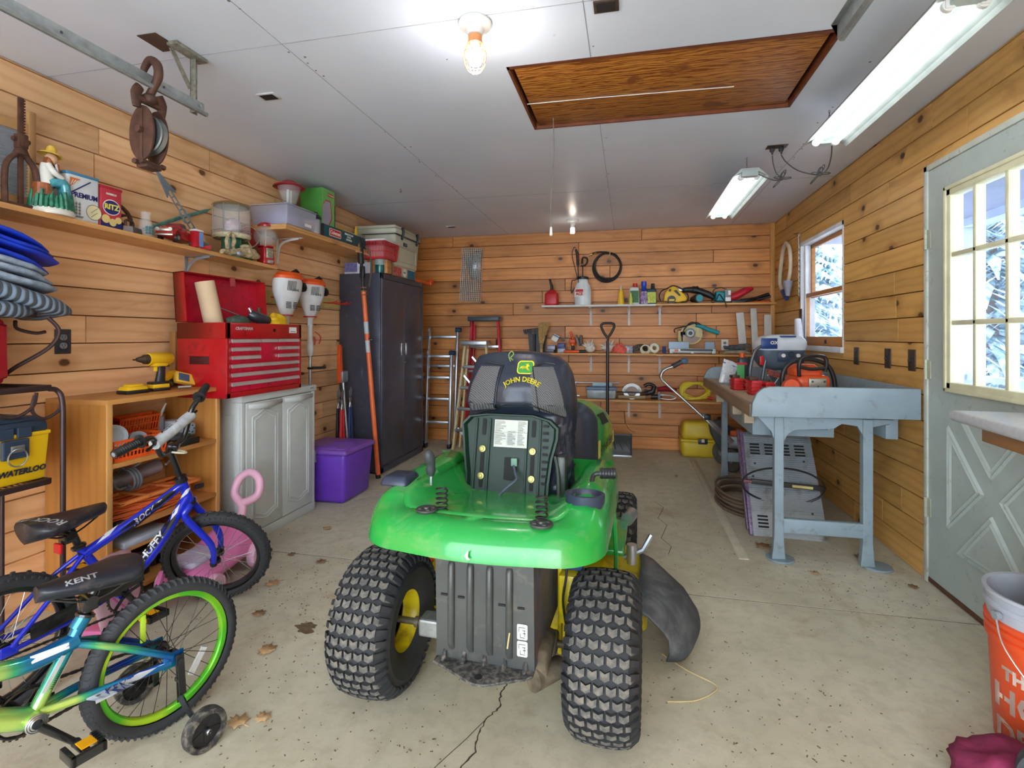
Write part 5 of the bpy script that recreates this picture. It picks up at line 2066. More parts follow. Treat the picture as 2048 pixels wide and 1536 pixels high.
for k in range(8):
 c_ = p0.lerp(p1,.12+.085*k)
 f.bar(c_-n*.016, c_+n*.016,.004,.006, up=(1,0,0))
for c_ in(p0.lerp(p1,.42), p0.lerp(p1,.50)):
 f.ring(c_,.024,.004,(1,0,0),20,6)
f.build('shaft', WV, a)
f = MB()
h0 = p0.lerp(p1,.8)
f.M = Matrix((n, d, Vector((1,0,0)))).transposed().to_4x4()
f.M.translation = h0
f.prism([(0,0),(.035,-.03),(.0,.14),(-.035,-.03)],-.004,.004)
f.build('arrowhead', WV, a)
f = MB()
f.M = Matrix((n, d, Vector((1,0,0)))).transposed().to_4x4()
f.M.translation = p0
f.prism([(0,.06),(.05,.0),(.045,-.05),(0,-.02),(-.045,-.05),(-.05,.0)],-.003,.003)
f.build('tail', WV, a)
TR = mat('toy_red_paint',(176,30,36),.3,.2, dirt=(90,50,44), dirt_amt=.5, dns=60, coat=.3)
TC = mat('toy_chrome',(196,190,170),.3,.8)
k = thing('toy_truck', 'red pressed steel toy pickup truck with a chrome grille facing left', 'toy truck',(-2.43,2.39, T0(2.39)), rad(22))
f = MB()
f.box((-.042,-.14,.022),(.042,.12,.05),.006)
f.loft([[(x, y, z)for x, z in[(-.038,.03),(-.038,.06),(-.028, h),(.028, h),(.038,.06),(.038,.03)]]for y, h in((-.14,.066),(-.10,.076),(-.055,.082),(-.03,.084))])
f.loft([[(x, y, z)for x, z in[(-.038,.05),(-.038,.085),(-.031, h),(.031, h),(.038,.085),(.038,.05)]]for y, h in((-.04,.09),(-.03,.108),(.02,.112),(.03,.085))])
for s in(-1,1):
 f.tube(spline([(s*.038,-.13,.03),(s*.043,-.11,.056),(s*.043,-.07,.056),(s*.040,-.045,.03)],4),.009,8)
f.build('cab_and_hood', TR, k)
f = MB()
f.box((-.040,.035,.03),(.040,.12,.052),.002)
f.box((-.040,.115,.03),(.040,.12,.07),.001)
for s in(-1,1):
 f.box((s*.039-.002,.035,.03),(s*.039+.002,.12,.07),.001)
f.build('bed', TR, k)
f = MB()
f.box((-.034,-.147,.045),(.034,-.138,.060),.003)
f.box((-.044,-.150,.022),(.044,-.140,.032),.003)
for s in(-1,1):
 f.cyl((s*.031,-.148,.055),(s*.031,-.135,.055),.010, n=14)
f.build('grille', TC, k)
f = MB()
f.box((-.030,-.037,.088),(.030,-.033,.102))
for s in(-1,1):
 f.box((s*.0375-.0012,-.022,.086),(s*.0375+.0012,.015,.103))
f.build('window', mat('toy_window_dark',(60,50,48),.3), k)
for y in(-.09,.08):
 for s in(-1,1):
  f = MB()
  f.cyl((s*.034, y,.020),(s*.048, y,.020),.020, n=22)
  wo = f.build('wheel', BLACK, k)
  MB().cyl((s*.046, y,.020),(s*.0495, y,.020),.011, n=14).build('hubcap', TC, wo)
c_ = thing('oil_can', 'small red white and blue tin can standing in front of the toy truck cab', 'can',(-2.40,2.492, T0(2.49)))
MB().box((-.02,-.028,0),(.02,.028,.095),.005).build('body', mat('can_red',(190,30,40),.3), c_)
MB().box((.0205,-.002,.004),(.0215,.026,.085)).build('label', mat('can_label_blue',(110,150,210),.4), c_)
MB().box((-.021,-.029,.088),(.021,.029,.1),.003).build('top', mat('can_white',(226,226,226),.4), c_)
c_ = thing('tin_plane_wing', 'small red metal wedge lying before the weathervane tail', 'toy part',(-2.39,2.565, T0(2.56)), rad(20))
MB().add([(-.03,-.03,0),(.03,-.03,0),(0,.06,0),(-.03,-.03,.012),(.03,-.03,.02),(0,.06,.006)], [(2,1,0),(3,4,5),(0,1,4,3),(1,2,5,4),(2,0,3,5)]).build('wedge', TR, c_)
L = thing('glass_globe_dispenser', 'large clear globe with wire guard on a green base, wide lid on top', 'lantern',(-2.47,2.84, T0(2.84)))
MB().lathe([(0,0),(.075,0),(.078,.02),(.060,.03),(.058,.115),(.07,.12),(0,.122)],30).build('base', mat('deep_green_enamel',(24,110,84),.25, coat=.4), L)
MB().lathe([(.102,.118),(.112,.13),(.112,.145),(.098,.15),(.07,.122)],36).build('collar', mat('cream_rim',(206,196,160),.4), L)
MB().lathe([(.100,.148),(.108,.165),(.110,.25),(.104,.315),(.088,.338),(.086,.336),(.101,.312),(.106,.25),(.104,.168),(.097,.150)],40).build('globe', GL, L)
MB().lathe([(.108,.320),(.112,.326),(.106,.334),(.07,.346),(.03,.352),(0,.353)],36).build('lid', mat('gold_tin_lid',(170,150,100),.3,.7), L)
f = MB()
for q in range(8):
 a = q*PI/4+.3
 f.cyl((.113*cos(a),.113*sin(a),.13),(.111*cos(a),.111*sin(a),.322),.002, n=6)
f.ring((0,0,.16),.114,.002, n=40, m=5)
f.build('wire_guard', STEEL, L)
f = MB()
f.ball((.0,.01,.20),(.05,.045,.06),14,10)
jitter(f,.012,20)
f.build('contents', mat('pinkish_contents',(200,170,176),.6, var=.3, ns=30), L)
STN = mat('driftwood_tan',(190,170,130),.8, var=.35, ns=50, dirt=(96,80,60), dirt_amt=.5, dns=30, bump=.5, bs=60)
dw = thing('driftwood_carving', 'tan driftwood piece with a hollow loop lying below the globe', 'driftwood',(-2.385,2.80, T0(2.8)))
f = MB()
f.tube(spline([(0,-.13,.012),(0,-.03,.022),(.0,.06,.035),(0,.13,.03),(0,.17,.012)],5), [(.016,.02),(.02,.026),(.034,.036),(.030,.034),(.010,.014)],14)
f.tube(spline([(0,-.09,.02),(0,-.10,.07),(0,-.085,.12),(0,-.06,.13),(.0,-.035,.10),(.0,-.04,.05),(0,-.05,.025)],5),.0095,8)
f.ball((0,.07,.07),(.025,.05,.016),12,8)
jitter(f,.010,26)
f.build('wood', STN, dw)
MB().ball((.03,-.03,.012),(.012,.018,.012),8,6).build('shell', mat('blue_white_shell',(150,160,190),.4), dw)
gm = thing('gumball_machine', 'small red gumball machine with an empty glass globe at the shelf end', 'gumball machine',(-2.46,3.145, T0(3.145)), rad(-18))
GR = mat('gumball_red_enamel',(190,22,40),.15, coat=.7)
MB().box((-.045,-.045,0),(.045,.045,.125),.012, seg=3, taper=(.86,.86)).build('body', GR, gm)
MB().lathe([(.05,.12),(.052,.128),(.03,.134),(0,.134)],24).build('collar', GR, gm)
MB().lathe([(.035,.132),(.065,.155),(.078,.19),(.074,.225),(.052,.258),(.036,.268),(.034,.266),(.05,.256),(.072,.224),(.076,.19),(.063,.157),(.033,.134)],32).build('globe', GL, gm)
MB().lathe([(.050,.262),(.052,.270),(.040,.286),(.015,.294),(0,.295)],26).build('lid', GR, gm)
MB().cyl((0,0,.13),(0,0,.262),.003, n=8).build('rod', STEEL, gm)
f = MB()
f.box((.040,-.027,.042),(.048,.027,.112),.004)
f.ring((.05,0,.08),.020,.003,(1,0,0),20,6)
f.bar((.055,-.018,.08),(.055,.018,.08),.006,.008, up=(1,0,0), bev=.002)
f.box((.042,-.022,.006),(.060,.022,.03),.004)
f.build('coin_plate', TC, gm)
cd = thing('painted_metal_disc', 'round red and green painted sign disc leaning behind the gumball machine', 'disc',(-2.575,3.10, T0(3.1)))
f = MB()
T_ = xf((.02,-.02,.135),(0, rad(8),0))
f.M = T_
f.cyl((-.004,0,0),(.004,0,0),.13, n=44)
f.build('disc', mat('christmas_red',(176,40,44),.4), cd)
f = MB()
f.M = T_
f.prism([(.12*cos(a),.12*sin(a))for a in[rad(-200+8*q)for q in range(24)]],0,.002, wf(.0055,0,0))
f.build('green_field', mat('christmas_green',(30,120,70),.4), cd)
f = MB()
f.M = T_
f.tube(spline([(.01,-.11,-.03),(.01,-.04,.04),(.01,.04,-.01),(.01,.11,.05)],5),.004,6)
f.ring((.008,0,0),.122,.003,(1,0,0),40,5)
f.build('cream_line', CREAM, cd)
# ---------------- items on the camping shelf  (x about -2.42, top 2.022)
bz = s2t+.0005
CLR = glass('frosted_clear_plastic',(214,214,232),.25,.45)
b = thing('clear_storage_bin', 'translucent plastic storage bin on the left end of the camping shelf', 'bin',(-2.42,3.30, bz))
f = MB()
f.box((-.15,-.155,0),(.13,.165,.135),.012, taper=(1.08,1.08))
f.build('bin', CLR, b)
f = MB()
f.box((-.163,-.17,.135),(.143,.18,.145),.004)
f.build('rim', CLR, b)
MB().box((-.11,-.12,.004),(.1,.13,.10),.02).build('contents', mat('lilac_contents',(150,146,186),.7, var=.3, ns=14), b)
MB().box((.132,.04,.02),(.1335,.12,.075)).build('paper_label', INKW, b)
CRL = mat('lantern_red',(176,22,36),.25, coat=.5)
L = thing('camping_lantern', 'red capped clear lantern standing on the translucent bin, its top near the ceiling', 'lantern',(-2.43,3.36, bz+.1455))
MB().lathe([(0,0),(.058,0),(.062,.014),(.05,.03),(.045,.045),(0,.045)],28).build('base', mat('lantern_grey',(96,100,110),.4), L)
MB().lathe([(.045,.045),(.06,.09),(.082,.17),(.080,.17),(.058,.092),(.043,.047)],32).build('globe', GL, L)
MB().lathe([(.112,.168),(.106,.180),(.06,.198),(.05,.212),(.02,.222),(0,.223)],34).build('cap', CRL, L)
f = MB()
for s in(-1,1):
 f.cyl((0, s*.016,.045),(0, s*.016,.15),.010, n=12)
f.build('lamp_tube', WHITE, L)
CGB = mat('coleman_green_print',(76,150,60),.5)
CDG = mat('box_dark_green',(18,84,76),.5)
b = thing('lantern_box', 'tall green retail box with a red lantern pictured, near the ceiling', 'box',(-2.40,3.70, bz), rad(0))
MB().box((-.115,-.085,0),(.075,.085,.385),.002).build('carton', CGB, b)
f = MB()
f.box((.0755,-.085,.0),(.077,.085,.385))
f.build('front_panel', mat('box_front_green',(120,190,100),.5), b)
f = MB().prism([(-.08,-.15),(-.02,-.15),(.055,-.03),(.03,.10),(-.04,.10),(-.08,.05)],0,.001, wf(.0775,0,.20)).build('picture_frame', INKR, b)
f = MB().prism([(-.08,-.14),(-.03,-.14),(.04,-.03),(.02,.09),(-.04,.09),(-.08,.045)],0,.001, wf(.0787,0,.20)).build('picture', mat('lantern_picture',(170,160,176),.5), b)
f = MB().box((-.038,-.014,0),(.038,.014,.001),.002, wf(.0777,.03,.345)).build('logo_patch', INKR, b)
text('Coleman',.02, INKW, b, wf(.079,.03,.345))
L = thing('camping_lantern', 'silver and black lantern standing in front of the tall green box', 'lantern',(-2.375,3.585, bz), s=.93)
MB().lathe([(0,0),(.052,0),(.054,.01),(.054,.12),(.048,.135),(0,.135)],28).build('body', mat('silver_plastic',(190,192,198),.35,.3), L)
MB().lathe([(.058,.135),(.060,.148),(.05,.165),(.03,.18),(.028,.195),(0,.197)],28).build('cap', BLACK, L)
b = thing('stove_box', 'long dark green camp stove carton lettered Coleman lying along the shelf edge', 'box',(-2.345,3.93, bz))
SB_ = MB().box((-.045,-.33,0),(.045,.33,.098),.002).build('carton', mat('stove_box_green',(24,78,84),.5), b)
MB().box((-.046,-.331,0),(.046,-.327,.10),.001).build('end_panel', BLACK, b)
f = MB().prism(rrect(.17,.062,.012,4),0,.001, wf(.0455,-.17,.05)).build('logo_border', INKW, b)
f = MB().prism(rrect(.16,.052,.010,4),0,.001, wf(.0462,-.17,.05)).build('logo_patch', INKR, b)
text('Coleman',.042, INKW, b, wf(.0475,-.17,.05), bold=.0008, sx=.95)
for tx_, z_, sz in(('PERFECTFLOW',.076,.02),('STOVE',.054,.02),('2-BURNER',.032,.02)):
 text(tx_, sz, INKW, b, wf(.0458,.04, z_), bold=.0006)
b = thing('stove_carton', 'dark teal carton standing behind the stove box', 'box',(-2.49,3.90, bz))
MB().box((-.06,-.07,0),(.06,.075,.33),.002).build('carton', CDG, b)
text('Coleman',.03, INKW, b, wf(.061,.0,.17))
b = thing('yellow_lamp', 'small yellow plastic lamp part behind the stove box', 'lamp',(-2.47,4.10, bz))
MB().lathe([(0,0),(.035,0),(.038,.1),(.03,.15),(.036,.155),(.036,.17),(0,.172)],20).build('body', YELLOW, b)
MB().box((-.01,.04,0),(.01,.056,.16),.003).build('bracket', YELLOW, b)
b = thing('galvanised_pail', 'galvanised tub at the right end of the camping shelf', 'pail',(-2.44,4.29, bz))
MB().lathe([(0,.004),(.075,.0),(.078,.01),(.095,.13),(.101,.132),(.101,.138),(.093,.136),(.074,.010),(0,.008)],32).build('tub', GALV, b)
# ---------------- black steel cabinet
BC = mat('black_cabinet_paint',(76,78,92),.30,.2, var=.12, ns=5, dirt=(100,100,110), dirt_amt=.15, dns=18)
cabx, caby0, caby1, cabh = -2.165,4.31,5.27,1.82
cb_ = thing('steel_cabinet', 'tall black steel storage cabinet with two doors against the left wall', 'cabinet',((XL+cabx)/2,(caby0+caby1)/2,0))
cw, cd_ = (caby1-caby0)/2,(cabx-(XL+.01))/2
MB().box((-cd_,-cw,.012),(cd_-.02, cw, cabh),.004).build('body', BC, cb_)
f = MB()
f.box((cd_-.02,-cw,.012),(cd_,-cw+.03, cabh),.002)
f.box((cd_-.02, cw-.03,.012),(cd_, cw, cabh),.002)
f.box((cd_-.02,-cw, cabh-.05),(cd_, cw, cabh),.002)
f.box((cd_-.02,-cw,.012),(cd_, cw,.07),.002)
f.build('front_frame', BC, cb_)
for s in(-1,1):
 y0, y1 = (-cw+.032,-.002)if s<0 else(.002, cw-.032)
 d_ = MB().box((cd_-.018, y0,.073),(cd_-.001, y1, cabh-.053),.003).build('door', BC, cb_)
 hy = -.055 if s<0 else .045
 MB().box((cd_-.003, hy-.017,1.06),(cd_+.003, hy+.017,1.18),.002).build('handle', STEEL, d_)
 MB().box((cd_+.002, hy-.006,1.075),(cd_+.0045, hy+.006,1.165),.001).build('handle_recess', BLACK if s<0 else ALU, d_)
 if s>0:
  MB().cyl((cd_-.002,.02,.99),(cd_+.008,.02,.99),.009, n=14).build('lock', STEEL, d_)
for(a, b2)in((-1,-1),(-1,1),(1,-1),(1,1)):
 MB().cyl((a*(cd_-.03), b2*(cw-.03),0),(a*(cd_-.03), b2*(cw-.03),.014),.018, n=12).build('foot', GALV, cb_)
MB().box((cd_-.002, cw-.10, cabh-.035),(cd_+.0008, cw-.02, cabh-.012)).build('name_plate', INKG, cb_)
top = cabh+.0005
b = thing('small_carton', 'small purple and white carton on the near corner of the black cabinet', 'box',(-2.42,4.42, top), rad(0))
MB().box((-.13,-.10,0),(.13,.055,.10),.002).build('carton', mat('carton_white',(206,206,214),.6, var=.2, ns=20), b)
MB().box((-.128,-.1015,.015),(-.0,-.1005,.098)).build('printed_side', mat('carton_purple',(110,104,150),.6, var=.3, ns=40), b)
pr2 = thing('propane_canister', 'small green propane canister on the cabinet top front edge', 'gas canister',(-2.215,4.365, top))
MB().lathe([(0,0),(.045,0),(.048,.008),(.048,.13),(.040,.155),(.018,.168),(.014,.19),(.012,.205),(0,.206)],28).build('tank', mat('propane_green',(16,84,80),.25,.3, coat=.3), pr2)
MB().lathe([(.0485,.075),(.0488,.076),(.0488,.135),(.0485,.136)],28).build('label', mat('propane_label',(150,170,168),.5, var=.3, ns=60), pr2)
wb_ = thing('wooden_block', 'rough wooden block beside the propane canister', 'wood block',(-2.24,4.455, top))
MB().box((-.09,-.025,0),(.045,.025,.12),.004).build('block', DWOOD, wb_)
pc2 = thing('soda_crate', 'shallow wooden soda crate painted red and blue under the tan cooler', 'crate',(-2.36,4.77, top))
CR = MB()
x0, x1, y0, y1, hh = -.21,.20,-.27,.27,.10
CR.box((x1-.012, y0,0),(x1, y1, hh),.002)
CR.box((x0, y0,0),(x0+.012, y1, hh),.002)
CR.box((x0, y0,0),(x1, y0+.012, hh),.002)
CR.box((x0, y1-.012,0),(x1, y1, hh),.002)
CR.box((x0, y0,0),(x1, y1,.01))
co_ = CR.build('crate', mat('old_crate_wood',(214,190,160),.8, var=.2, ns=20), pc2)
MB().box((-.25,-.045,0),(-.07,.04,.0012), M=wf(x1+.0004,0,.05)).build('red_panel', mat('worn_red_paint',(196,76,66),.8, var=.3, ns=60, dirt=(220,200,180), dirt_amt=.5, dns=60), co_)
MB().box((.07,-.045,0),(.25,.04,.0012), M=wf(x1+.0004,0,.05)).build('blue_panel', mat('worn_blue_paint',(40,110,140),.8, var=.3, ns=60, dirt=(200,200,190), dirt_amt=.3, dns=60), co_)
MB().cyl((x1,0,.05),(x1+.0015,0,.05),.043, n=30).build('white_round', INKW, co_)
text('PEPSI',.024, mat('worn_navy',(40,70,120),.7), co_, wf(x1+.0022,0,.05))
kb = thing('red_basket', 'red slatted plastic basket with a white lid beside the tan cooler', 'basket',(-2.24,4.40, top+.125))
wb_2 = MB()
BK = mat('basket_red',(206,40,50),.4)
def slat_basket(mb, w, d, h, n, t_=.003, k=1.12, z0=.0):
 for(ax_, L_, o_)in(('y', w, d),('x', d, w)):
  for s in(-1,1):
   for i in range(n+1):
    q = -1+2*i/n
    if ax_=='y':
     mb.bar((s*o_/2, q*L_/2, z0+.012),(s*o_/2*k, q*L_/2*k, z0+h),.006, t_, up=(1,0,0))
    else:
     mb.bar((q*L_/2, s*o_/2, z0+.012),(q*L_/2*k, s*o_/2*k, z0+h),.006, t_, up=(0,1,0))
 for z, kk, th in((0,1,.016),(h*.42,1+(k-1)*.42,.006),(h*.74,1+(k-1)*.74,.006),(h, k,.012)):
  a, b = d/2*kk, w/2*kk
  for p, q in(((-a,-b),(a,-b)),((a,-b),(a, b)),((a, b),(-a, b)),((-a, b),(-a,-b))):
   mb.bar((*p, z0+z+th/2),(*q, z0+z+th/2),.006, th)
 mb.box((-d/2,-w/2, z0),(d/2, w/2, z0+.003))
 return mb
slat_basket(wb_2,.26,.22,.15,16).build('basket', BK, kb)
MB().box((-.132,-.155,.155),(.132,.155,.172),.006).build('lid', WHITE, kb)
MB().box((-.10,-.12,.005),(.10,.12,.13),.02).build('contents', mat('pale_contents',(220,216,214),.7), kb)
MB().box((-.10,-.045,-.124),(.10,.05,-.001),.004).build('wooden_riser', DWOOD, kb)
CL = mat('cooler_tan',(206,204,180),.45, var=.04)
ck = thing('tan_cooler', 'tan rotomoulded cooler with black latches on top of the black cabinet', 'cooler',(-2.35,4.83, top+.1005))
MB().box((-.20,-.26,0),(.185,.26,.30),.02, seg=3, taper=(1.08,1.10)).build('body', CL, ck)
MB().box((-.225,-.295,.302),(.21,.295,.355),.016, seg=3).build('lid', CL, ck)
MB().box((-.222,-.292,.355),(.20,.292,.385),.02, seg=3).build('lid_top', CL, ck)
MB().box((-.21,-.288,.296),(.207,.288,.303)).build('gasket', DKGREY, ck)
for y in(-.16,.19):
 f = MB()
 f.tube(spline([(.215, y,.375),(.225, y,.33),(.215, y,.28),(.203, y+.005,.262)],4), [(.014,.006),(.016,.007),(.012,.006),(.016,.008)],8)
 f.build('latch', BLACK, ck)
f = MB().box((-.045,-.018,0),(.045,.018,.004),.002, wf(.196,-.06,.225)).build('name_plate', DKGREY, ck)
text('YETI',.022, ALU, f, wf(.2005,-.06,.225))
f = MB()
for p, q in(((.2,-.20,.19),(.2,.20,.19)),((.2,.20,.19),(.193,.20,.05)),((.193,.2,.05),(.193,-.2,.05)),((.193,-.2,.05),(.2,-.20,.19))):
 f.bar(p, q,.006,.006, up=(1,0,0), bev=.002)
f.build('panel_rib', CL, ck)
sw = thing('orange_bar_clamp', 'orange plastic clamp jutting from the cabinet top toward the back wall', 'clamp',(-2.20,5.25, top))
f = MB()
f.box((-.02,-.16,.0),(.02,.24,.03),.004)
f.box((-.03,.24,-.0),(.035,.30,.05),.006)
f.box((-.03,.30,.02),(.035,.33,.075),.006)
f.build('body', ORANGE, sw)
# ---------------- tool chest, white cabinet
WC = mat('taupe_white_resin',(206,210,206),.45, var=.04)
wx, wy0, wy1, wh = -2.215,2.63,3.355,.90
wcb = thing('resin_cabinet', 'pale grey resin cabinet with arched door panels under the red tool chest', 'cabinet',((-2.58+wx)/2,(wy0+wy1)/2,0))
a, b = (wx+2.58)/2,(wy1-wy0)/2
MB().box((-a,-b,0),(a-.02, b, wh-.045),.004).build('body', WC, wcb)
MB().box((-a-.0,-b-.012, wh-.045),(a+.008, b+.012, wh),.008).build('top', WC, wcb)
f = MB()
f.box((a-.02,-b,0),(a, b,.06),.004)
f.box((a-.02,-b,.06),(a-.002,-b+.03, wh-.045),.003)
f.box((a-.02, b-.03,.06),(a-.002, b, wh-.045),.003)
f.build('front_frame', WC, wcb)
for s in(-1,1):
 y0, y1 = (-b+.032,-.002)if s<0 else(.002, b-.032)
 d_ = MB().box((a-.018, y0,.065),(a+.002, y1, wh-.05),.004).build('door', WC, wcb)
 cy_, hw_ = (y0+y1)/2,(y1-y0)/2-.05
 for kk, oo in((1,0),(.82,.002)):
  pts = [(a+.003, cy_-hw_*kk,.15)]
  arc_ = lambda q:(.025*sin(PI*q)**2 if q<1 else 0)
  lo_ = [(a+.003, cy_+hw_*kk*(-1+2*q),(.15 if kk==1 else .17)-.03*(sin(PI*q)**2))for q in[i/12 for i in range(13)]]
  hi_ = [(a+.003, cy_+hw_*kk*(1-2*q),(.76 if kk==1 else .74)+.035*(sin(PI*q)**2))for q in[i/12 for i in range(13)]]
  MB().tube(lo_+hi_,.0045,6, closed=True).build('panel_moulding', WC, d_, smooth=60)
 hn = MB()
 yh = (y0+.02, y1-.0)
 hn.loft([[(a+.002, yh[0], wh-.085),(a+.002, yh[0], wh-.060)], [(a+.018, cy_, wh-.1),(a+.014, cy_, wh-.06)], [(a+.002, yh[1], wh-.085),(a+.002, yh[1], wh-.06)]], cap=False, closed=False)
 hn.build('grip', WC, d_, solid=.004)
f = MB()
for p, q in(((-.13,-b-.002,.12),(-.13,-b-.002,.78)),((-.13,-b-.002,.78),(.13,-b-.002,.78)),((.13,-b-.002,.78),(.13,-b-.002,.12)),((.13,-b-.002,.12),(-.13,-b-.002,.12))):
 f.bar(p, q,.008,.006, up=(0,1,0), bev=.002)
f.build('side_moulding', WC, wcb)
MB().box((-.018,-.004,0),(.018,.004,.001), M=wf(a+.0085, b-.05, wh-.02)).build('name_plate', INKG, wcb)
TRED = mat('tool_chest_red',(186,22,30),.3,.1, var=.1, ns=6, dirt=(120,20,24), dirt_amt=.2, dns=12, coat=.3)
TRIN = mat('chest_inside_red',(212,24,60),.3,.1, var=.12, ns=8, dirt=(150,20,50), dirt_amt=.4, dns=30)
tc = thing('tool_chest', 'red steel tool chest with silver drawer pulls and its lid raised', 'tool chest',(-2.34,2.80, wh+.0005))
hx, hy, hz = .165,.335,.425
f = MB()
f.box((-hx,-hy,0),(hx-.006, hy,.335),.003)
f.box((-hx,-hy,.335),(-hx+.003, hy, hz))
f.box((hx-.009,-hy,.335),(hx, hy, hz),.001)
f.box((-hx,-hy,.335),(hx,-hy+.003, hz))
f.box((-hx, hy-.003,.335),(hx, hy, hz))
f.box((hx-.008,-hy,0),(hx,-hy+.028, hz),.002)
f.box((hx-.008, hy-.022,0),(hx, hy, hz),.002)
f.box((hx-.008,-hy,0),(hx, hy,.028),.002)
f.build('body', TRED, tc)
ALP = mat('drawer_pull_aluminium',(206,204,204),.3,.5)
def drawer(y0, y1, z0, z1):
 d_ = MB().box((hx-.01, y0, z0),(hx-.002, y1, z1),.002).build('drawer', TRIN, tc)
 p_ = MB()
 p_.loft([[(hx-.002, yy, z1-.002),(hx+.006, yy, z1-.006),(hx+.008, yy, z1-.022),(hx+.004, yy, z1-.024),(hx-.002, yy, z1-.018)]for yy in(y0+.001, y1-.001)])
 p_.build('pull', ALP, d_)
yl_, yr_ = -hy+.034, hy-.026
zz = .334
for(z0, z1)in((.292,.334),(.244,.286),(.196,.238)):
 drawer(yl_, yl_+.235, z0, z1)
 drawer(yr_-.215, yr_, z0, z1)
drawer(yl_+.239, yr_-.219,.196,.334)
drawer(yl_, yr_,.146,.190)
drawer(yl_, yr_,.094,.140)
drawer(yl_, yr_,.034,.088)
f = MB()
f.box((-.09,-hy-.006,.235),(.055,-hy+.002,.252),.003)
f.build('side_handle', TRED, tc)
MB().box((-.08,-hy-.0015,.19),(.05,-hy+.001,.235),.001).build('handle_opening', mat('dark_red_recess',(70,10,14),.6), tc)
text('CRAFTSMAN',.024, mat('badge_silver',(214,210,206),.3,.4), tc, wf(hx+.0005,-.20,.392), bold=.0008)
MB().box((-.038,-.019,0),(.038,.019,.001), M=wf(hx+.0004,.245,.388)).build('sticker', INKW, tc)
text('Tool Storage',.010, INKN, tc, wf(hx+.0014,.245,.378), bold=.0003)
MB().cyl((hx-.002,.06,.385),(hx+.004,.06,.385),.010, n=14).build('lock', mat('dark_lock',(60,30,30),.4,.6), tc)
f = MB()
T_ = Matrix.Translation((-hx-.004,0, hz+.004))@Matrix.Rotation(rad(-4),4, 'Y')
f.M = T_
lw, lh, ld = hy+.002,.285,.07
f.box((-.004,-lw,0),(0, lw, lh))
f.box((-.004,-lw,0),(ld,-lw+.004, lh))
f.box((-.004, lw-.004,0),(ld, lw, lh))
f.box((-.004,-lw, lh-.004),(ld, lw, lh))
lo2 = f.build('lid', TRED, tc)
MB().box((.0005,-lw+.005,.002),(.003, lw-.005, lh-.006), M=T_).build('lid_lining', TRIN, lo2)
MB().box((ld-.01,.02, lh-.055),(ld+.008,.05, lh+.004),.002, T_).build('hasp', mat('hasp_pink',(200,90,90),.4,.4), lo2)
TZ = wh+.40
pt_ = thing('paper_towel_roll', 'tan cardboard roll leaning inside the open tool chest lid', 'roll',(-2.43,2.60, TZ))
MB().tube([(.03,.02,.02),(.0,-.02,.27)], [.052,.052],26).build('roll', mat('kraft_card',(226,196,158),.7, var=.06), pt_)
GNT = mat('olive_cloth',(72,92,76),.8, var=.4, ns=20, bump=.4)
def cloth_lump(name, label, cat, loc, rx, ry, rz_, m, seed, amp=.35, group=None):
 mb = MB()
 mb.ball((0,0,0),1,30,18)
 for i, v in enumerate(mb.v):
  n_ = mnoise.noise(v*2.2+Vector((seed,0,0)))*amp+mnoise.noise(v*5.5+Vector((0, seed,0)))*amp*.4
  q = v*(1+n_)
  mb.v[i] = Vector((q.x*rx, q.y*ry, max(0, q.z*rz_+rz_*.45)))
 return one(mb, name, m, label, cat, loc, group=group, smooth=80)
cloth_lump('work_glove', 'dark green rag crumpled beside the cardboard roll', 'cloth',(-2.33,2.73, TZ),.055,.085,.05, GNT,3)
cloth_lump('work_glove', 'yellow work glove draped over the tool chest front corner', 'glove',(-2.29,3.02, TZ),.06,.10,.065, YELLOW,5)
w = thing('grinder_tool', 'black hand tool lying in the open tool chest', 'power tool',(-2.31,2.87, TZ))
f = MB()
f.tube(spline([(.03,.06,.05),(.03,.0,.058),(.02,-.04,.07),(.0,-.06,.09)],4), [.03,.036,.034,.028],16)
f.build('body', mat('tool_black_shiny',(50,52,58),.3, coat=.4), w)
MB().cyl((0,.02,.07),(-.01,.03,.13),.011).build('side_handle', mat('brown_handle',(90,70,50),.6), w)
MB().cyl((.02,-.05,.07),(0,-.07,.125),.010).build('spout', STEEL, w)
w = thing('screwdriver', 'long steel screwdriver shaft resting on the green rag', 'screwdriver',(-2.37,2.72, TZ+.06))
MB().cyl((0,-.08,.055),(.04,.09,.0),.0035, n=8).build('shaft', STEEL, w)
# ---------------- baker's rack with folded blankets, red case and yellow box
RK = mat('rack_brown_iron',(70,52,52),.4,.4)
rk = thing('metal_rack', 'brown wrought metal rack with scroll brackets at the far left', 'rack',(-2.42,1.2,0))
rx0, rx1, ry0, ry1 = -.155,.175,-.55,.41
def mesh_shelf(z, w1=rx1, nm='shelf'):
 f = MB()
 for p, q in(((rx0, ry0, z),(w1, ry0, z)),((w1, ry0, z),(w1, ry1, z)),((w1, ry1, z),(rx0, ry1, z)),((rx0, ry1, z),(rx0, ry0, z))):
  f.bar(p, q,.02,.022, bev=.002)
 for i in range(48):
  y = ry0+(ry1-ry0)*i/47
  f.bar((rx0, y, z-.002),(w1, y, z-.002),.004,.003)
 for i in range(8):
  x = rx0+(w1-rx0)*(i+.5)/8
  f.bar((x, ry0, z-.006),(x, ry1, z-.006),.004,.003)
 return f.build(nm, RK, rk)
mesh_shelf(.675)
mesh_shelf(1.045)
mesh_shelf(1.335,.10)
for y in(ry0, ry1+.03):
 MB().tube(spline([(rx1-.0, y-.03 if y>0 else y,1.04),(rx1+.0, y+.0,1.03),(rx1+.01, y+.012,.98),(rx1+.01, y+.014,.8),(rx1+.01, y+.014,0)],5),.010,10).build('leg', RK, rk)
 MB().cyl((rx0, min(y, ry1),0),(rx0, min(y, ry1),1.55),.011).build('leg', RK, rk)
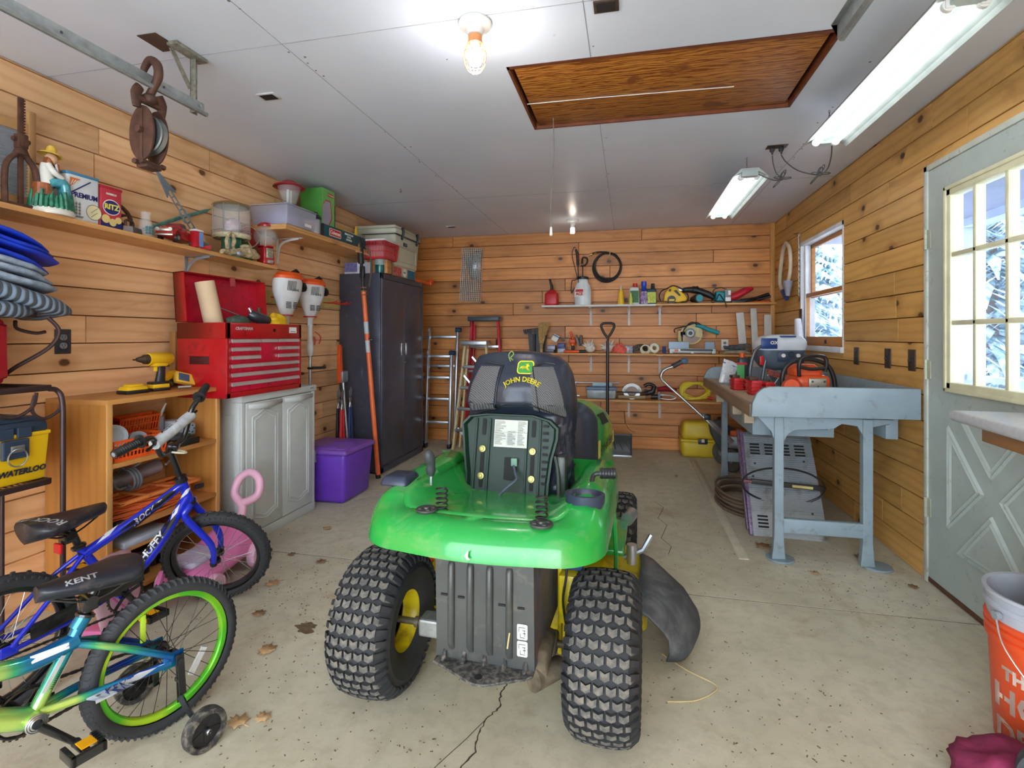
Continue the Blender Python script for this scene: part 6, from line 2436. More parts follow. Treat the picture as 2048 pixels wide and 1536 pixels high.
MB().cyl((rx0+.07, ry1-.04,.675),(rx0+.07, ry1-.04,1.33),.008).build('rail', RK, rk)
MB().cyl((rx1-.06, ry1-.12,0),(rx1-.06, ry1-.12,.67),.007).build('rail', RK, rk)
f = MB()
f.tube(spline([(.10, ry1+.05,1.325),(.13, ry1+.07,1.27),(.10, ry1+.05,1.20),(.02, ry1-.02,1.12),(-.05, ry1-.04,1.06)],6),.008,8)
f.tube(spline([(.0, ry1+.0,1.31),(-.02, ry1+.02,1.28),(-.0, ry1+.07,1.262),(.03, ry1+.09,1.268)],5),.007,8)
f.build('scroll', RK, rk)
f = MB()
f.tube(spline([(rx1, ry1-.20,1.03),(rx1, ry1-.18,.97),(rx1, ry1-.12,.945),(rx1, ry1-.06,.975),(rx1, ry1-.045,1.03)],6),.0065,8)
f.tube(spline([(rx1, ry1-.05,1.02),(rx1, ry1-.06,.96),(rx1, ry1-.02,.925),(rx1, ry1+.03,.945),(rx1, ry1+.045,.975)],6),.0065,8)
f.build('scroll', RK, rk)
f = MB()
f.tube(spline([(rx1-.02, ry1-.36,1.03),(rx1-.02, ry1-.26,.98),(rx1-.02, ry1-.22,.88)],6),.0065,8)
f.build('scroll', RK, rk)
def folded(name, label, z0, z1, yr_, xr, layers, m, seed, quilt=None, cat='blanket', droop=.0):
 t_ = thing(name, label, cat,(-2.42,1.2, z0))
 h = (z1-z0)/layers
 for k in range(layers):
  mb = MB()
  r_ = h*.48
  yy = yr_-.02*((k*7+seed)%3)
  L = []
  for i in range(25):
   v = i/24
   y = -.5+(yy+.5)*v
   wdt = (xr-(-.155))*(1-.30*max(0, v-.9)*10)
   loop = []
   for j in range(26):
    a = 2*PI*j/26
    x = -.155+(xr+.155)/2+wdt/2*math.copysign(abs(cos(a))**.35, cos(a))
    z = h*k+r_+r_*math.copysign(abs(sin(a))**.8, sin(a))*(1 if v<.97 else .55)
    n_ = mnoise.noise(Vector((x*6, y*5, k*3+seed)))
    z+=.018*n_*(.3+v)-droop*max(0, v-.55)**1.5
    x+=.010*mnoise.noise(Vector((y*14, z*30, seed)))
    loop.append((x, y, z))
   L.append(loop)
  mb.loft(L)
  o = mb.build('fold', m, t_, smooth=75)
 return t_
BLU2 = mat('blue_nylon',(26,60,190),.45, var=.25, ns=10, bump=.5, bs=16)
GRYF = mat('grey_fleece',(150,164,180),.9, var=.3, ns=30, bump=.5, bs=60)
QLT = NT('quilted_grey_pad')
v = QLT.coord('Object')
wv = QLT.n('ShaderNodeTexWave', wave_type='BANDS', bands_direction='Y', wave_profile='SIN')
wv.inputs['Scale'].default_value = 11
QLT.l(v, wv.inputs['Vector'])
QLT.set(base=QLT.mix(QLT.step(wv.outputs['Fac'],0,.12), lin((60,70,84)), lin((116,130,146))), rough=.8)
QLT.bump(wv.outputs['Fac'],.8,.01)
folded('quilted_pad', 'dark quilted moving pad at the bottom of the blanket pile on the rack',1.352,1.42,.44,.16,1, QLT.m,2, droop=.12)
folded('quilted_pad', 'grey quilted moving pad with a hanging corner, second from the bottom of the pile',1.422,1.50,.58,.17,1, QLT.m,5, droop=.4)
folded('grey_blanket', 'grey patterned blanket folded between the quilted pads and the blue tarp',1.502,1.598,.49,.16,3, GRYF,9, droop=.28)
folded('blue_tarp', 'bright blue folded tarp on top of the blanket pile below the long shelf',1.60,1.70,.50,.15,4, BLU2,14, droop=.30)
rc = thing('red_tool_case', 'red moulded plastic case standing on the upper rack shelf', 'case',(-2.37,1.30,1.058))
RDC = mat('case_red',(212,30,60),.4, var=.05)
f = MB()
f.box((-.06,-.30,0),(.02,.24,.265),.03, seg=3)
f.box((.015,-.30,.0),(.085,.16,.262),.02, seg=3)
f.loft([[(.02,.15,.01),(.02,.15,.255),(.06,.15,.25),(.075,.15,.02)], [(.02,.235,.03),(.02,.235,.235),(.03,.225,.225),(.04,.225,.04)]])
f.build('shell', RDC, rc)
for z in(.035,.20):
 for k in range(4):
  MB().box((.085,.04, z+.010*k),(.088,.135, z+.010*k+.005),.001).build('rib', RDC, rc)
yb_ = thing('yellow_toolbox', 'yellow plastic toolbox with a dark blue lid and WATERLOO lettering', 'toolbox',(-2.385,1.28,.688))
TBY = mat('toolbox_yellow',(246,200,24),.4, var=.05)
TBN = mat('toolbox_navy',(44,60,80),.45)
MB().box((-.11,-.30,0),(.12,.33,.185),.008, taper=(1.06,1.04)).build('body', TBY, yb_)
MB().box((-.122,-.315,.175),(.134,.342,.190),.004).build('rim', TBY, yb_)
f = MB()
f.box((-.12,-.31,.188),(.132,.338,.235),.012, taper=(.97,.98))
f.box((-.11,-.30,.23),(.12,.328,.25),.010, taper=(.9,.95))
f.build('lid', TBN, yb_)
f = MB()
for s in(-.03,.03):
 f.box((.128,.215+s-.024,.175),(.142,.215+s+.024,.215),.003)
f.box((.128,.17,.10),(.145,.26,.172),.006)
f.build('latch', TBN, yb_)
f = MB()
f.ring((.150,.215,.105),.032,.003,(1,0,0),20,6)
f.box((.143,.195,.125),(.15,.24,.150),.002)
f.build('wire_clasp', STEEL, yb_)
text('WATERLOO',.029, mat('toolbox_lettering',(30,36,50),.5), yb_, wf(.128,.245,.045), bold=.0012, shear=.2, sx=1.0)
# ---------------- bookcase and its contents
BKW = wood('honey_bookcase_wood',(206,142,72),(150,88,36), 'Z', knots=.06, rough=.35)
BKE = wood('honey_bookcase_edge',(226,172,104),(190,130,64), 'Z', knots=0)
BKY = wood('honey_bookcase_shelf',(212,152,84),(160,98,44), 'Y', knots=.1)
bx, b0, b1, bh_ = -2.245,1.845,2.495,.965
bc = thing('bookcase', 'honey coloured open wooden bookcase against the left wall', 'bookcase',(-2.42,(b0+b1)/2,0))
hd_, hw2 = (bx+2.595)/2,(b1-b0)/2
for s in(-1,1):
 MB().box((-hd_, s*hw2-(.02 if s>0 else 0),0),(hd_-.008, s*hw2+(0 if s>0 else .02), bh_-.022)).build('side_panel', BKW, bc)
 MB().box((hd_-.008, s*hw2-(.026 if s>0 else 0),0),(hd_, s*hw2+(0 if s>0 else .026), bh_-.022),.001).build('face_stile', BKE, bc)
MB().box((-hd_,-hw2, bh_-.022),(hd_, hw2, bh_),.001).build('top', BKY, bc)
SHZ = (.655,.355,.06)
for z in SHZ:
 MB().box((-hd_,-hw2+.0205, z),(hd_-.002, hw2-.0205, z+.02),.001).build('shelf', BKY, bc)
tp = bh_+.0006
def drill(name, label, loc, rz):
 t_ = thing(name, label, 'power drill', loc, rz)
 f = MB()
 f.cyl((0,-.045,.165),(0,.06,.165),.032,.034,22)
 f.cyl((0,.06,.165),(0,.08,.165),.034,.024,22)
 f.box((-.024,-.03,.125),(.024,.05,.16),.01)
 f.build('housing', YELLOW, t_)
 f = MB()
 f.cyl((0,-.045,.165),(0,-.065,.165),.026,.024,20)
 f.cyl((0,-.065,.165),(0,-.10,.165),.021,.010,18)
 f.cyl((0,-.10,.165),(0,-.118,.165),.004)
 f.build('chuck', mat('chuck_brown',(90,74,62),.4,.6), t_)
 f = MB()
 f.tube(spline([(0,.02,.145),(0,.024,.10),(0,.018,.045)],5), [(.019,.024),(.017,.021),(.02,.026)],14)
 f.box((-.028,-.034,.028),(.028,.05,.048),.006)
 f.build('grip', BLACK, t_)
 MB().box((-.008,-.012,.10),(.008,.002,.13),.003).build('trigger', YELLOW, t_)
 MB().box((-.030,-.036,.012),(.030,.052,.036),.006).build('battery', YELLOW, t_)
 MB().box((-.032,-.038,0),(.032,.055,.016),.004).build('battery_base', BLACK, t_)
 return t_
drill('cordless_drill', 'yellow and black cordless drill standing on the bookcase',(-2.40,2.235, tp), rad(-8))
b = thing('drill_battery', 'spare yellow drill battery lying left of the cordless drill', 'battery',(-2.40,2.105, tp), rad(-5))
MB().box((-.036,-.055,.016),(.036,.055,.036),.007, taper=(.86,.86)).build('case', YELLOW, b)
MB().box((-.024,-.034,.034),(.024,.036,.046),.005).build('slide_rail', YELLOW, b)
MB().box((-.038,-.058,0),(.038,.058,.018),.005).build('base', BLACK, b)
b = thing('multimeter', 'yellow handheld meter with a grey screen tilted against the wood blocks', 'meter',(-2.40,2.41, tp), rad(-20), rot=(rad(-18), rad(-25), rad(-8)))
MB().box((-.015,-.055,.02),(.015,.055,.085),.007).build('case', mat('pale_yellow',(240,196,70),.4), b)
MB().box((.0145,-.042,.032),(.0165,.018,.075),.001).build('screen', mat('screen_slate',(66,92,120),.2), b)
b = thing('impact_driver', 'second yellow and black cordless tool lying behind the meter', 'power drill',(-2.49,2.40, tp), rad(20))
MB().tube([(0,-.09,.05),(0,.0,.06),(0,.05,.06)], [.02,.03,.032],16).build('housing', YELLOW, b)
MB().tube([(0,-.02,.05),(.03,-.04,.02),(.04,-.1,.018)],.018,12).build('grip', BLACK, b)
b = thing('socket_adapter', 'short steel socket tube in front of the drill base', 'socket',(-2.33,2.335, tp))
MB().cyl((-.01,-.03,.011),(.02,.025,.011),.009, n=14).build('tube', STEEL, b)
for i,(y, c_)in enumerate(((2.512,(170,120,70)),(2.60,(190,180,166)))):
 m_ = wood('weathered_block_'+str(i), c_, tuple(int(x*.55)for x in c_), 'Z', knots=0)
 b = thing('wood_block', ['brown wood block standing on end beside the tool chest', 'grey split wood block standing against the red tool chest'][i], 'wood block',(-2.545, y,.906 if y>2.55 else tp))
 MB().box((-.02,-.04,0),(.02,.04,.36 if y>2.55 else .31),.002).build('block', m_, b)
 if i:
  MB().tube([(.0205,.0,.01),(.0205,.006,.12),(.0205,-.008,.22),(.0205,.004,.35)],.0015,4).build('split', mat('dark_slot',(8,12,10),.7), b)
z1 = SHZ[0]+.0205
ob = thing('orange_basket', 'orange slatted plastic basket of oddments on the top bookcase shelf', 'basket',(-2.37,2.03, z1))
slat_basket(MB(),.26,.20,.085,14, k=1.1).build('basket', ORANGE, ob)
for i,(dx, dy, dz, r_, m_)in enumerate(((.0,-.05,.10,.055, mat('white_blue_fan',(200,214,226),.4)),(.04,.04,.07,.04, GREY),(-.03,.09,.06,.035, WHITE))):
 q = MB()
 q.lathe([(r_,-.012),(r_*1.05,0),(r_,.012),(r_*.7,.008),(r_*.5,.014),(0,.014)],26, xf((dx, dy, dz),(rad(20), rad(60),0)))
 q.build('contents', m_, ob)
ob = thing('orange_basket', 'second orange basket leaning on end behind the first on the top bookcase shelf', 'basket',(-2.50,2.19, z1+.03), rot=(0, rad(12),0))
slat_basket(MB(),.22,.05,.13,14, k=1.0).build('basket', ORANGE, ob)
b = thing('black_tool_case', 'long black and grey flat tool case beside the orange basket', 'case',(-2.36,2.27, z1))
MB().box((-.10,-.07,0),(.10,.10,.035),.006).build('case', BLACK, b)
MB().box((-.09,-.065,.036),(.08,.06,.058),.006).build('upper', DKGREY, b)
b = thing('grey_gearbox', 'grey plastic connector block with round holes on the black case', 'connector',(-2.33,2.355, z1+.0355))
f = MB()
f.box((-.03,-.035,0),(.03,.035,.07),.015, seg=3)
f.build('block', mat('slate_grey_plastic',(140,156,172),.4), b)
for q in range(5):
 MB().cyl((.0295,.018*cos(q*1.257),.04+.018*sin(q*1.257)),(.0315,.018*cos(q*1.257),.04+.018*sin(q*1.257)),.004, n=10).build('hole', BLACK, b)
b = thing('white_carton', 'small white carton at the right end of the top bookcase shelf', 'box',(-2.46,2.40, z1))
MB().box((-.06,-.05,0),(.06,.055,.11),.001).build('carton', mat('carton_white',(206,206,214),.6, var=.2, ns=20), b)
b = thing('caulk_tube', 'grey tube with a spiral tip standing behind the connector block', 'tube',(-2.47,2.32, z1))
MB().cyl((0,0,0),(0,0,.14),.02).build('tube', GREY, b)
MB().tube([(0,0,.14),(.02,.02,.21)], [.008,.004],8).build('nozzle', WHITE, b)
z2 = SHZ[1]+.0205
b = thing('metal_tube_pump', 'long silver tube lying on the middle bookcase shelf behind the orange cord', 'tube',(-2.47,1.90, z2+.14))
MB().cyl((0,-.03,0),(-.02,.42,.03),.038, n=26).build('tube', mat('silver_blue_tube',(176,188,206),.3,.5), b)
b = thing('grey_cable', 'grey cable looped over the silver tube', 'cable',(-2.44,2.10, z2+.16))
f = MB()
for k in range(3):
 f.ring((0,.0+.018*k,0),.055,.006,(0,1,.15),24,7)
f.tube(spline([(0,.04,.05),(.02,.10,.09),(.0,.20,.10),(.0,.26,.05),(.03,.2,.03)],6),.006,7)
f.tube(spline([(0,0,.05),(.03,-.08,.09),(.04,-.11,.05),(.04,-.08,-.02),(.0,.0,-.04)],6),.006,7)
f.build('loops', mat('cable_grey_blue',(150,160,176),.5), b)
OC = mat('extension_cord_orange',(236,112,52),.45)
b = thing('orange_extension_cord', 'orange extension cord wound on a flat orange reel in the bookcase', 'extension cord',(-2.37,2.16, z2))
f = MB()
rng = random.Random(3)
for k in range(15):
 R1, R2 = rng.uniform(.20,.25), rng.uniform(.075,.095)
 zc = .016+.0085*(k%9)
 ph = rng.uniform(0,6)
 f.tube([(R2*cos(a), R1*sin(a)*1.0, zc+.010*sin(2*a+ph))for a in[2*PI*q/40 for q in range(40)]],.0048,6, closed=True)
f.build('cord', OC, b)
f = MB()
f.box((-.10,-.23,.09),(-.075,.23,.105),.003)
f.box((.075,-.23,.09),(.10,.23,.105),.003)
for y in(-.22,-.08,.08,.22):
 f.box((-.10, y-.01,.094),(.10, y+.01,.104),.003)
f.build('winder', mat('winder_orange',(240,140,70),.5), b)
f = MB()
f.box((.09,.19,.05),(.11,.24,.075),.004)
f.box((.085,-.26,.0),(.11,-.215,.03),.006)
f.build('plug', BLACK, b)
z3 = SHZ[2]+.0205
b = thing('grey_tray', 'pale grey plastic tray on a loose board under the orange cord', 'tray',(-2.34,2.03,.272))
MB().box((-.09,-.10,0),(.09,.16,.028),.004).build('tray', mat('tray_grey_blue',(190,200,214),.4), b)
MB().box((-.22,-.165,-.016),(.09,.44,-.0005),.001).build('board', BKY, b)
for i,(dx, dy, h_, r_)in enumerate(((-.06,.05,.15,.04),(.02,.12,.17,.045),(-.02,.22,.14,.04),(.04,.27,.15,.04))):
 b = thing('black_bottle', ['squat black bottle at the back left of the bottom bookcase shelf', 'taller black bottle near the front of the bottom bookcase shelf', 'black bottle in the middle of the bottom bookcase shelf', 'black bottle at the right of the bottom bookcase shelf'][i], 'bottle',(-2.38+dx,1.98+dy, z3))
 MB().lathe([(0,0),(r_,0),(r_, h_*.7),(r_*.4, h_*.85),(r_*.4, h_),(0, h_)],20).build('bottle', mat('glossy_black',(20,20,18),.15, coat=.6), b)
b = thing('glass_jar', 'clear jar with a green lid on the bottom bookcase shelf', 'jar',(-2.285,1.905, z3))
MB().lathe([(0,0),(.034,0),(.036,.01),(.036,.08),(.03,.09),(.0,.09)],22).build('jar', GL, b)
MB().lathe([(.034,.088),(.034,.102),(0,.103)],22).build('lid', mat('jar_lid_green',(50,110,96),.4), b)
# ---------------- string trimmers on a hook board
pb_ = thing('hook_board', 'pale pine board screwed to the left wall with red coated tool hooks', 'hook board',(XL+.001,3.75,1.54))
MB().box((0,-.52,-.045),(.02,.55,.045),.002).build('board', mat('pale_green_pine',(222,200,124),.6, var=.15, ns=20), pb_)
HKR = mat('red_vinyl_hook',(206,40,50),.4)
for i, y in enumerate((-.38,-.02,.30,.47)):
 f = MB()
 for s in(-1,1):
  f.tube(spline([(.02, y+s*.015,0),(.06, y+s*.035,-.005),(.13, y+s*.035,.0),(.16, y+s*.03,.012)],4),.0045,7)
 f.build('hook', HKR, pb_)
WT = mat('trimmer_light_grey',(222,222,220),.4)
def trimmer(label, x, y, z, rz, s, L):
 t_ = thing('string_trimmer', label, 'string trimmer',(x, y, z), rz, s=s, group=None)
 f = MB()
 prof = [(-.30,.022),(-.25,.024),(-.225,.045),(-.18,.062),(-.12,.085),(-.06,.104),(0,.108),(.03,.10)]
 loops = []
 for(h, r_)in prof:
  off = .02*(h+.3)/.33
  loops.append([(r_*.72*cos(a), off+r_*1.12*sin(a)*1.0, h)for a in[2*PI*k/26 for k in range(26)]])
 f.loft(loops)
 f.build('housing', WT, t_)
 f = MB()
 f.loft([[(.078*cos(a),.03+.118*sin(a), h)for a in[2*PI*k/24 for k in range(24)]]for h in(.028,.05)]+[[(.055*cos(a),.035+.095*sin(a),.078)for a in[2*PI*k/24 for k in range(24)]]])
 f.build('top_cover', ORANGE, t_)
 f = MB()
 f.lathe([(0,0),(.034,0),(.036,.02),(.0,.024)],20, xf((.0,.15,-.02),(rad(-80),0,0)))
 f.tube([(0,.05,.075),(.01,.09,.10),(.0,.12,.085)],.012,8)
 f.build('cap', BLACK, t_)
 f = MB()
 for k in range(7):
  f.bar((.076,-.055+.012*k,-.06),(.079,-.05+.012*k,.01),.0035,.002, up=(1,0,0))
 for k in range(5):
  f.box((.050,-.045,-.185+.010*k),(.056,.0,-.180+.010*k))
  f.box((.050,.02,-.185+.010*k),(.056,.055,-.180+.010*k))
 f.build('vent', DKGREY, t_)
 text('STIHL',.026, DKGREY, t_, wf(.0775,.02,-.055))
 f = MB()
 f.lathe([(.026,-.31),(.023,-.30),(.020,-.33),(.019,-.40),(.026,-.46),(.03,-.50),(.026,-.54),(.016,-.56)],18)
 f.build('grip', WT, t_)
 MB().tube([(.024,.02,-.40),(.03,.028,-.43),(.026,.022,-.47)],.006,7).build('trigger', HKR, t_)
 MB().tube(spline([(.022,.03,-.36),(.045,.07,-.40),(.05,.05,-.46)],4),.005,7).build('trigger_guard', HKR, t_)
 f = MB()
 f.ring((0,0,-.235),.05,.005, n=24, m=6)
 f.build('hook_ring', HKR, t_)
 MB().cyl((0,0,-.55),(0,0,-.55-L),.0125, n=14).build('shaft', ALU, t_)
 MB().cyl((0,0,-.80),(0,0,-.80-.15),.0135, n=14).build('shaft_sleeve', mat('yellow_sleeve',(230,200,70),.4), t_)
 f = MB()
 f.tube(spline([(0,.012,-.66),(.02,.06,-.66),(.06,.10,-.66),(.10,.06,-.66),(.10,-.02,-.66),(.04,-.05,-.66),(0,-.012,-.66)],4),.009,8)
 f.build('loop_handle', BLACK, t_)
 return t_
trimmer('orange and white string trimmer hanging nearest the red tool chest',-2.43,3.32,1.635, rad(-10),1.0,.40)
trimmer('white string trimmer hanging beside the first, closer to the black cabinet',-2.46,3.66,1.625, rad(-14),.95,.50)
ps = thing('pole_saw', 'pole saw in an orange scabbard leaning in the corner left of the black cabinet', 'pole saw',(-2.44,4.14,0))
MB().cyl((.05,.0,.03),(-.02,.0,.90),.012, n=12).build('pole', ALU, ps)
f = MB()
f.prism([(x, z)for x, z in((-.02,.84),(.028,.84),(.034,.9),(.022,1.16),(.0,1.175),(-.022,1.16),(-.03,.9))],-.012,.012, Matrix(((0,0,1,-.03),(1,0,0,-.03),(0,1,0,0),(0,0,0,1))), bev=.004)
f.build('scabbard', ORANGE, ps)
MB().box((-.045,-.03,.84),(.0,.06,.94),.008).build('gear_head', ALU, ps)
for i,(x, y, c_, lab)in enumerate(((-2.40,4.03, HKR, 'red handled lopper standing left of the pole saw'),(-2.42,4.20, mat('navy_handle',(40,60,110),.4), 'blue handled lopper standing right of the pole saw'),(-2.47,4.09, BLACK, 'black handled lopper standing between the other two'))):
 lp = thing('lopper', lab, 'lopper',(x, y,0))
 for s in(-1,1):
  MB().tube([(0, s*.035,.05),(0, s*.012,.62)], [.015,.012],12).build('handle', c_, lp)
 f = MB()
 f.tube([(0,-.012,.62),(0,.01,.70)],.008,8)
 f.tube([(0,.012,.62),(0,-.01,.70)],.008,8)
 f.prism([(0,0),(.03,.03),(.036,.08),(.018,.11),(.0,.05)],-.003,.003, wf(0,-.01,.69))
 f.prism([(0,0),(-.025,.03),(-.03,.07),(-.018,.085),(-.008,.03)],-.003,.003, wf(.006,.0,.69))
 f.build('blades', STEEL, lp)
op = thing('pole_pruner', 'long orange pole pruner with a curved saw blade leaning on the black cabinet', 'pole pruner',(-2.15,4.20,0))
ptop = Vector((-.155,-.04,2.05))
mid = ptop*.80
MB().cyl((0,0,.03), mid,.020, n=18).build('pole', mat('pole_orange',(240,112,56),.35), op)
MB().cyl((.001,0,0), ptop*.016,.022, n=18).build('end_cap', BLACK, op)
MB().cyl(mid, ptop*.93,.014).build('inner_pole', BLACK, op)
f = MB()
for q in(.785,.80,.815):
 f.ring(ptop*q,.022,.006, tuple(ptop+Vector((0,.3,0))),18,6)
f.build('strap', mat('strap_tan_black',(150,110,70),.6), op)
for q in(.62,.54):
 MB().cyl(ptop*q, ptop*(q+.05),.0206, n=18).build('label', mat('silver_label',(190,200,206),.4), op)
f = MB()
f.ring(ptop*.595+Vector((.03,.02,0)),.03,.006,(.3,.1,1),20,6)
f.build('pull_ring', mat('blue_black_ring',(40,60,84),.3), op)
f = MB()
f.tube([ptop*.92, ptop*.99, ptop*1.03], [.026,.028,.018],12)
f.box(ptop*.86-Vector((.02,.018,.0)), ptop*.86+Vector((.02,.018,.10)),.006)
f.build('head', BLACK, op)
f = MB()
f.tube(spline([ptop*.97, ptop*1.03+Vector((.0,-.05,.0)), ptop*1.05+Vector((0,-.045,.05))],4), [(.006,.02),(.006,.028),(.004,.01)],8)
f.build('pruner_blade', YELLOW, op)
f = MB()
c0 = ptop*.99+Vector((.02,.06,.02))
f.tube(spline([c0, c0+Vector((.02,.05,-.06)), c0+Vector((.02,.07,-.20)), c0+Vector((.02,.03,-.36))],6), [(.003,.022),(.003,.026),(.003,.024),(.002,.014)],8, flat=(1,.2,0))
f.build('saw_blade', mat('saw_blade_grey',(150,142,130),.4,.5), op)
PUR = mat('tote_purple',(112,62,190),.35, var=.06)
PURL = mat('tote_lid_purple',(134,84,186),.35, var=.06)
pt = thing('purple_tote', 'purple plastic storage tote with lid on the floor beside the black cabinet', 'tote',(-2.262,3.68,0))
f = MB()
f.box((-.20,-.195,0),(.20,.195,.375),.03, seg=3, taper=(1.13,1.13))
f.build('body', PUR, pt)
f = MB()
f.box((-.24,-.235,.365),(.24,.235,.405),.02, seg=3)
f.box((-.20,-.195,.40),(.20,.195,.412),.008)
f.build('lid', PURL, pt)
for(x0, y0, x1, y1)in((-.10,-.16,.12,-.14),(-.02,.02,.16,.04)):
 MB().box((x0, y0,.4085),(x1, y1,.416),.002).build('lid_groove', PUR, pt)
for s in(-1, ):
 f = MB()
 f.tube(spline([(.0,-.24,.40),(.0,-.252,.38),(0,-.25,.33),(.0,-.238,.325)],4), [(.012,.004)]*2,8)
 f.build('latch', GREY, pt)
# ---------------- ceiling tracks, iron pulley block
tk = thing('door_track', 'galvanised garage door track crossing the ceiling at upper left', 'door track',(-1.79,1.9,2.22))
def track(t_, y0, y1):
 f = MB()
 prof = [(-.004,.030),(-.020,.030),(-.020,.032),(-.002,.032),(-.002,-.014),(.006,-.024),(.018,-.024),(.022,-.016),(.020,-.010),(.017,-.010),(.018,-.016),(.014,-.021),(.006,-.021),(.0,-.013),(.0,.032)]
 f.loft([[(x, y, z)for x, z in prof]for y in(y0, y1)])
 return f.build('rail', GALV, t_)
track(tk,-3.3,.0)
for k in range(8):
 MB().cyl((-.003,-.2-.38*k,.012),(.0015,-.2-.38*k,.012),.0045, n=10).build('hole', DKGREY, tk)
f = MB()
f.box((-.03,-.045,-.02),(-.026,-.01,.22),.001)
f.box((-.03,-.045,-.02),(-.003,-.041,.22),.001)
f.box((-.03,-.16,.205),(.02,-.0,.219),.001)
f.bar((-.028,-.14,.205),(-.028,-.045,.08),.004,.022)
f.build('hanger', mat('old_galvanised',(150,150,138),.5,.5, var=.3, ns=40, dirt=(110,90,70), dirt_amt=.4, dns=50), tk)
f = MB()
for k in range(7):
 f.cyl((-.024,-.028,.01+.026*k),(-.031,-.028,.01+.026*k),.005, n=8)
f.build('hole', mat('dark_slot',(8,12,10),.7), tk)
MB().cyl((-.006,-.03,.01),(.012,-.03,.01),.007, n=6).build('bolt', STEEL, tk)
MB().box((-.11,-.22,.2165),(-.02,-.10,.2195),.001).build('ceiling_plate', mat('rust_plate',(88,66,54),.7,.3), tk)
pu = thing('pulley_block', 'heavy rusted iron pulley block hooked over the ceiling track', 'pulley',(-1.80,1.645,2.235))
RU2 = mat('rust_brown_iron',(88,60,48),.65,.35, var=.3, ns=24, bump=.4)
f = MB()
f.tube(spline([(-.026,.0,.012),(-.024,.0,.045),(.004,.0,.075),(.034,.002,.055),(.040,.002,.01),(.022,0,-.03),(.0,0,-.062)],5), [.008,.012,.015,.0165,.016,.014,.015],14)
f.build('hook', RU2, pu)
f = MB()
f.ball((0,0,-.075),(.03,.026,.022),14,10)
f.cyl((0,-.055,-.09),(0,.055,-.09),.012)
for s in(-1,1):
 f.tube(spline([(0, s*.04,-.045),(.0, s*.055,-.075),(0, s*.052,-.125)],4), [(.018,.010),(.022,.011),(.016,.009)],10)
f.build('swivel', RU2, pu)
for s in(-1,1):
 f = MB()
 f.M = Matrix(((1,0,0,0),(0,0,1, s*.03),(0,1,0,-.215),(0,0,0,1)))
 f.prism([(.056*cos(a),.105*sin(a))for a in[2*PI*k/30 for k in range(30)]],-.004,.004, bev=.002)
 co2 = f.build('cheek_plate', RU2, pu)
 MB().box((-.008, s*.035-.003,-.33),(.008, s*.035+.005,-.115),.003).build('strap', RU2, co2)
 MB().cyl((0, s*.034,-.205),(0, s*.052,-.205),.014, n=6).build('nut', RU2, co2)
f = MB()
f.lathe([(.03,-.012),(.07,-.016),(.074,-.012),(.066,0),(.074,.012),(.07,.016),(.03,.012)],34, xf((0,0,-.215),(PI/2,0,0)))
f.build('sheave', mat('worn_steel_sheave',(120,124,124),.4,.7), pu)
f = MB()
for s in(-1,1):
 f.cyl((s*.016,-.045,-.325),(s*.016,.045,-.325),.007)
 f.cyl((s*.016,-.05,-.325),(s*.016,-.038,-.325),.011, n=6)
 f.cyl((s*.016,.05,-.325),(s*.016,.038,-.325),.011, n=6)
f.box((-.024,-.034,-.345),(.024,.034,-.33),.004)
f.build('tie_bolts', RU2, pu)
tk2 = thing('door_track', 'galvanised garage door track end above the attic hatch at upper right', 'door track',(.655,1.86,2.22))
track(tk2,-3.3,.0)
f = MB()
f.box((.02,-.12,.10),(.024,-.04,.22),.001)
f.box((-.06,-.12,.19),(.024,-.04,.194),.001)
f.build('hanger', GALV, tk2)
kh = one(MB().tube(spline([(0,0,0),(0,0,-.012),(.008,0,-.022),(.0,0,-.03),(-.008,0,-.024)],4),.0022,6), 'cup_hook', mat('dark_iron',(50,44,40),.5,.6), 'tiny cup hook screwed in the ceiling above the camping shelf', 'hook',(-1.8,3.9, H))
# ---------------- pink toys behind the blue bicycle
PK = mat('toy_pink',(240,130,190),.35, var=.06)
PKL = mat('toy_pale_pink',(246,190,214),.35, var=.05)
LAV = mat('toy_lavender',(214,204,232),.4)
pc3 = thing('ride_on_toy', 'pink ride on toy car with white wheels behind the blue bicycle wheel', 'toy car',(-2.08,2.28,0), rad(4))
f = MB()
secs = [(-.26,.06,.13,.10),(-.2,.05,.18,.13),(-.08,.05,.17,.13),(.04,.05,.22,.13),(.14,.05,.26,.12),(.22,.07,.24,.10),(.27,.09,.17,.06)]
f.loft([[(w_*cx_, y, z0+(z1-z0)*cz_)for cx_, cz_ in[(-1,0),(-1,.6),(-.7,.95),(0,1.0),(.7,.95),(1,.6),(1,0)]]for(y, z0, z1, w_)in secs])
f.build('body', PK, pc3, sub=2)
MB().box((-.08,-.24,.15),(.08,-.02,.185),.02, seg=3).build('seat', LAV, pc3)
MB().tube(spline([(0,.18,.20),(.0,.21,.30),(-.07,.24,.36),(-.06,.27,.44),(.0,.28,.475),(.06,.27,.44),(.07,.24,.36),(.0,.215,.32)],5),.022,12).build('push_handle', PKL, pc3)
for(x, y, r_)in((.13,-.17,.055),(.13,.16,.075),(-.13,-.17,.055),(-.13,.16,.075)):
 s = 1 if x>0 else-1
 w_ = MB()
 w_.lathe([(r_*.5,-.02),(r_*.92,-.022),(r_,-.014),(r_,.014),(r_*.92,.022),(r_*.5,.02),(r_*.5,-.02)],28, xf((x, y, r_),(0, PI/2,0)))
 wo_ = w_.build('wheel', PKL, pc3)
 w_ = MB()
 for q in range(10):
  a = q*PI/5
  w_.bar((x+s*.012, y, r_),(x+s*.012, y+r_*.55*cos(a), r_+r_*.55*sin(a)),.006,.008, up=(1,0,0))
 w_.build('hub_spokes', WHITE, wo_)
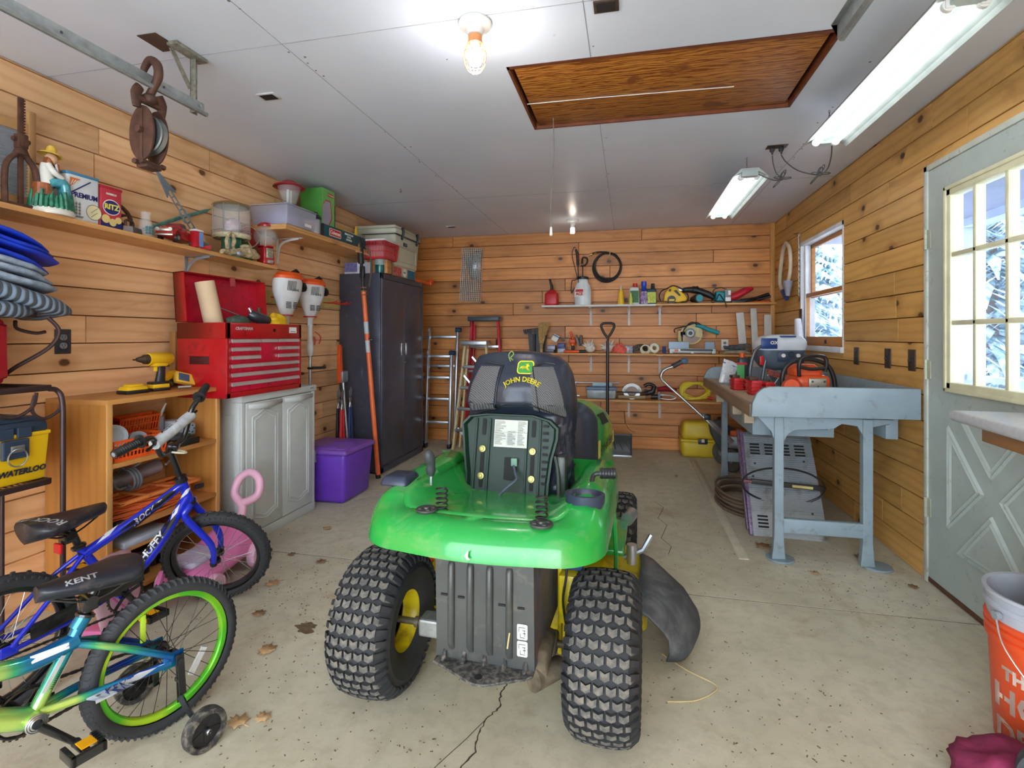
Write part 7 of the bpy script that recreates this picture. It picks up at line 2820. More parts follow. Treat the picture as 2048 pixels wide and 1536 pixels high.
st_ = thing('toy_stroller', 'pale pink doll toy with a purple heart lying left of the ride on car', 'toy',(-2.13,1.80,0), rad(10))
f = MB()
f.box((-.07,-.11,.02),(.07,.14,.05),.012)
f.tube(spline([(.06,-.10,.04),(.07,0,.05),(.07,.12,.10),(.06,.18,.16)],5),.014,8)
f.build('frame', PK, st_)
f = MB()
f.sheet(lambda u, v:(.03-.08*v,-.12+.24*u,.05+.24*v+.02*sin(PI*u)),8,8)
f.build('back', mat('dusty_pink_clear',(222,180,190),.4), st_, solid=.008)
pts = [Vector((.045-.08*((.13+.005*(13*cos(t_)-5*cos(2*t_)-2*cos(3*t_)-cos(4*t_))-.05)/.24),.0+.0045*16*sin(t_)**3*.7,.15+.0045*(13*cos(t_)-5*cos(2*t_)-2*cos(3*t_)-cos(4*t_))))for t_ in[2*PI*q/40 for q in range(40)]]
MB().tube(pts,.004,6, closed=True).build('heart', mat('heart_magenta',(190,80,150),.4), st_)
for y in(-.09,.11):
 MB().lathe([(0,-.012),(.022,-.012),(.025,0),(.022,.012),(0,.012)],18, xf((.075, y,.026),(0, PI/2,0))).build('wheel', LAV, st_)
# ------------------------------------------------------------ back wall
PINEW = mat('white_shelf_paint',(222,220,214),.5)
YS = 5.665
def back_shelf(x0, x1, z, m, label, brs, d=YS):
 s_ = thing('wall_shelf', label, 'shelf',(x0, YB, z))
 MB().box((0, d-YB,-.02),(x1-x0,0,0),.001).build('board', m, s_)
 for bx_ in brs:
  b = MB()
  x = bx_-x0
  b.box((x-.013,-.004,-.22),(x+.013,0,-.021),.001)
  b.box((x-.013,-.20,-.0245),(x+.013,0,-.0205),.001)
  b.tube(spline([(x,-.19,-.026),(x,-.08,-.034),(x,-.03,-.07),(x,-.012,-.21)],5), [(.004,.008)]*2,8)
  b.build('bracket', BRK, s_)
 return s_
back_shelf(-.94,.277,1.588, PINEW, 'white painted top shelf on the back wall with the sprayer on it',(-.42,.0))
back_shelf(.279, XR-.05,1.59, PINEX, 'bare pine top shelf on the back wall holding power tools',(.33, ))
back_shelf(-1.0,.277,1.064, PINEX, 'middle pine shelf on the back wall behind the snow shovel',(-.42,.0))
back_shelf(.279,1.30,1.06, PINEX, 'middle pine shelf on the back wall under the miter saw',(.33, ))
back_shelf(-.60,.277,.566, PINEX, 'lowest pine shelf on the back wall holding the circular saw',(.0, ))
back_shelf(.279,1.20,.568, PINEX, 'lowest pine shelf on the back wall holding the yellow cord',(.33, ))
outlet((-1.494, YB-.001,1.156),(0,-1,0), BRPL, 'brown double outlet on the back wall beside the red stepladder', sock=BRPL)
outlet((1.0, YB-.001,1.156),(0,-1,0), mat('ivory_plate',(232,226,206),.4), 'ivory double outlet on the back wall behind the folded gloves')
Y0 = 5.785
g = thing('gas_can', 'small red gas can with a black spout on the white top shelf', 'gas can',(-.845, Y0,1.5885))
MB().box((-.075,-.06,0),(.075,.06,.15),.022, seg=3, taper=(.93,.9)).build('body', RED, g)
MB().lathe([(.06,.14),(.045,.165),(.025,.18),(0,.182)],20).build('shoulder', RED, g)
MB().tube(spline([(0,0,.175),(.0,0,.22),(-.012,0,.26),(-.022,0,.30)],4), [.019,.016,.012,.010],12).build('spout', BLACK, g)
g = thing('pump_sprayer', 'white pump sprayer with a red label, black wand raised above it', 'sprayer',(-.50, Y0,1.5885))
MB().lathe([(0,0),(.088,0),(.094,.02),(.096,.16),(.085,.215),(.062,.25),(.058,.30),(0,.30)],32).build('tank', mat('sprayer_white',(226,232,232),.35), g)
MB().lathe([(.064,.285),(.066,.31),(.05,.318),(0,.318)],26).build('cap', BLACK, g)
f = MB()
f.prism([(.052*x,.045*y)for x, y in((-1,-1),(1,-1),(1,1),(-1,1))],0,.0008, face((-.028,-.096,.135),(-.2,-1,0)))
lbl = f.build('label', INKW, g)
text('ACE',.042, INKR, g, face((-.028,-.0985,.12),(-.2,-1,0)), bold=.002)
MB().prism([(-.046,.008),(.046,.008),(.04,.036),(-.04,.036)],0,.0008, face((-.028,-.0975,.135),(-.2,-1,0))).build('label_band', INKR, g)
f = MB()
f.cyl((0,0,.31),(0,0,.44),.007)
f.tube(spline([(-.02,0,.44),(.02,0,.44),(.05,0,.475),(.045,0,.52),(.0,0,.525),(-.01,0,.46)],4),.010,8)
f.build('pump_handle', BLACK, g)
f = MB()
f.cyl((-.035,-.06,.12),(-.05,-.02,.44),.006)
f.tube([(-.05,-.02,.44),(-.055,-.02,.56),(-.075,-.02,.62)], [.016,.018,.010],10)
f.build('wand', BLACK, g)
MB().box((-.046,-.03,.50),(-.03,-.01,.56),.004).build('trigger', RED, g)
MB().tube(spline([(-.09,0,.20),(-.125,0,.14),(-.12,0,.27),(-.085,-.01,.28),(-.06,-.02,.31),(-.085,-.02,.42),(-.115,-.02,.56),(-.095,-.02,.64),(-.078,-.02,.63)],6),.005,7).build('hose', BLACK, g)
h = thing('coiled_hose', 'black pressure hose coiled on a nail high on the back wall', 'hose',(-.235, YB-.03,2.03))
f = MB()
for k in range(6):
 R = .148+.006*(k%3)
 dx, dz = .008*sin(k*2.3),-.010*(k%3)
 f.tube([(dx+R*.95*cos(a),-.008*k+.006*sin(3*a+k), dz+R*sin(a))for a in[2*PI*q/40 for q in range(40)]],.0085,8, closed=True)
f.tube(spline([(.0,-.03,.15),(-.10,-.03,.155),(-.17,-.03,.14)],5),.009,8)
f.build('hose', BLACK, h)
f = MB()
f.cyl((-.165,-.03,.135),(-.20,-.03,.125),.013, n=12)
f.cyl((-.12,-.03,.145),(-.14,-.03,.14),.012, n=8)
f.build('fitting', mat('brass',(180,150,80),.3,.8), h)
MB().tube(spline([(.0,.0,.16),(.03,-.06,.15),(.02,-.06,.10),(.0,-.02,.08)],4),.004,6).build('tie', mat('cream_tie',(220,200,160),.6), h)
w = thing('wire_cage_trap', 'long flat galvanised wire cage hung upright on the back wall', 'wire cage',(-1.80, YB-.005,1.965), rot=(0, rad(3),0))
f = MB()
for k in range(11):
 x = -.125+.23*k/10
 f.cyl((x,-.02,-.31),(x-.01*0,-.02,.31),.0036, n=5)
 f.cyl((x,-.10,-.31),(x,-.10,.31),.0036, n=5)
for k in range(27):
 z = -.31+.62*k/26
 f.cyl((-.125,-.10, z),(.105,-.10, z),.0024, n=4)
 f.cyl((.105,-.10, z),(.105,-.02, z),.0018, n=4)
 f.cyl((-.125,-.10, z),(-.125,-.02, z),.0018, n=4)
f.build('mesh', mat('pale_wire',(206,206,196),.5), w)
MB().add([(-.11,-.06,.20),(.09,-.055,.27),(.09,-.03,-.05),(-.02,-.03,-.05)], [(0,1,2,3),(3,2,1,0)]).build('trap_door', ALU, w, solid=.002)
b = thing('glue_bottle', 'yellow glue bottle with a pointed tip on the white top shelf', 'bottle',(-.085, Y0,1.5885))
MB().lathe([(0,0),(.036,0),(.037,.01),(.024,.13),(.016,.165),(0,.17)],20, xf(s=(1,.7,1))).build('body', YELLOW, b)
MB().lathe([(.014,.165),(.012,.18),(.004,.215),(0,.222)],12).build('tip', CREAM, b)
b = thing('weed_killer_jug', 'white jug with a red cap and green label on the white top shelf', 'jug',(.055, Y0,1.5885))
MB().box((-.058,-.035,0),(.058,.035,.19),.018, seg=3, taper=(.85,.9)).build('body', WHITE, b)
MB().lathe([(.024,.185),(.024,.23),(0,.232)],16, xf((.01,0,0))).build('cap', RED, b)
MB().box((-.04,-.0365,.02),(.045,-.0355,.15)).build('label', mat('label_green',(50,110,50),.5, var=.3, ns=60), b)
b = thing('spray_bottle', 'small white bottle with a yellow green label leaning on the white jug', 'bottle',(.018, Y0-.085,1.5885))
MB().lathe([(0,0),(.02,0),(.022,.06),(.012,.09),(.010,.12),(0,.122)],16).build('body', mat('label_lime',(210,210,90),.4), b)
b = thing('blue_bottle', 'white and purple bottle with a blue cap between the jug and dark bottle', 'bottle',(.155, Y0-.03,1.5885))
MB().box((-.042,-.03,0),(.042,.03,.145),.015, seg=3, taper=(.8,.9)).build('body', mat('label_purple',(110,60,130),.4, var=.5, ns=40, dirt=(230,230,230), dirt_amt=.7, dns=26), b)
MB().lathe([(.02,.14),(.03,.16),(.022,.19),(.03,.205),(.026,.245),(0,.25)],18).build('cap', mat('cap_blue',(24,70,180),.3), b)
b = thing('antifreeze_bottle', 'dark teal bottle with a yellow green label, rightmost on the white top shelf', 'bottle',(.235, Y0,1.5885))
MB().box((-.055,-.035,0),(.055,.035,.17),.014, seg=3, taper=(.9,.9)).build('body', mat('dark_teal_plastic',(40,66,76),.3), b)
MB().lathe([(.028,.165),(.02,.185),(.018,.225),(0,.227)],16, xf((.015,0,0))).build('cap', BLACK, b)
MB().box((-.046,-.0365,.015),(.046,-.0355,.13)).build('label', mat('label_yellow_green',(190,200,70),.5, var=.3, ns=50), b)
def lump(parts, name, label, cat, loc, rz=.0, rot=None):
 """a hand tool from tagged pieces: (part name, material, builder)"""
 t_ = thing(name, label, cat, loc, rz, rot=rot)
 for nm, m_, fn in parts:
  f = MB()
  fn(f)
  f.build(nm, m_, t_, smooth=50)
 return t_
TL = mat('teal_tool_plastic',(20,140,150),.4)
DWY = mat('jigsaw_yellow',(240,190,20),.4)
XZ = lambda y:Matrix(((1,0,0,0),(0,0,-1, y),(0,1,0,0),(0,0,0,1)))
zt_ = 1.5905
def curve_handle(f):
 f.prism([(-.10,.03),(-.085,.12),(-.05,.165),(.0,.19),(.03,.175),(.10,.11),(.14,.06),(.13,.03),(.05,.015)],-.028,.028, XZ(0), bev=.01)
lump((('body', DWY, curve_handle),('grip_opening', BLACK, lambda f:(f.prism([(.0,.14),(.03,.15),(.075,.09),(.06,.08),(.04,.10)],.0281,.030, XZ(0)), f.cyl((-.035,-.031,.145),(-.035,-.028,.145),.014))),('motor_cap', BLACK, lambda f:f.cyl((-.02,-.05,.045),(-.02,.0,.045),.042)),('badge', YELLOW, lambda f:f.box((-.045,-.053,.03),(.008,-.05,.05))),('base_plate', BLACK, lambda f:f.box((-.14,-.045,0),(.14,.045,.008),.002)),('cord', RUBBER, lambda f:f.tube(spline([(-.13,.0,.03),(-.145,-.02,.09),(-.12,-.02,.14),(-.06,.03,.17),(.0,.04,.20),(.08,.04,.17),(.15,.02,.10),(.14,-.02,.03),(.08,-.03,.02)],5),.006,7))), 'circular_trim_saw', 'yellow and black corded saw at the left of the power tools', 'power tool',(.46, Y0, zt_))
lump((('body', BLACK, lambda f:f.tube(spline([(-.16,.02,.15),(-.08,.02,.155),(.0,.01,.14),(.10,0,.10),(.16,-.01,.06)],4), [.026,.03,.036,.034,.026],14)),('boot', BLACK, lambda f:[f.ring((-.055+.016*q,.02,.155),.034,.006,(1,0,-.1),18,6)for q in range(4)]),('shoe', ALU, lambda f:f.box((-.22,-.0,.135),(-.14,.04,.175),.01))), 'reciprocating_saw', 'black reciprocating saw lying across the tools behind the yellow saw', 'power tool',(.72, Y0+.05, zt_))
lump((('body', BLACK, lambda f:f.tube([(-.09,.02,.045),(.0,-.01,.05),(.05,-.03,.05)], [.03,.045,.045],20)),('end_cap', TL, lambda f:f.cyl((.05,-.03,.05),(.058,-.034,.05),.036, n=22))), 'angle_grinder', 'black grinder with a teal end cap under the reciprocating saw', 'power tool',(.70, Y0-.06, zt_), rad(-50))
lump((('body', TL, lambda f:f.box((-.06,-.05,.02),(.03,.05,.125),.018, seg=3)),('side_plate', GREY, lambda f:f.box((.03,-.05,.0),(.09,.05,.14),.006)),('label', INKW, lambda f:(f.box((.035,-.0515,.02),(.085,-.0505,.06)), f.box((.06,-.0515,.085),(.085,-.0505,.13)))),('base', BLACK, lambda f:f.box((-.08,-.05,0),(.09,.05,.02),.004)),('cord', RUBBER, lambda f:(f.tube(spline([(-.05,-.05,.04),(-.03,-.07,.09),(.0,-.08,.05),(.02,-.125,.0),(.03,-.13,-.05)],6),.005,7), f.tube(spline([(-.07,0,.05),(-.075,0,.14),(.0,.0,.165),(.06,0,.14)],5),.0045,6)))), 'belt_sander', 'teal and grey sander with its cord hanging over the shelf edge', 'power tool',(.94, Y0, zt_))
lump((('body', mat('crimson_plastic',(196,30,50),.35), lambda f:f.tube(spline([(-.11,-.02,.06),(-.04,-.01,.08),(.05,.0,.13),(.12,.01,.155)],4), [.036,.038,.036,.016],16)),('base', BLACK, lambda f:f.box((-.10,-.06,0),(.04,.05,.03),.006))), 'red_sander', 'crimson corded tool lying tilted at the right of the power tools', 'power tool',(1.13, Y0, zt_))
lump((('handles', BLACK, lambda f:(f.tube([(-.14,-.02,.03),(.0,.0,.045),(.14,.02,.09)], [.012,.014,.018],8), f.tube([(-.10,.04,.02),(.05,.02,.04),(.15,-.02,.065)], [.008,.01,.012],8), f.tube(spline([(-.12,-.03,.01),(-.03,-.05,.05),(.03,-.03,.02),(.08,-.05,.04)],4),.006,7))), ), 'pliers_bundle', 'black handled pliers and cords in the right corner of the top shelf', 'pliers',(1.26, Y0-.02, zt_))
one(MB().ring((0,0,.008),.09,.008, n=36), 'orange_tube_ring', ORANGE, 'orange ring lying at the far right end of the top shelf', 'ring',(1.33, Y0+.01, zt_))
for i,(x, y, w_, lab)in enumerate(((1.26,5.83,.075, 'leftmost tilted white trim board standing in the back right corner'),(1.335,5.86,.06, 'middle white trim board standing in the back right corner'),(1.40,5.83,.07, 'rightmost upright white trim board in the back right corner'))):
 b = thing('trim_board', lab, 'board',(x, y,0), rot=(0, rad((-5,-2.5,0)[i]),0))
 MB().box((-w_/2,-.008,0),(w_/2,.008,(1.50,1.54,1.47)[i]),.001).build('board', mat('trim_board_white',(214,212,204),.55, var=.08), b)
zm_ = 1.0645
b = thing('corn_whisk_broom', 'straw whisk broom standing bristles up beside the snow brush', 'broom',(-.96, Y0-.02, zm_))
f = MB()
rng = random.Random(9)
for k in range(110):
 a, r_ = rng.uniform(0,6.28), rng.random()**.5
 f.tube([(.018*r_*cos(a),.018*r_*sin(a),.08),(.045*r_*cos(a)+.01,.025*r_*sin(a),.22),(.065*r_*cos(a)+.03,.028*r_*sin(a),.33+rng.uniform(-.02,.015))],.0022,4)
f.build('bristles', mat('broom_straw',(206,170,104),.8, var=.25, ns=40), b)
MB().tube([(0,0,0),(0,0,.10)], [.016,.022],12).build('handle', mat('broom_straw',(206,170,104)), b)
f = MB()
for q in range(4):
 f.ring((0,0,.05+.015*q),.022,.003, n=16, m=5)
f.build('binding', DKGREY, b)
b = thing('scrub_brush', 'push broom head with black and white bristles standing left of the whisk broom', 'broom',(-1.05,5.80,0))
MB().cyl((.0,0,0),(.0,0,1.30),.012).build('handle', DKGREY, b)
MB().box((-.10,-.03,1.30),(.10,.03,1.335),.008, Matrix.Translation((0,0,1.31))@Matrix.Rotation(rad(-6),4, 'Y')@Matrix.Translation((0,0,-1.31))).build('block', BLACK, b)
f = MB()
for k in range(120):
 x, y = rng.uniform(-.12,.11), rng.uniform(-.035,.035)
 f.cyl((x*.9, y*.8,1.27),(x*1.05, y*1.2,1.25+rng.uniform(-.02,.01)+.07),.004, n=4)
f.build('bristles', mat('grey_bristle',(110,108,106),.9, var=.5, ns=120), b)
one(MB().prism([(-.09,0),(.09,0),(.11,.20),(-.11,.22)],0,.012, XZ(0)), 'dustpan', BLACK, 'black dustpan hanging behind the push broom head', 'dustpan',(-1.02,5.865,1.06))
JM = [mat('smoky_clear_plastic',(170,176,190),.25), mat('blue_plastic_lid',(70,84,150),.4), mat('dark_blue_grey',(80,88,104),.4), WHITE]
for i,(x, y, z, sx_, sy_, sz_, k, a, lab)in enumerate(((-.86, Y0,0,.09,.06,.035,2,0, 'flat dark blister pack at the bottom of the heap left on the middle shelf'),(-.845, Y0,.0355,.085,.055,.05,0,4, 'clear plastic box stacked in the heap beside the whisk broom'),(-.73, Y0,0,.085,.06,.055,0,-3, 'clear box of small parts under the blue lidded box'),(-.735, Y0,.0555,.08,.055,.05,1,0, 'blue lidded box on top of the clear parts box'),(-.82, Y0,.10,.075,.035,.075,3,28, 'white bag tilted on top of the heap beside the whisk broom'))):
 b = thing('parts_box', lab, 'box',(x, y, zm_+z+(.03 if i==4 else 0)), rot=(0, rad(a),0))
 MB().box((-sx_/2,-sy_,0),(sx_/2, sy_, sz_),.006).build('box', JM[k], b)
 MB().box((-sx_/2-.002,-sy_-.002, sz_*.75),(sx_/2+.002, sy_+.002, sz_*.9),.002).build('lid_band', JM[(k+1)%3], b)
lump((('body', ORANGE, lambda f:(f.tube([(0,0,.08),(.0,0,.16)], [.035,.03],14), f.tube([(0,0,.15),(-.03,0,.235)], [.014,.012],10), f.box((-.04,-.04,.10),(.03,.03,.15),.01))),('wheel', GREY, lambda f:f.cyl((.05,-.01,.135),(.065,-.01,.14),.065)),('brush_wheel', mat('wire_brush',(130,120,116),.8,.3), lambda f:f.lathe([(.02,0),(.062,.02),(.056,.04),(0,.03)],24, xf((.066,-.01,.138),(0, PI/2,0)))),('stand', BLACK, lambda f:(f.box((-.05,-.04,0),(.06,.04,.02),.004), f.cyl((0,0,.02),(0,0,.09),.018)))), 'bench_grinder', 'orange and black small grinder with grey wheels on the middle shelf', 'power tool',(-.61, Y0+.02, zm_))
lump((('handle', ORANGE, lambda f:f.cyl((-.10,0,.016),(.07,0,.016),.014)),('tip', BLACK, lambda f:f.cyl((.07,0,.016),(.14,0,.016),.016))), 'torch_lighter', 'orange and black hand tool lying in front of the small grinder', 'tool',(-.60, Y0-.085, zm_))
SHL = mat('white_coral',(226,218,206),.7, var=.12, ns=30)
def shell(x, s, seed, lab):
 f = MB()
 rng = random.Random(seed)
 f.ball((0,0,.05),(.06,.04,.045),16,10)
 for k in range(13):
  a, e = k*2.4, rng.uniform(-.1,1.3)
  d = Vector((cos(a)*cos(e), sin(a)*cos(e)*.7, sin(e)))
  f.cyl(Vector((0,0,.05))+d*.03, Vector((0,0,.05))+d*rng.uniform(.07,.11),.020,.003,8)
 for i, v in enumerate(f.v):
  f.v[i] = Vector((v.x*s, v.y*s, max(0, v.z*s)))
 return one(f, 'spiky_seashell', SHL, lab, 'seashell',(x, Y0, zm_), smooth=50)
shell(-.42,1.0,2, 'white spiky seashell right of the small orange grinder')
shell(-.22,1.05,6, 'white spiky seashell behind the snow shovel shaft')
b = cloth_lump('orange_work_glove', 'coral orange glove draped at the shelf edge right of the shovel', 'glove',(-.10,5.74, zm_),.07,.04,.07, mat('coral_glove',(232,100,80),.6),8)
b = thing('bead_box', 'small clear box with beads behind the coral glove', 'box',(-.02, Y0, zm_))
MB().box((-.06,-.05,0),(.06,.05,.08),.005).build('box', mat('bead_clear',(150,150,164),.2, var=.4, ns=60), b)
f = MB()
for k in range(9):
 a = rng.uniform(0,3)
 pts = [(.10*cos(q*.9+a)*rng.uniform(.5,1),.05*sin(q*1.1+a),.03+.025*sin(q*1.7+a)+.02*(k%3))for q in range(7)]
 f.tube(spline(pts,4),.005,6)
one(f, 'tangled_cable', mat('dull_olive_cable',(84,82,74),.6, var=.5, ns=30), 'tangle of dark cables in the middle of the middle shelf', 'cable',(.11, Y0, zm_))
f = MB()
for k in range(4):
 f.ring((.0,0,.04+.004*k),.05-.004*k,.006,(.1*k,1,.3),24,6)
one(f, 'white_rope_coil', CREAM, 'small coil of off white cord beside the dark cables', 'cord',(.17, Y0-.05, zm_))
b = thing('masking_tape_roll', 'roll of cream paper tape standing on its edge on the middle shelf', 'tape',(.255, Y0-.02, zm_+.052))
MB().lathe([(.024,-.03),(.052,-.03),(.052,.03),(.024,.03),(.024,-.03)],28, xf((0,0,0),(rad(80),0, rad(20)))).build('roll', CREAM, b)
b = thing('thread_spool', 'dark blue spool standing left of the miter saw', 'spool',(.365, Y0-.02, zm_))
MB().lathe([(0,0),(.018,0),(.018,.075),(0,.076)],16).build('spool', mat('navy_thread',(34,60,120),.6), b)
m_ = thing('miter_saw', 'teal handled miter saw on the middle shelf of the back wall', 'miter saw',(.645,5.78, zm_))
SAWB = mat('saw_base_grey',(176,180,178),.4,.4)
f = MB()
f.box((-.23,-.08,.005),(.23,.06,.055),.006)
for x in(-.21,0,.21):
 f.box((x-.018,-.09,0),(x+.018,-.03,.03),.003)
f.build('base', SAWB, m_)
f = MB()
f.box((-.235,-.03,.05),(-.03,-.015,.125),.002)
f.box((.13,-.03,.05),(.225,-.015,.125),.002)
f.build('fence', mat('blue_grey_fence',(120,134,146),.35,.4), m_)
MB().box((-.18,-.086,.025),(-.14,-.081,.045)).build('warning_label', ORANGE, m_)
MB().box((-.12,-.084,.03),(.20,-.08,.048)).build('slot_scale', BLACK, m_)
f = MB()
f.cyl((0,.0,.21),(.0,.035,.21),.112, n=36)
f.box((-.14,.0,.12),(-.03,.05,.25),.02)
f.build('blade_guard', mat('dusty_cream_guard',(206,192,140),.6, var=.2, ns=20), m_)
MB().prism([(.108*cos(a),.21+.108*sin(a))for a in[rad(-165+6*q)for q in range(24)]]+[(.02,.21)],.006,.010, XZ(0)).build('lower_guard', mat('yellow_tint_guard',(200,170,60),.3), m_)
MB().prism([(.09*cos(a),.20+.09*sin(a))for a in[rad(180+6*q)for q in range(28)]],.0105,.013, XZ(0)).build('blade', mat('brown_blade',(110,92,80),.3,.5), m_)
f = MB()
f.lathe([(.02,0),(.052,0),(.052,.02),(.04,.03),(0,.03)],26, xf((-.015,-.012,.215),(PI/2,0,0)))
f.ring((-.015,-.045,.215),.035,.004,(0,1,0),24,6)
f.build('motor_hub', SAWB, m_)
MB().cyl((-.015,-.05,.215),(-.015,-.042,.215),.022).build('hub_cap', BLACK, m_)
f = MB()
f.tube(spline([(.04,.0,.30),(.11,-.01,.28),(.16,-.02,.255)],4), [.018,.022,.02],12)
f.cyl((.14,-.02,.262),(.27,-.03,.215),.024,.022,16)
f.build('handle', TL, m_)
f = MB()
f.tube(spline([(.12,.0,.27),(.05,-.03,.325),(-.06,-.04,.29),(-.17,-.03,.26),(-.17,-.02,.22)],5),.006,7)
f.tube(spline([(.08,.0,.28),(.0,-.04,.33),(-.08,-.04,.25),(-.10,-.04,.13)],5),.006,7)
f.build('cord', RUBBER, m_)
for i,(x, dz, c_, lab)in enumerate(((1.09,0,(176,164,140), 'cream and grey work gloves folded at the bottom of the glove heap'),(1.07,.045,(84,92,104), 'dark blue grey glove on top of the folded work gloves'),(1.16,.06,(110,104,100), 'dull brown glove topmost on the glove heap'))):
 cloth_lump('work_glove', lab, 'glove',(x,5.77, zm_+dz),.13-.03*i,.07,.032, mat('glove_cloth_%d'%i, c_,.9, var=.4, ns=26, bump=.5),20+i)
zl = .569
b = thing('clear_parts_bin', 'clear plastic bin with a blue lid on the lowest shelf', 'bin',(-.295, Y0, zl))
MB().box((-.15,-.07,0),(.15,.07,.095),.012, taper=(1.06,1.1)).build('bin', mat('clear_bin_grey',(160,172,178),.2, var=.2, ns=20), b)
MB().box((-.165,-.085,.093),(.165,.085,.125),.008).build('lid', mat('blue_grey_lid',(104,134,164),.35), b)
b = thing('caulking_tube', 'pale blue tube lying on the clear bin lid', 'tube',(-.28, Y0-.01, zl+.1255+.022))
MB().cyl((-.11,0,0),(.10,0,0),.022, n=18).build('tube', mat('pale_blue_tube',(176,206,220),.4, var=.1, ns=40), b)
f = MB()
f.cyl((-.36,0,.02),(.20,0,.02),.008)
f.box((-.30,-.01,-.14),(-.285,.01,.02),.002)
f.box((-.37,-.01,-.14),(-.24,.01,-.125),.002)
one(f, 'bar_clamp', STEEL, 'long steel bar clamp lying behind the clear bin', 'clamp',(-.30,5.885, zl+.14))
lump((('guard', mat('cast_silver_guard',(176,176,174),.35,.6), lambda f:f.prism([(.105*cos(a),.07+.10*sin(a))for a in[rad(-5+190*q/22)for q in range(23)]]+[(.072*cos(a),.07+.068*sin(a))for a in[rad(185-190*q/22)for q in range(23)]],-.02,.02, XZ(0), bev=.004)),('blade', mat('brown_blade',(110,92,80),.3,.5), lambda f:f.cyl((0,.005,.085),(0,.008,.085),.085, n=32)),('lower_guard', STEEL, lambda f:f.prism([(.088*cos(a),.075+.075*sin(a))for a in[rad(185+170*q/20)for q in range(21)]]+[(.05*cos(a),.075+.04*sin(a))for a in[rad(355-170*q/20)for q in range(21)]],-.008,.008, XZ(-.02))),('shoe', BLACK, lambda f:f.box((-.16,-.06,.068),(.17,.05,.078),.002)),('rear_body', mat('tan_base',(150,130,96),.5,.3), lambda f:f.box((-.15,-.03,.0),(.15,.05,.045),.01)),('motor', BLACK, lambda f:(f.tube([(.14,.0,.06),(.22,.0,.085),(.24,0,.15)], [.026,.03,.02],12), f.tube(spline([(.24,0,.14),(.18,0,.165),(.13,0,.14)],4),.018,10), f.tube([(.20,-.01,.03),(.31,-.02,.035)], [.03,.022],12)))), 'circular_saw', 'silver and black circular saw with an exposed blade on the lowest shelf', 'circular saw',(.03, Y0-.01, zl))
lump((('bag', mat('dark_red_cloth',(150,24,40),.8), lambda f:f.tube(spline([(-.10,0,.05),(0,0,.06),(.10,.0,.04)],4), [.024,.03,.022],12)), ), 'red_rag', 'dark red rolled cloth behind the circular saw handle', 'cloth',(.40,5.86, zl+.05))
lump((('wheel', GREY, lambda f:f.box((-.10,-.02,0),(-.075,.02,.09),.006)),('frame', ALU, lambda f:(f.tube(spline([(-.08,0,.02),(.02,0,.01),(.08,0,.03),(.02,0,.055),(-.08,0,.05)],4),.006,7), f.tube(spline([(-.08,0,.06),(.03,0,.05),(.09,0,.03)],4),.006,7)))), 'c_clamp', 'small grey clamp lying between the circular saw and yellow cord', 'clamp',(.40, Y0-.06, zl))
f = MB()
for k in range(13):
 cx_, cz_ = .012*sin(k*1.9),.0
 tl = .3+.28*sin(k*2.4)
 R1, R2 = .145-.006*(k%4),.085-.006*(k%3)
 f.tube([(cx_+R1*cos(a),.03*sin(a)*tl+.008*(k%5)-.02,.095+cz_+R2*sin(a)+.03*cos(a)*sin(k*1.3))for a in[2*PI*q/34 for q in range(34)]],.0055,6, closed=True)
yc = thing('yellow_extension_cord', 'bright yellow extension cord coiled on the right of the lowest shelf', 'extension cord',(.68, Y0-.01, zl+.008))
f.build('cord', mat('cord_yellow',(236,214,30),.45), yc)
MB().cyl((.12,-.03,.03),(.17,-.04,.02),.014).build('plug', RED, yc)
f = MB()
f.box((-.05,-.03,0),(.05,.03,.02),.004)
one(f, 'battery_charger', BLACK, 'black charger block at the right end of the lowest shelf', 'charger',(.93, Y0-.03, zl))
def rungs(mb, a0, a1, b0_, b1, n, w_, h_):
 for k in range(n):
  q = (k+.5)/n
  p, r_ = Vector(a0).lerp(Vector(a1), q), Vector(b0_).lerp(Vector(b1), q)
  mb.bar(p, r_, w_, h_, bev=.002)
 return mb
l1 = thing('multi_position_ladder', 'folded aluminium multi position ladder leaning between the cabinet and stepladders', 'ladder',(-2.07,5.55,0))
for(x0, y0, z1_, dx)in((-.16,.0,1.06,.0),(.12,.0,1.06,.0),(-.22,.14,1.32,.02),(.12,.16,1.32,.02)):
 f = MB()
 f.bar((x0, y0-.06,.03),(x0+dx, y0+.02, z1_),.026,.06, up=(0,1,0), bev=.004)
 f.ball((x0+dx, y0+.02, z1_),(.018,.035,.035),12,8)
 f.build('side_rail', ALU, l1)
 MB().box((x0-.018, y0-.10,0),(x0+.018, y0-.03,.05),.006).build('foot', BLACK, l1)
for z, k in((1.02,0),(.78,0),(.54,0),(.28,0),(1.24,1),(.90,1)):
 y = (.14 if k else-.045)+.08*z/1.1
 MB().bar((-.34, y, z),(.12, y, z),.034,.03, bev=.004).build('rung', ALU, l1)
f = MB()
for x, y, z in((.12,.02,1.06),(.14,.18,1.32)):
 f.cyl((x-.02, y-.02, z),(x+.045, y-.02, z),.026, n=14)
f.build('hinge_lock', mat('hinge_blue_black',(50,80,110),.35,.5), l1)
MB().box((-.0135,-.002,.35),(.0135,.002,.80), M=Matrix.Translation((.12,-.055,0))@Matrix.Rotation(rad(-4),4, 'X')).build('warning_sticker', mat('lime_sticker',(200,214,60),.5), l1)
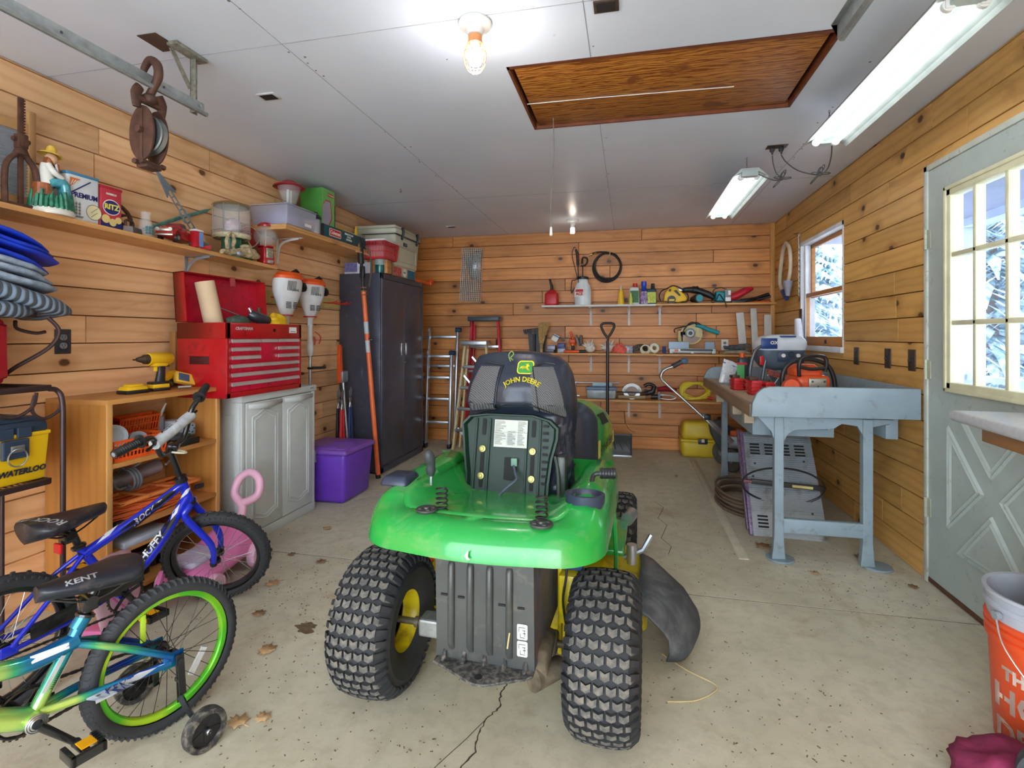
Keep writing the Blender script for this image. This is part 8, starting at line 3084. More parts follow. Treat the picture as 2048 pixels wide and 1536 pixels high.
def step_ladder(name, label, loc, railm, topm, H_, w0, w1, steps, spread, stepm):
 t_ = thing(name, label, 'ladder', loc)
 for s in(-1,1):
  f = MB()
  f.bar((s*w0/2,-spread,.0),(s*w1/2,0, H_),.022,.065, up=(0,1,0), bev=.003)
  f.build('front_rail', railm, t_)
  f = MB()
  f.bar((s*(w0/2-.03), spread*.35,.0),(s*(w1/2-.015),.05, H_-.05),.022,.03, up=(0,1,0), bev=.003)
  f.build('rear_rail', railm, t_)
 f = MB()
 for k in range(1, steps+1):
  q = k/(steps+1)
  hw_ = (w0+(w1-w0)*q)/2
  MB().box((-hw_,-spread*(1-q)-.045, H_*q-.03),(hw_,-spread*(1-q)+.03, H_*q),.003).build('step', stepm, t_)
 MB().box((-w1/2-.03,-.10, H_-.01),(w1/2+.03,.085, H_+.045),.010).build('top_cap', topm, t_)
 f = MB()
 for s in(-1,1):
  for q in(.22,.72):
   hw_ = (w0+(w1-w0)*q)/2-.02
   f.bar((s*hw_,-spread*(1-q), H_*q-.02),(s*(hw_-.08),-spread*(1-q)+.02, H_*q-.12),.006,.02)
 f.build('brace', ALU, t_)
 return t_
step_ladder('step_ladder', 'tall red stepladder with a black top leaning against the back wall',(-1.62,5.79,0), mat('ladder_red',(206,30,60),.4), mat('ladder_black_top',(70,80,88),.4),1.43,.46,.31,4,.04, ALU)
step_ladder('step_ladder', 'shorter cream stepladder with a silver top standing before the red one',(-1.66,5.55,0), mat('ladder_cream',(222,206,160),.45), ALU,1.155,.46,.24,4,.10, ALU)
sv_ = thing('snow_shovel', 'black snow shovel with a D handle standing before the back wall', 'shovel',(-.22,5.50,0), rot=(rad(-4),0,0))
MB().cyl((0,-.0,.22),(0,.0,1.20),.016, n=14).build('shaft', mat('gloss_black_shaft',(40,40,42),.25,.3), sv_)
f = MB()
f.tube(spline([(0,0,1.17),(0,0,1.23),(-.035,0,1.28),(-.068,0,1.355),(-.05,0,1.385),(0,0,1.39),(.05,0,1.385),(.068,0,1.355),(.035,0,1.28),(0,0,1.235)],5),.013,10)
f.build('grip', BLACK, sv_)
MB().cyl((0,0,.19),(0,0,.34),.024,.019).build('socket', DKGREY, sv_)
f = MB()
f.sheet(lambda u, v:(-.13+.43*u-.05,.045*sin(v*2.6)*1.0-.02*v,.235-.235*v),16,10)
bl = f.build('blade', mat('shovel_blade',(72,76,80),.4), sv_, solid=.006, smooth=70)
MB().box((-.18,-.004,-.004),(.25,.010,.016),.002).build('wear_strip', ALU, bl)
f = MB()
for k in range(6):
 x0 = .0
 x1 = -.15+.078*k
 f.tube(spline([(x0*.6+x1*.25,.015,.215),(x1*.7,.03,.16),(x1,.03,.05)],4),.006,6)
f.build('rib', BLACK, bl)
yt = thing('yellow_tackle_box', 'yellow moulded box with a black latch on the floor by the back wall', 'box',(.735,5.745,0))
YT = mat('tackle_yellow',(226,196,50),.45, var=.06)
MB().box((-.20,-.13,0),(.20,.13,.17),.035, seg=3, taper=(1.06,1.06)).build('body', YT, yt)
MB().box((-.215,-.14,.165),(.215,.14,.185),.006).build('rim', YT, yt)
MB().box((-.205,-.13,.185),(.205,.13,.36),.04, seg=3, taper=(.90,.88)).build('lid', YT, yt)
MB().box((-.045,-.155,.145),(.045,-.135,.20),.006).build('latch', mat('latch_navy',(40,50,70),.4), yt)
MB().box((-.014,-.160,.165),(.014,-.154,.20),.002).build('latch_tab', CREAM, yt)
one(MB().tube(spline([(0,0,0),(.01,-.012,-.10),(.05,-.012,-.2),(.12,-.012,-.235)],5),.0022,5), 'stray_wire', DKGREY, 'thin dark wire sticking out of the back wall below the lowest shelf', 'wire',(-.055, YB-.001,.42))
# ------------------------------------------------------------ right side: workbench
BG = mat('bench_blue_grey_paint',(140,156,164),.5, var=.08, dirt=(120,124,118), dirt_amt=.2, dns=16)
BW = wood('worn_bench_plank',(190,168,140),(128,104,82), 'Y', knots=.1)
wbn = thing('workbench', 'old workbench with grey painted iron legs, plank top and grey end boards', 'workbench',(1.05,4.05,0))
ox, oy = 1.05,4.05
def W(x, y, z):
 return(x-ox, y-oy, z)
f = MB()
for k in range(3):
 f.box(W(.665+.26*k,3.14,.82), W(.922+.26*k,5.0,.868),.003)
f.build('plank_top', BW, wbn)
MB().box(W(.66,3.14,.795), W(.685,5.0,.869),.003).build('apron', wood('bench_apron',(150,124,100),(96,76,58), 'Y', knots=0), wbn)
for y in(3.105,5.0):
 pts = [(.66,.805),(1.475,.815),(1.475,.975),(.76,.972),(.72,.962),(.69,.935),(.665,.88)]
 MB().prism([(x-ox, z)for x, z in pts],-.017,.017, XZ(y-oy), bev=.003).build('end_board', BG, wbn)
MB().box(W(1.45,3.12,.86), W(1.472,5.02,.975),.003).build('back_board', BG, wbn)
for y in(3.17,4.85):
 for x in(.815,1.255):
  f = MB()
  f.tube([W(x, y,.012), W(x, y,.05), W(x, y,.14), W(x, y,.80)], [(.062,.045),(.052,.040),(.034,.034),(.034,.034)],4, flat=(1,1,0))
  f.cyl(W(x+(.05 if x>1 else .01), y,0), W(x+(.05 if x>1 else .01), y,.012),.075, n=14)
  f.build('leg', BG, wbn, bev=.004, smooth=30)
 MB().box(W(.80, y-.02,.155), W(1.27, y+.015,.235),.006).build('cross_rail', BG, wbn)
 pts = [(.70,.80),(1.38,.80),(1.36,.775),(1.27,.76),(1.235,.70),(1.21,.765),(1.13,.775),(1.10,.745),(1.06,.735),(.90,.735),(.86,.71),(.845,.66),(.79,.66),(.78,.72),(.73,.77)]
 MB().prism([(x-ox, z)for x, z in pts][::-1],-.012,.012, XZ(y-oy), bev=.004).build('casting', BG, wbn)
MB().box(W(.72,3.35,.66), W(1.16,4.1,.79),.003).build('drawer_box', BG, wbn)
MB().box(W(1.36,3.2,.69), W(1.42,4.9,.80),.003).build('rear_beam', BG, wbn)
f = MB()
for y in(3.3,3.65,4.3):
 f.box(W(.665, y,.735), W(.72, y+.05,.80),.003)
f.build('cleat', BW, wbn)
bt = .8685
for i,(x, y, s, lab)in enumerate(((.745,3.95,1, 'small red vise at the far front edge of the workbench'),(.80,3.66,1.1, 'larger red clamp vise with ribs nearest the bench end board'),(.80,3.36,.7, 'low red clamp jaw beside the rounded end board'))):
 v_ = thing('red_vise', lab, 'vise',(x, y, bt), rad(12), s=s)
 VR = mat('vise_red',(200,40,44),.35, var=.2, ns=30, dirt=(120,60,50), dirt_amt=.3, dns=60)
 f = MB()
 f.box((-.03,-.035,0),(.03,.035,.085),.003)
 for q in range(4):
  f.box((-.036,-.04,.008+.019*q),(.036,.04,.016+.019*q),.002)
 f.build('fixed_jaw', VR, v_)
 f = MB()
 f.box((.05,-.04,0),(.10,.04,.075),.003)
 for q in range(4):
  f.box((.044,-.045,.006+.018*q),(.108,.045,.013+.018*q),.002)
 f.build('sliding_jaw', VR, v_)
 MB().box((-.04,-.03,.085),(.012,.03,.105),.003).build('jaw_plate', mat('dark_vise_iron',(96,70,66),.5,.5), v_)
 f = MB()
 f.cyl((-.03,0,.04),(.17,0,.04),.009)
 for q in range(8):
  f.ring((.115+.007*q,0,.04),.010,.002,(1,0,0),12,4)
 f.build('screw', STEEL, v_)
b = thing('zip_bag', 'clear zip bag of hardware standing on the far corner of the workbench', 'bag',(.74,4.45, bt), rot=(0, rad(22), rad(8)))
f = MB()
f.loft([[(w_*cos(a), d_*sin(a), z)for a in[2*PI*q/16 for q in range(16)]]for z, w_, d_ in((0,.04,.025),(.05,.055,.03),(.12,.06,.018),(.17,.065,.005),(.19,.068,.003))])
jitter(f,.008,24)
f.build('bag', mat('crinkled_clear_bag',(206,210,214),.2, var=.2, ns=60), b)
MB().box((-.068,-.006,.155),(.068,.006,.163),.001).build('zip_strip', mat('zip_grey',(80,90,104),.4), b)
f = MB()
rng = random.Random(12)
for k in range(26):
 x, y = rng.uniform(-.08,.14), rng.uniform(-.28,.32)
 a = rng.uniform(0,3.14)
 f.bar((x, y,.006+.01*(k%3)),(x+.07*cos(a), y+.07*sin(a),.008+.01*(k%3)),.010,.007)
one(f, 'scattered_bits', GREY, 'scatter of grey bits and offcuts between the vises and machine', 'hardware',(.85,4.10, bt), kind='stuff')
b = thing('oil_bottle', 'dark oil bottle with a green label and orange cap on the workbench', 'bottle',(.90,4.50, bt))
MB().box((-.055,-.04,0),(.055,.04,.21),.02, seg=3, taper=(.85,.9)).build('body', mat('oil_black',(46,56,64),.3), b)
MB().box((-.056,-.0415,.03),(.0,-.0405,.15)).build('label', mat('oil_label_green',(90,180,100),.5), b)
MB().box((-.056,-.042,.15),(.02,-.041,.17)).build('label_stripe', RED, b)
MB().cyl((-.01,0,.208),(-.01,0,.245),.022, n=16).build('cap', ORANGE, b)
mw, my = 1.13,4.38
m_ = thing('outboard_motor', 'white and grey outboard style motor with a blue badge standing on the workbench', 'motor',(mw, my, bt), rad(6))
def rr_loft(f, secs, n=28, e=.45):
 f.loft([[(cx_+w_*math.copysign(abs(cos(a))**e, cos(a)), cy_+d_*math.copysign(abs(sin(a))**e, sin(a)), z)for a in[2*PI*q/n for q in range(n)]]for z, w_, d_, cx_, cy_ in secs])
 return f
rr_loft(MB(), [(.275,.17,.13,0,0),(.30,.178,.135,0,0),(.34,.172,.13,.005,0),(.375,.14,.11,.01,0),(.392,.08,.07,.01,0)]).build('cowl', mat('cowl_white',(214,222,230),.3, coat=.4), m_, smooth=60)
rr_loft(MB(), [(.125,.10,.08,.0,0),(.15,.135,.10,0,0),(.20,.165,.125,0,0),(.275,.170,.13,0,0)]).build('lower_cover', mat('lower_grey_blue',(86,102,116),.4), m_, smooth=60)
MB().box((-.175,-.142,.285),(-.06,-.128,.365),.004).build('badge', mat('badge_navy',(30,66,130),.3), m_)
text('OX',.035, INKW, m_, face((-.085,-.143,.33),(0,-1,0)), bold=.001)
pn = MB().box((-.055,-.137,.19),(.125,-.124,.262),.004).build('panel', mat('panel_slate',(48,66,92),.35), m_)
for x in(-.02,.085):
 MB().cyl((x,-.150,.235),(x,-.135,.235),.014, n=16).build('knob', WHITE, pn)
MB().ring((.035,-.15,.245),.018,.0035,(0,1,0),18,6).build('pull_cord_grip', BLACK, pn)
MB().box((-.03,-.125,.372),(.08,-.06,.384),.003, None).build('top_badge', mat('badge_navy',(30,66,130),.3), m_)
f = MB()
f.tube([(0,0,0),(0,0,.13)], [.07,.06],16)
f.box((-.12,-.10,0),(.10,.08,.035),.01)
f.build('midsection', mat('blue_grey_casting',(96,116,130),.5,.3, var=.25, ns=20), m_)
f = MB()
for s in(-1,1):
 f.tube(spline([(-.20+s*.045,-.10,.05),(-.19+s*.05,-.10,.15),(-.16+s*.045,-.10,.27),(-.135,-.10,.315)],5),.012,8)
f.build('tiller_handle', mat('tiller_grey',(90,96,100),.4,.3), m_)
MB().box((-.175,-.108,.16),(-.145,-.095,.23),.005, None).build('stop_switch', RED, m_)
f = MB()
for k in range(5):
 f.tube(spline([(-.13,-.12,.10+.008*k),(-.06,-.13,.07+.01*k),(.0,-.13,.09),(.03,-.11,.06)],4),.004,5)
f.build('wiring', mat('mixed_wires',(170,90,80),.5, var=.6, ns=60), m_)
f = MB()
for s in(-1,1):
 f.cyl((-.08+s*.005,-.12,.02),(-.08+s*.045,-.13,.085),.004, n=8)
 f.ball((-.08+s*.045,-.13,.085),.007,8,6)
f.build('clamp_screw', STEEL, m_)
OS = mat('chainsaw_orange',(232,88,40),.35, var=.1, dirt=(130,60,40), dirt_amt=.3, dns=40)
c_ = thing('chainsaw', 'orange and black chainsaw lying on the near end of the workbench', 'chainsaw',(1.06,3.60, bt), rad(4), s=1.04)
MB().box((-.06,-.10,.02),(.13,.12,.135),.03, seg=3).build('body', OS, c_)
rr_loft(MB(), [(.13,.085,.08,.03,.02),(.17,.08,.075,.02,.02),(.195,.05,.05,.02,.02)]).build('top_cover', OS, c_, smooth=60)
MB().box((.0,-.112,.055),(.10,-.098,.12),.01, seg=3).build('muffler', mat('muffler_steel',(178,170,156),.4,.6), c_)
for p in((.02,.10),(.085,.10),(.05,.07)):
 MB().cyl((p[0],-.115, p[1]),(p[0],-.110, p[1]),.006, n=10).build('bolt', DKGREY, c_)
MB().lathe([(0,0),(.055,0),(.058,.02),(.04,.06),(0,.06)],22, xf((-.085,-.09,.055),(rad(70),0, rad(-20)))).build('clutch_cover', OS, c_)
MB().box((-.17,-.10,0),(-.07,.02,.03),.01).build('spike_guard', OS, c_)
MB().tube(spline([(-.11,-.02,.0),(-.115,-.02,.12),(-.085,-.02,.19),(-.02,-.02,.225),(.06,-.02,.225),(.14,-.02,.19),(.175,-.02,.11),(.18,-.02,.03)],6),.0135,10).build('wrap_handle', BLACK, c_)
f = MB()
f.tube(spline([(-.045,-.09,.13),(-.05,-.10,.19),(-.035,-.10,.235),(.02,-.10,.25),(.085,-.10,.245),(.10,-.10,.21),(.095,-.09,.16)],5), [(.011,.016)]*2,8)
f.tube(spline([(-.045,-.10,.185),(.02,-.10,.172),(.095,-.10,.18)],4),.010,8)
f.build('hand_guard', BLACK, c_)
MB().bar((.05,-.06,.045),(.28,-.15,.005),.075,.006, up=(0,0,1)).build('guide_bar', mat('worn_guide_bar',(120,118,108),.5,.5), c_)
one(MB().box((-.003,-.032,-.15),(.003,.032,.15),.001), 'perforated_strip', mat('black_speckled_strip',(40,40,44),.4, var=.8, ns=160), 'black perforated strip hanging below the small window left edge', 'strip',(XR-.006,5.06,1.34))
b = thing('grease_gun', 'silver topped grey tube leaning under the small window left edge', 'tube',(1.40,4.72, bt), rot=(rad(-14),0,0))
MB().cyl((0,0,.0),(0,0,.38),.022, n=16).build('barrel', mat('tube_blue_grey',(110,130,146),.35,.4), b)
MB().tube([(0,0,.38),(0,0,.42),(0,0,.54)], [.03,.032,.026],16).build('cap', mat('tube_pale',(206,206,214),.3), b)
b = thing('suction_hose', 'loop of cream suction hose hanging on the right wall by the window', 'hose',(XR-.055,5.33,1.92))
f = MB()
pts = spline([(0,-.03,.20),(0,.08,.14),(0,.16,-.02),(0,.18,-.16),(.0,.09,-.24)],6)
f.tube(pts,.019,10)
pts2 = spline([(0,-.03,.20),(0,-.13,.12),(0,-.15,-.05),(0,-.08,-.16),(0,.03,-.19)],6)
f.tube(pts2,.017,10)
f.build('hose', mat('cream_hose',(216,196,166),.5), b)
MB().tube([(0,.09,-.24),(0,.0,-.30),(0,-.04,-.325)], [.022,.022,.02],12).build('cuff', mat('navy_cuff',(40,60,110),.4), b)
MB().tube([(-.01,-.11,-.16),(-.01,-.10,-.30)], [.045,.018],12).build('funnel', mat('grey_funnel',(150,150,158),.4), b)
ch_ = thing('steel_chain', 'pale steel chain hanging from a nail between the hose and window', 'chain',(XR-.012,5.075,1.61))
chain('links',(0,0,0),(0,0,.55), f:=MB(),22,.009,.0028)
f.build('links', mat('pale_chain',(206,204,196),.4,.5), ch_)
MB().cyl((.0,.0,.555),(-.03,.06,.56),.003, n=6).build('nail', RUST, ch_)
outlet((XR-.001,3.906,1.117),(-1,0,0), BRPL, 'brown double outlet on the right wall under the window right end', sock=BRPL)
outlet((XR-.001,3.472,1.118),(-1,0,0), BRPL, 'brown light switch on the right wall midway between outlet and door', 'switch')
outlet((XR-.001,3.205,1.119),(-1,0,0), BRPL, 'brown light switch nearest the door hinge', 'switch')
AR = mat('ramp_aluminium',(176,182,186),.35,.6, var=.1, dirt=(110,96,76), dirt_amt=.35, dns=8)
for i in range(2):
 r_ = thing('loading_ramp', ['silver ribbed loading ramp with slots leaning under the workbench, front one', 'second loading ramp hidden mostly behind the front ramp'][i], 'ramp',(.965,3.50+.09*i,.002), rot=(rad(-34),0, rad(-2)))
 f = MB()
 f.box((-.215,-.0,0),(.215,.006,.68))
 n_ = 46
 for k in range(n_):
  z = .012+.66*k/n_
  if not(.045<z<.145 or .535<z<.625):
   f.box((-.205,-.006, z),(.215,.0, z+.0075))
 f.build('tread_plate', AR, r_)
 f = MB()
 for zc in(.095,.58):
  for a in range(4):
   for k in range(4):
    f.box((-.17+.092*a,-.004, zc-.042+.022*k),(-.11+.092*a,.0005, zc-.032+.022*k))
 f.build('slots', mat('dark_slot',(8,12,10),.7), r_)
 MB().box((-.225,-.012,0),(-.205,.03,.69),.002).build('side_rail', mat('purple_sticker_rail',(120,100,130),.4,.3, var=.5, ns=70), r_)
 f = MB()
 for p in((.0,.33),(.19,.33),(-.15,.47),(.15,.5),(.15,.16),(-.17,.38)):
  f.cyl((p[0],-.010, p[1]),(p[0],-.005, p[1]),.007, n=10)
 f.build('bolt', DKGREY, r_)
b = thing('torsion_bar', 'black and maroon bar with a cable loop lying across the loading ramp', 'bar',(.93,3.62,.30), rot=(0, rad(3),0))
MB().box((-.16,-.012,-.012),(.26,.008,.018),.002).build('bar', mat('worn_black_bar',(58,54,54),.5,.3), b)
MB().box((-.22,-.01,-.008),(.0,.010,.010),.003).build('grip', mat('maroon_grip',(130,70,76),.5), b)
MB().box((.08,-.0135,-.006),(.20,-.0125,.01)).build('name_label', mat('gold_print',(200,180,110),.5), b)
MB().tube([(.02+.24*cos(a),-.03-.05*sin(a),.0+.125*sin(a))for a in[2*PI*q/44 for q in range(44)]],.006,7, closed=True).build('cable', BLACK, b)
b = thing('coiled_tubing', 'brown tubing coiled on the floor beside the bench leg and ramp', 'tubing',(.84,4.15,0))
f = MB()
for k in range(7):
 R = .20-.012*(k%3)
 f.tube([(R*cos(a),.33*R/.2*sin(a),.012+.018*k)for a in[2*PI*q/36 for q in range(36)]],.010,7, closed=True)
f.build('coils', mat('tubing_brown',(112,92,76),.5), b)
e_ = thing('walk_behind_edger', 'walk behind edger with curved chrome handlebars left of the workbench', 'edger',(.90,5.25,0))
CH = mat('handle_chrome',(190,190,188),.25,.8)
for dy in(0,.10):
 MB().tube(spline([(-.48, dy-.05,.96),(-.57, dy-.05,.92),(-.60, dy-.06,.85),(-.55, dy-.08,.79),(-.42, dy-.1,.672),(-.28, dy-.12,.545),(-.14, dy*.6-.14,.415),(.02,-.12,.27)],6),.0125,10).build('handlebar', CH, e_)
 f = MB()
 f.tube([(-.49, dy-.05,.955),(-.40, dy-.05,1.005)], [.019,.02],12)
 f.build('grip', DKGREY, e_)
MB().ball((-.385,-.05,1.01),(.035,.03,.03),14,10).build('throttle', mat('slate_blue_knob',(90,116,140),.35), e_)
MB().box((-.42,-.07,.95),(-.40,-.03,.98),.004).build('trigger', ORANGE, e_)
MB().tube([(-.23,-.12,.52),(.03,-.11,.265)],.026,14).build('clamp_tube', ALU, e_)
MB().box((-.22,-.16,.47),(-.16,-.08,.52),.008, None).build('clamp', BLACK, e_)
MB().prism([(-.16,.42),(-.08,.46),(.10,.36),(.14,.12),(.05,.06),(-.06,.16),(-.14,.32)],-.06,.06, XZ(.0), bev=.015).build('blade_guard', mat('guard_black_dusty',(58,62,68),.6, var=.3, ns=30), e_)
for x, y in((-.02,.17),(.02,-.14),(.16,-.16)):
 w_ = MB().lathe([(.03,-.02),(.095,-.022),(.105,-.012),(.105,.012),(.095,.022),(.03,.02),(.03,-.02)],30, xf((x, y,.105),(0, PI/2, rad(35)))).build('wheel', mat('dusty_wheel',(96,96,92),.8), e_)
 MB().lathe([(0,-.012),(.06,-.012),(.06,.012),(0,.012)],24, xf((x, y,.105),(0, PI/2, rad(35)))).build('wheel_disc', GREY, w_)
MB().box((-.0,-.10,.2),(.16,.06,.32),.02).build('engine', mat('engine_grey',(170,176,180),.4,.4), e_)
MB().box((.02,-.08,.31),(.14,.04,.37),.015).build('engine_cover', ORANGE, e_)
ct = thing('side_table', 'grey laminate topped table standing in front of the door', 'table',(1.318,1.84,0), rad(-4))
MB().box((-.15,-.75,.925),(.125,.48,.965),.012, seg=3).build('table_top', mat('grey_laminate',(196,198,202),.35, var=.1, ns=40, dirt=(150,146,140), dirt_amt=.2, dns=40), ct)
MB().box((-.10,-.70,.87),(.10,.36,.924),.002).build('apron', wood('table_apron',(176,124,70),(116,74,36), 'Y', knots=0), ct)
for x in(-.09,.09):
 MB().box((x-.025,-.68,0),(x+.025,-.63,.86),.002).build('leg', DWOOD, ct)
HDO = mat('bucket_orange',(226,82,38),.4, var=.05)
bk = thing('orange_bucket', 'orange plastic bucket with white THE HOME DEPOT lettering and a grey pail nested in it', 'bucket',(1.247,1.885,0), rad(0))
bm_ = MB().lathe([(0,0),(.130,0),(.133,.006),(.148,.31),(.148,.315),(.155,.318),(.157,.335),(.150,.338),(.156,.345),(.158,.36),(.151,.363),(.157,.368),(.158,.38),(.150,.385),(.145,.385),(.13,.01),(0,.01)],52)
bo = bm_.build('bucket', HDO, bk, smooth=50)
MB().lathe([(.120,.1),(.150,.385),(.153,.40),(.153,.415),(.158,.418),(.159,.432),(.153,.435),(.158,.455),(.162,.458),(.162,.468),(.150,.466),(.128,.2)],52).build('inner_pail', mat('grey_pail',(170,174,184),.35, var=.1), bk)
bbv = bvh_of(bm_)
dirv = Vector((-.62,-.78,0)).normalized()
for tx_, z, sz, dx in(('THE',.232,.050,-.062),('HOME',.150,.100,-.01),('DEPOT',.05,.085,-.01)):
 c0 = Vector((0,0, z))+dirv*.2
 e = text(tx_, sz, mat('bucket_print',(240,214,200),.45), bk, face(c0, dirv)@Matrix.Translation((dx,0,0))@Matrix.Rotation(rad(0),4, 'Z'), bold=.003, depth=.0004, sx=.8)
 project(e, bbv,-dirv,.0015)
MB().tube(spline([(-.165,-.03,.40),(-.17,-.08,.33),(-.12,-.15,.24),(-.02,-.19,.20),(.08,-.16,.22)],6),.0025,6).build('bail', STEEL, bk)
MB().cyl((-.155,-.028,.405),(-.17,-.03,.405),.012).build('bail_ear', GREY, bk)
pb2 = thing('plastic_wrapper', 'green and white plastic wrapper sticking out of the grey pail', 'wrapper',(1.265,1.88,.36))
f = MB()
f.loft([[(w_*cos(a),.03*sin(a)+.02*sin(3*a), z)for a in[2*PI*q/20 for q in range(20)]]for z, w_ in((0,.08),(.08,.085),(.13,.06),(.18,.02))])
jitter(f,.012,16)
f.build('wrapper', mat('wrapper_white_green',(226,236,226),.3, var=.05, dirt=(60,160,90), dirt_amt=.55, dns=14), pb2)
cloth_lump('maroon_cloth', 'maroon cloth crumpled on the floor at the foot of the orange bucket', 'cloth',(1.03,1.66,0),.16,.12,.09, mat('maroon_fabric',(126,34,70),.85, var=.3, ns=20, bump=.5),33)
one(MB().lathe([(0,-.03),(.10,-.03),(.12,-.02),(.12,.02),(.10,.03),(0,.03)],40, xf((0,0,.122),(0, PI/2, rad(60)))), 'rubber_wheel', mat('worn_grey_rubber',(72,76,82),.6), 'grey rubber wheel edge at the lower right corner beside the maroon cloth', 'wheel',(1.075,1.535,0))
# ------------------------------------------------------------ floor litter
LFM = [mat('dry_leaf_tan',(196,158,112),.8, var=.25, ns=60), mat('dry_leaf_brown',(146,112,78),.8, var=.25, ns=60)]
def leaf(x, y, s, rz, k, lab, curl=.3):
 f = MB()
 o = [(0,-.5),(.18,-.35),(.42,-.40),(.36,-.12),(.5,.10),(.26,.18),(.22,.42),(.06,.36),(0,.58),(-.08,.34),(-.26,.40),(-.24,.14),(-.48,.12),(-.34,-.12),(-.40,-.36),(-.16,-.32)]
 n = len(o)
 V = [(0,0,.05*s)]+[(a*s, b2*s, s*(curl*(a*a+b2*b2)*(1+.6*sin(i*2.2))+.02))for i,(a, b2)in enumerate(o)]
 f.add(V, [(0, i+1,(i+1)%n+1)for i in range(n)])
 f.tube([(0,-.5*s, curl*.25*s),(.03*s,-.75*s,.004)],.0012,4)
 return one(f, 'dry_leaf', LFM[k], lab, 'leaf',(x, y,.001), rz, smooth=20, solid=.0006)
for a in((-1.91,3.03,.06,.4,0, 'tan leaf on the floor in front of the pale grey resin cabinet'),(-1.66,2.57,.06,1.9,1, 'brown leaf just beyond the slab joint left of the mower'),(-1.75,2.29,.075,2.5,0, 'curled tan leaf right of the blue bicycle front wheel'),(-1.40,1.80,.075,3.4,0, 'broad tan leaf right of the green bicycle rear wheel'),(-1.62,2.03,.06,4.2,1, 'brown leaf between the two bicycles front and rear wheels'),(-1.17,1.48,.055,.9,0, 'narrow tan leaf near the lower left training wheel'),(-1.235,1.445,.07,1.3,0, 'large pale leaf touching the green bicycle rear tire'),(-.98,2.95,.05,.2,0, 'small tan leaf left of the mower behind its rear tire'),(-1.60,4.02,.07,5.0,1, 'brown leaf on the floor by the orange pole foot'),(.774,3.33,.10,2.2,1, 'grey brown leaf scrap at the near left bench leg'),(.95,3.02,.05,1.0,0, 'small orange tan leaf at the bench leg flange'),(1.28,3.28,.10,.6,1, 'dark brown leaf wedged behind the right bench leg'),(1.38,2.96,.05,2.9,1, 'thin brown leaf near the door hinge side wall'),(-1.88,2.62,.05,2.0,1, 'small brown leaf between resin cabinet and bicycle wheel')):
 leaf(*a)
f = MB()
rng = random.Random(77)
for k in range(1500):
 x, y = rng.uniform(-2.3,1.3), rng.uniform(1.1,4.6)
 if rng.random()<.5:
  x, y = rng.choice(((-1.2,1.9),(.45,1.75),(1.1,2.9),(-.9,1.3),(-1.5,2.3)))
  x+=rng.gauss(0,.28)
  y+=rng.gauss(0,.25)
 if x>1.42 or x<-2.5 or y<.9:
  continue
 s, a = rng.uniform(.0006,.0020), rng.uniform(0,3.14)
 e = rng.uniform(1,3)
 f.box((-s,-s*e,0),(s, s*e,.0015), M=xf((x, y,.0002),(0,0, a)))
one(f, 'floor_debris', mat('debris_brown',(122,104,78),.9, var=.5, ns=90), 'scattered specks of grit, twigs and leaf crumbs on the concrete floor', 'debris',(0,0,0), kind='stuff', smooth=10)
one(MB().tube(spline([(.128,2.117,.004),(.21,2.02,.012),(.30,1.97,.006),(.29,1.93,.004),(.22,1.87,.004),(.128,1.847,.003)],6),.0022,5), 'dry_straw', mat('dry_straw',(206,186,130)), 'long bent dry stalk on the floor right of the mower', 'stalk')
one(MB().tube(spline([(-.0,0,.003),(.02,.03,.004),(.018,.06,.003),(.0,.05,.004)],4),.002,5), 'wire_bit', BLACK, 'tiny black bent wire on the floor in front of the back shelves', 'wire',(.40,4.80,0))
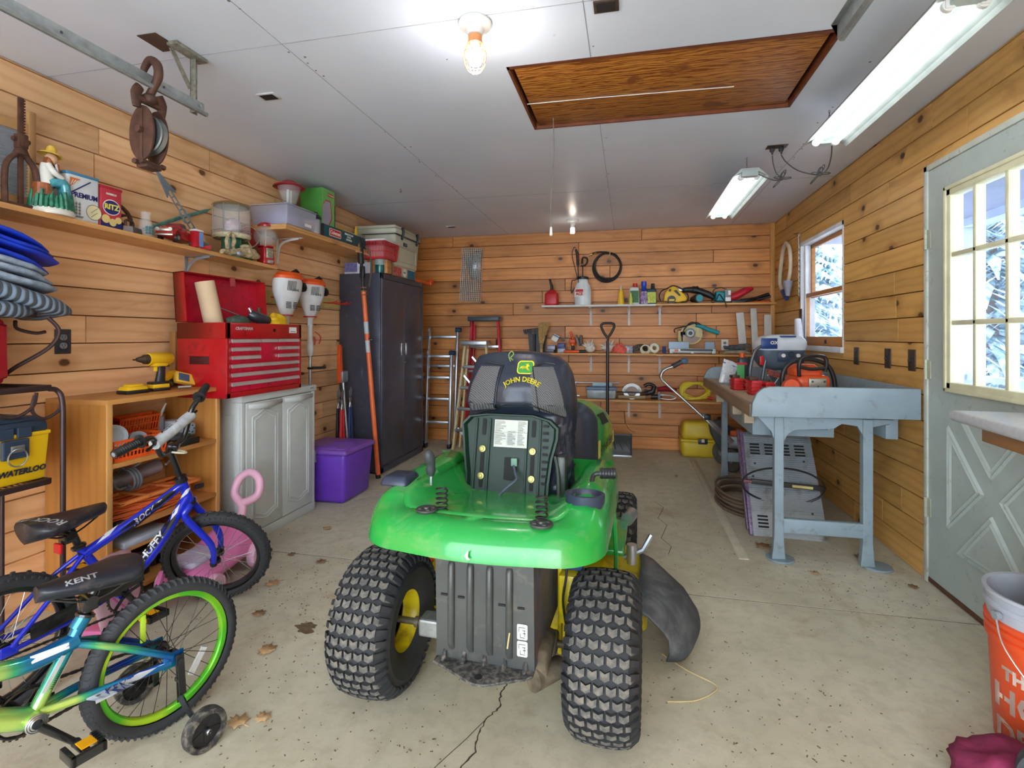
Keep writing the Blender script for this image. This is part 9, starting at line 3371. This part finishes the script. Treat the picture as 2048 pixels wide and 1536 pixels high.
# ------------------------------------------------------------ every loose repeat its own part; groups of repeats
SPLIT = {'slot', 'bolt', 'rib', 'post', 'latch', 'cleat', 'hole', 'warning_label', 'fence', 'brace', 'hinge', 'axle_nut', 'axle_housing', 'frame_rail', 'reflector', 'instruction_label', 'stripes', 'red_vinyl_hook', 'trim', 'spike', 'ceiling_plate', 'hub_cap', 'pin', 'nut', 'clamp_screw_', 'jaw_plate'}
def islands(o):
 me = o.data
 n = len(me.vertices)
 par = list(range(n))
 def find(a):
  while par[a]!=a:
   par[a] = par[par[a]]
   a = par[a]
  return a
 for e in me.edges:
  a, b = find(e.vertices[0]), find(e.vertices[1])
  if a!=b:
   par[a] = b
 g = {}
 for p in me.polygons:
  g.setdefault(find(p.vertices[0]), []).append(p)
 if len(g)<2 or len(g)>60:
  return
 for k, ps in list(g.items()):
  idx = sorted({v for p in ps for v in p.vertices})
  mp = {v:i for i, v in enumerate(idx)}
  m2 = bpy.data.meshes.new(me.name)
  m2.from_pydata([me.vertices[i].co[:]for i in idx], [], [tuple(mp[v]for v in p.vertices)for p in ps])
  for q in me.materials:
   m2.materials.append(q)
  for a, p in zip(m2.polygons, ps):
   a.material_index = p.material_index
  c = o.copy()
  c.data = m2
  col.objects.link(c)
 bpy.data.objects.remove(o)
for o in list(bpy.data.objects):
 if o.type=='MESH' and o.name.split('.')[0]in SPLIT and not o.children and o.parent:
  islands(o)
GROUPS = {'dry_leaf':'dry leaves on the concrete floor', 'wall_shelf':'bracketed wall shelves', 'wall_outlet':'outlets on the plank walls', 'wall_switch':'switches by the door', 'string_trimmer':'string trimmers on the hook board', 'lopper':'loppers in the corner by the black cabinet', 'childs_bicycle':'childrens bicycles', 'cracker_tin':'cracker tins on the long shelf', 'camping_lantern':'lanterns on the camping shelf', 'black_bottle':'black bottles in the bookcase', 'orange_basket':'orange baskets in the bookcase', 'wood_block':'wood blocks by the tool chest', 'step_ladder':'stepladders at the back wall', 'trim_board':'white trim boards in the back corner', 'parts_box':'small boxes heaped on the middle shelf', 'spiky_seashell':'white seashells on the middle shelf', 'work_glove':'gloves and rags', 'red_vise':'red vises on the workbench', 'loading_ramp':'loading ramps under the workbench', 'fluorescent_shop_light':'fluorescent shop lights', 'ceiling_light':'bulbs on the ceiling', 'junction_box':'covered holes in the ceiling', 'power_cord':'shop light cords', 'door_track':'garage door tracks', 'evergreen_tree':'evergreens outside the windows', 'quilted_pad':'quilted pads in the blanket pile'}
for o in bpy.data.objects:
 if o.parent is None and o.name.split('.')[0]in GROUPS and 'category' in o:
  o['group'] = GROUPS[o.name.split('.')[0]]
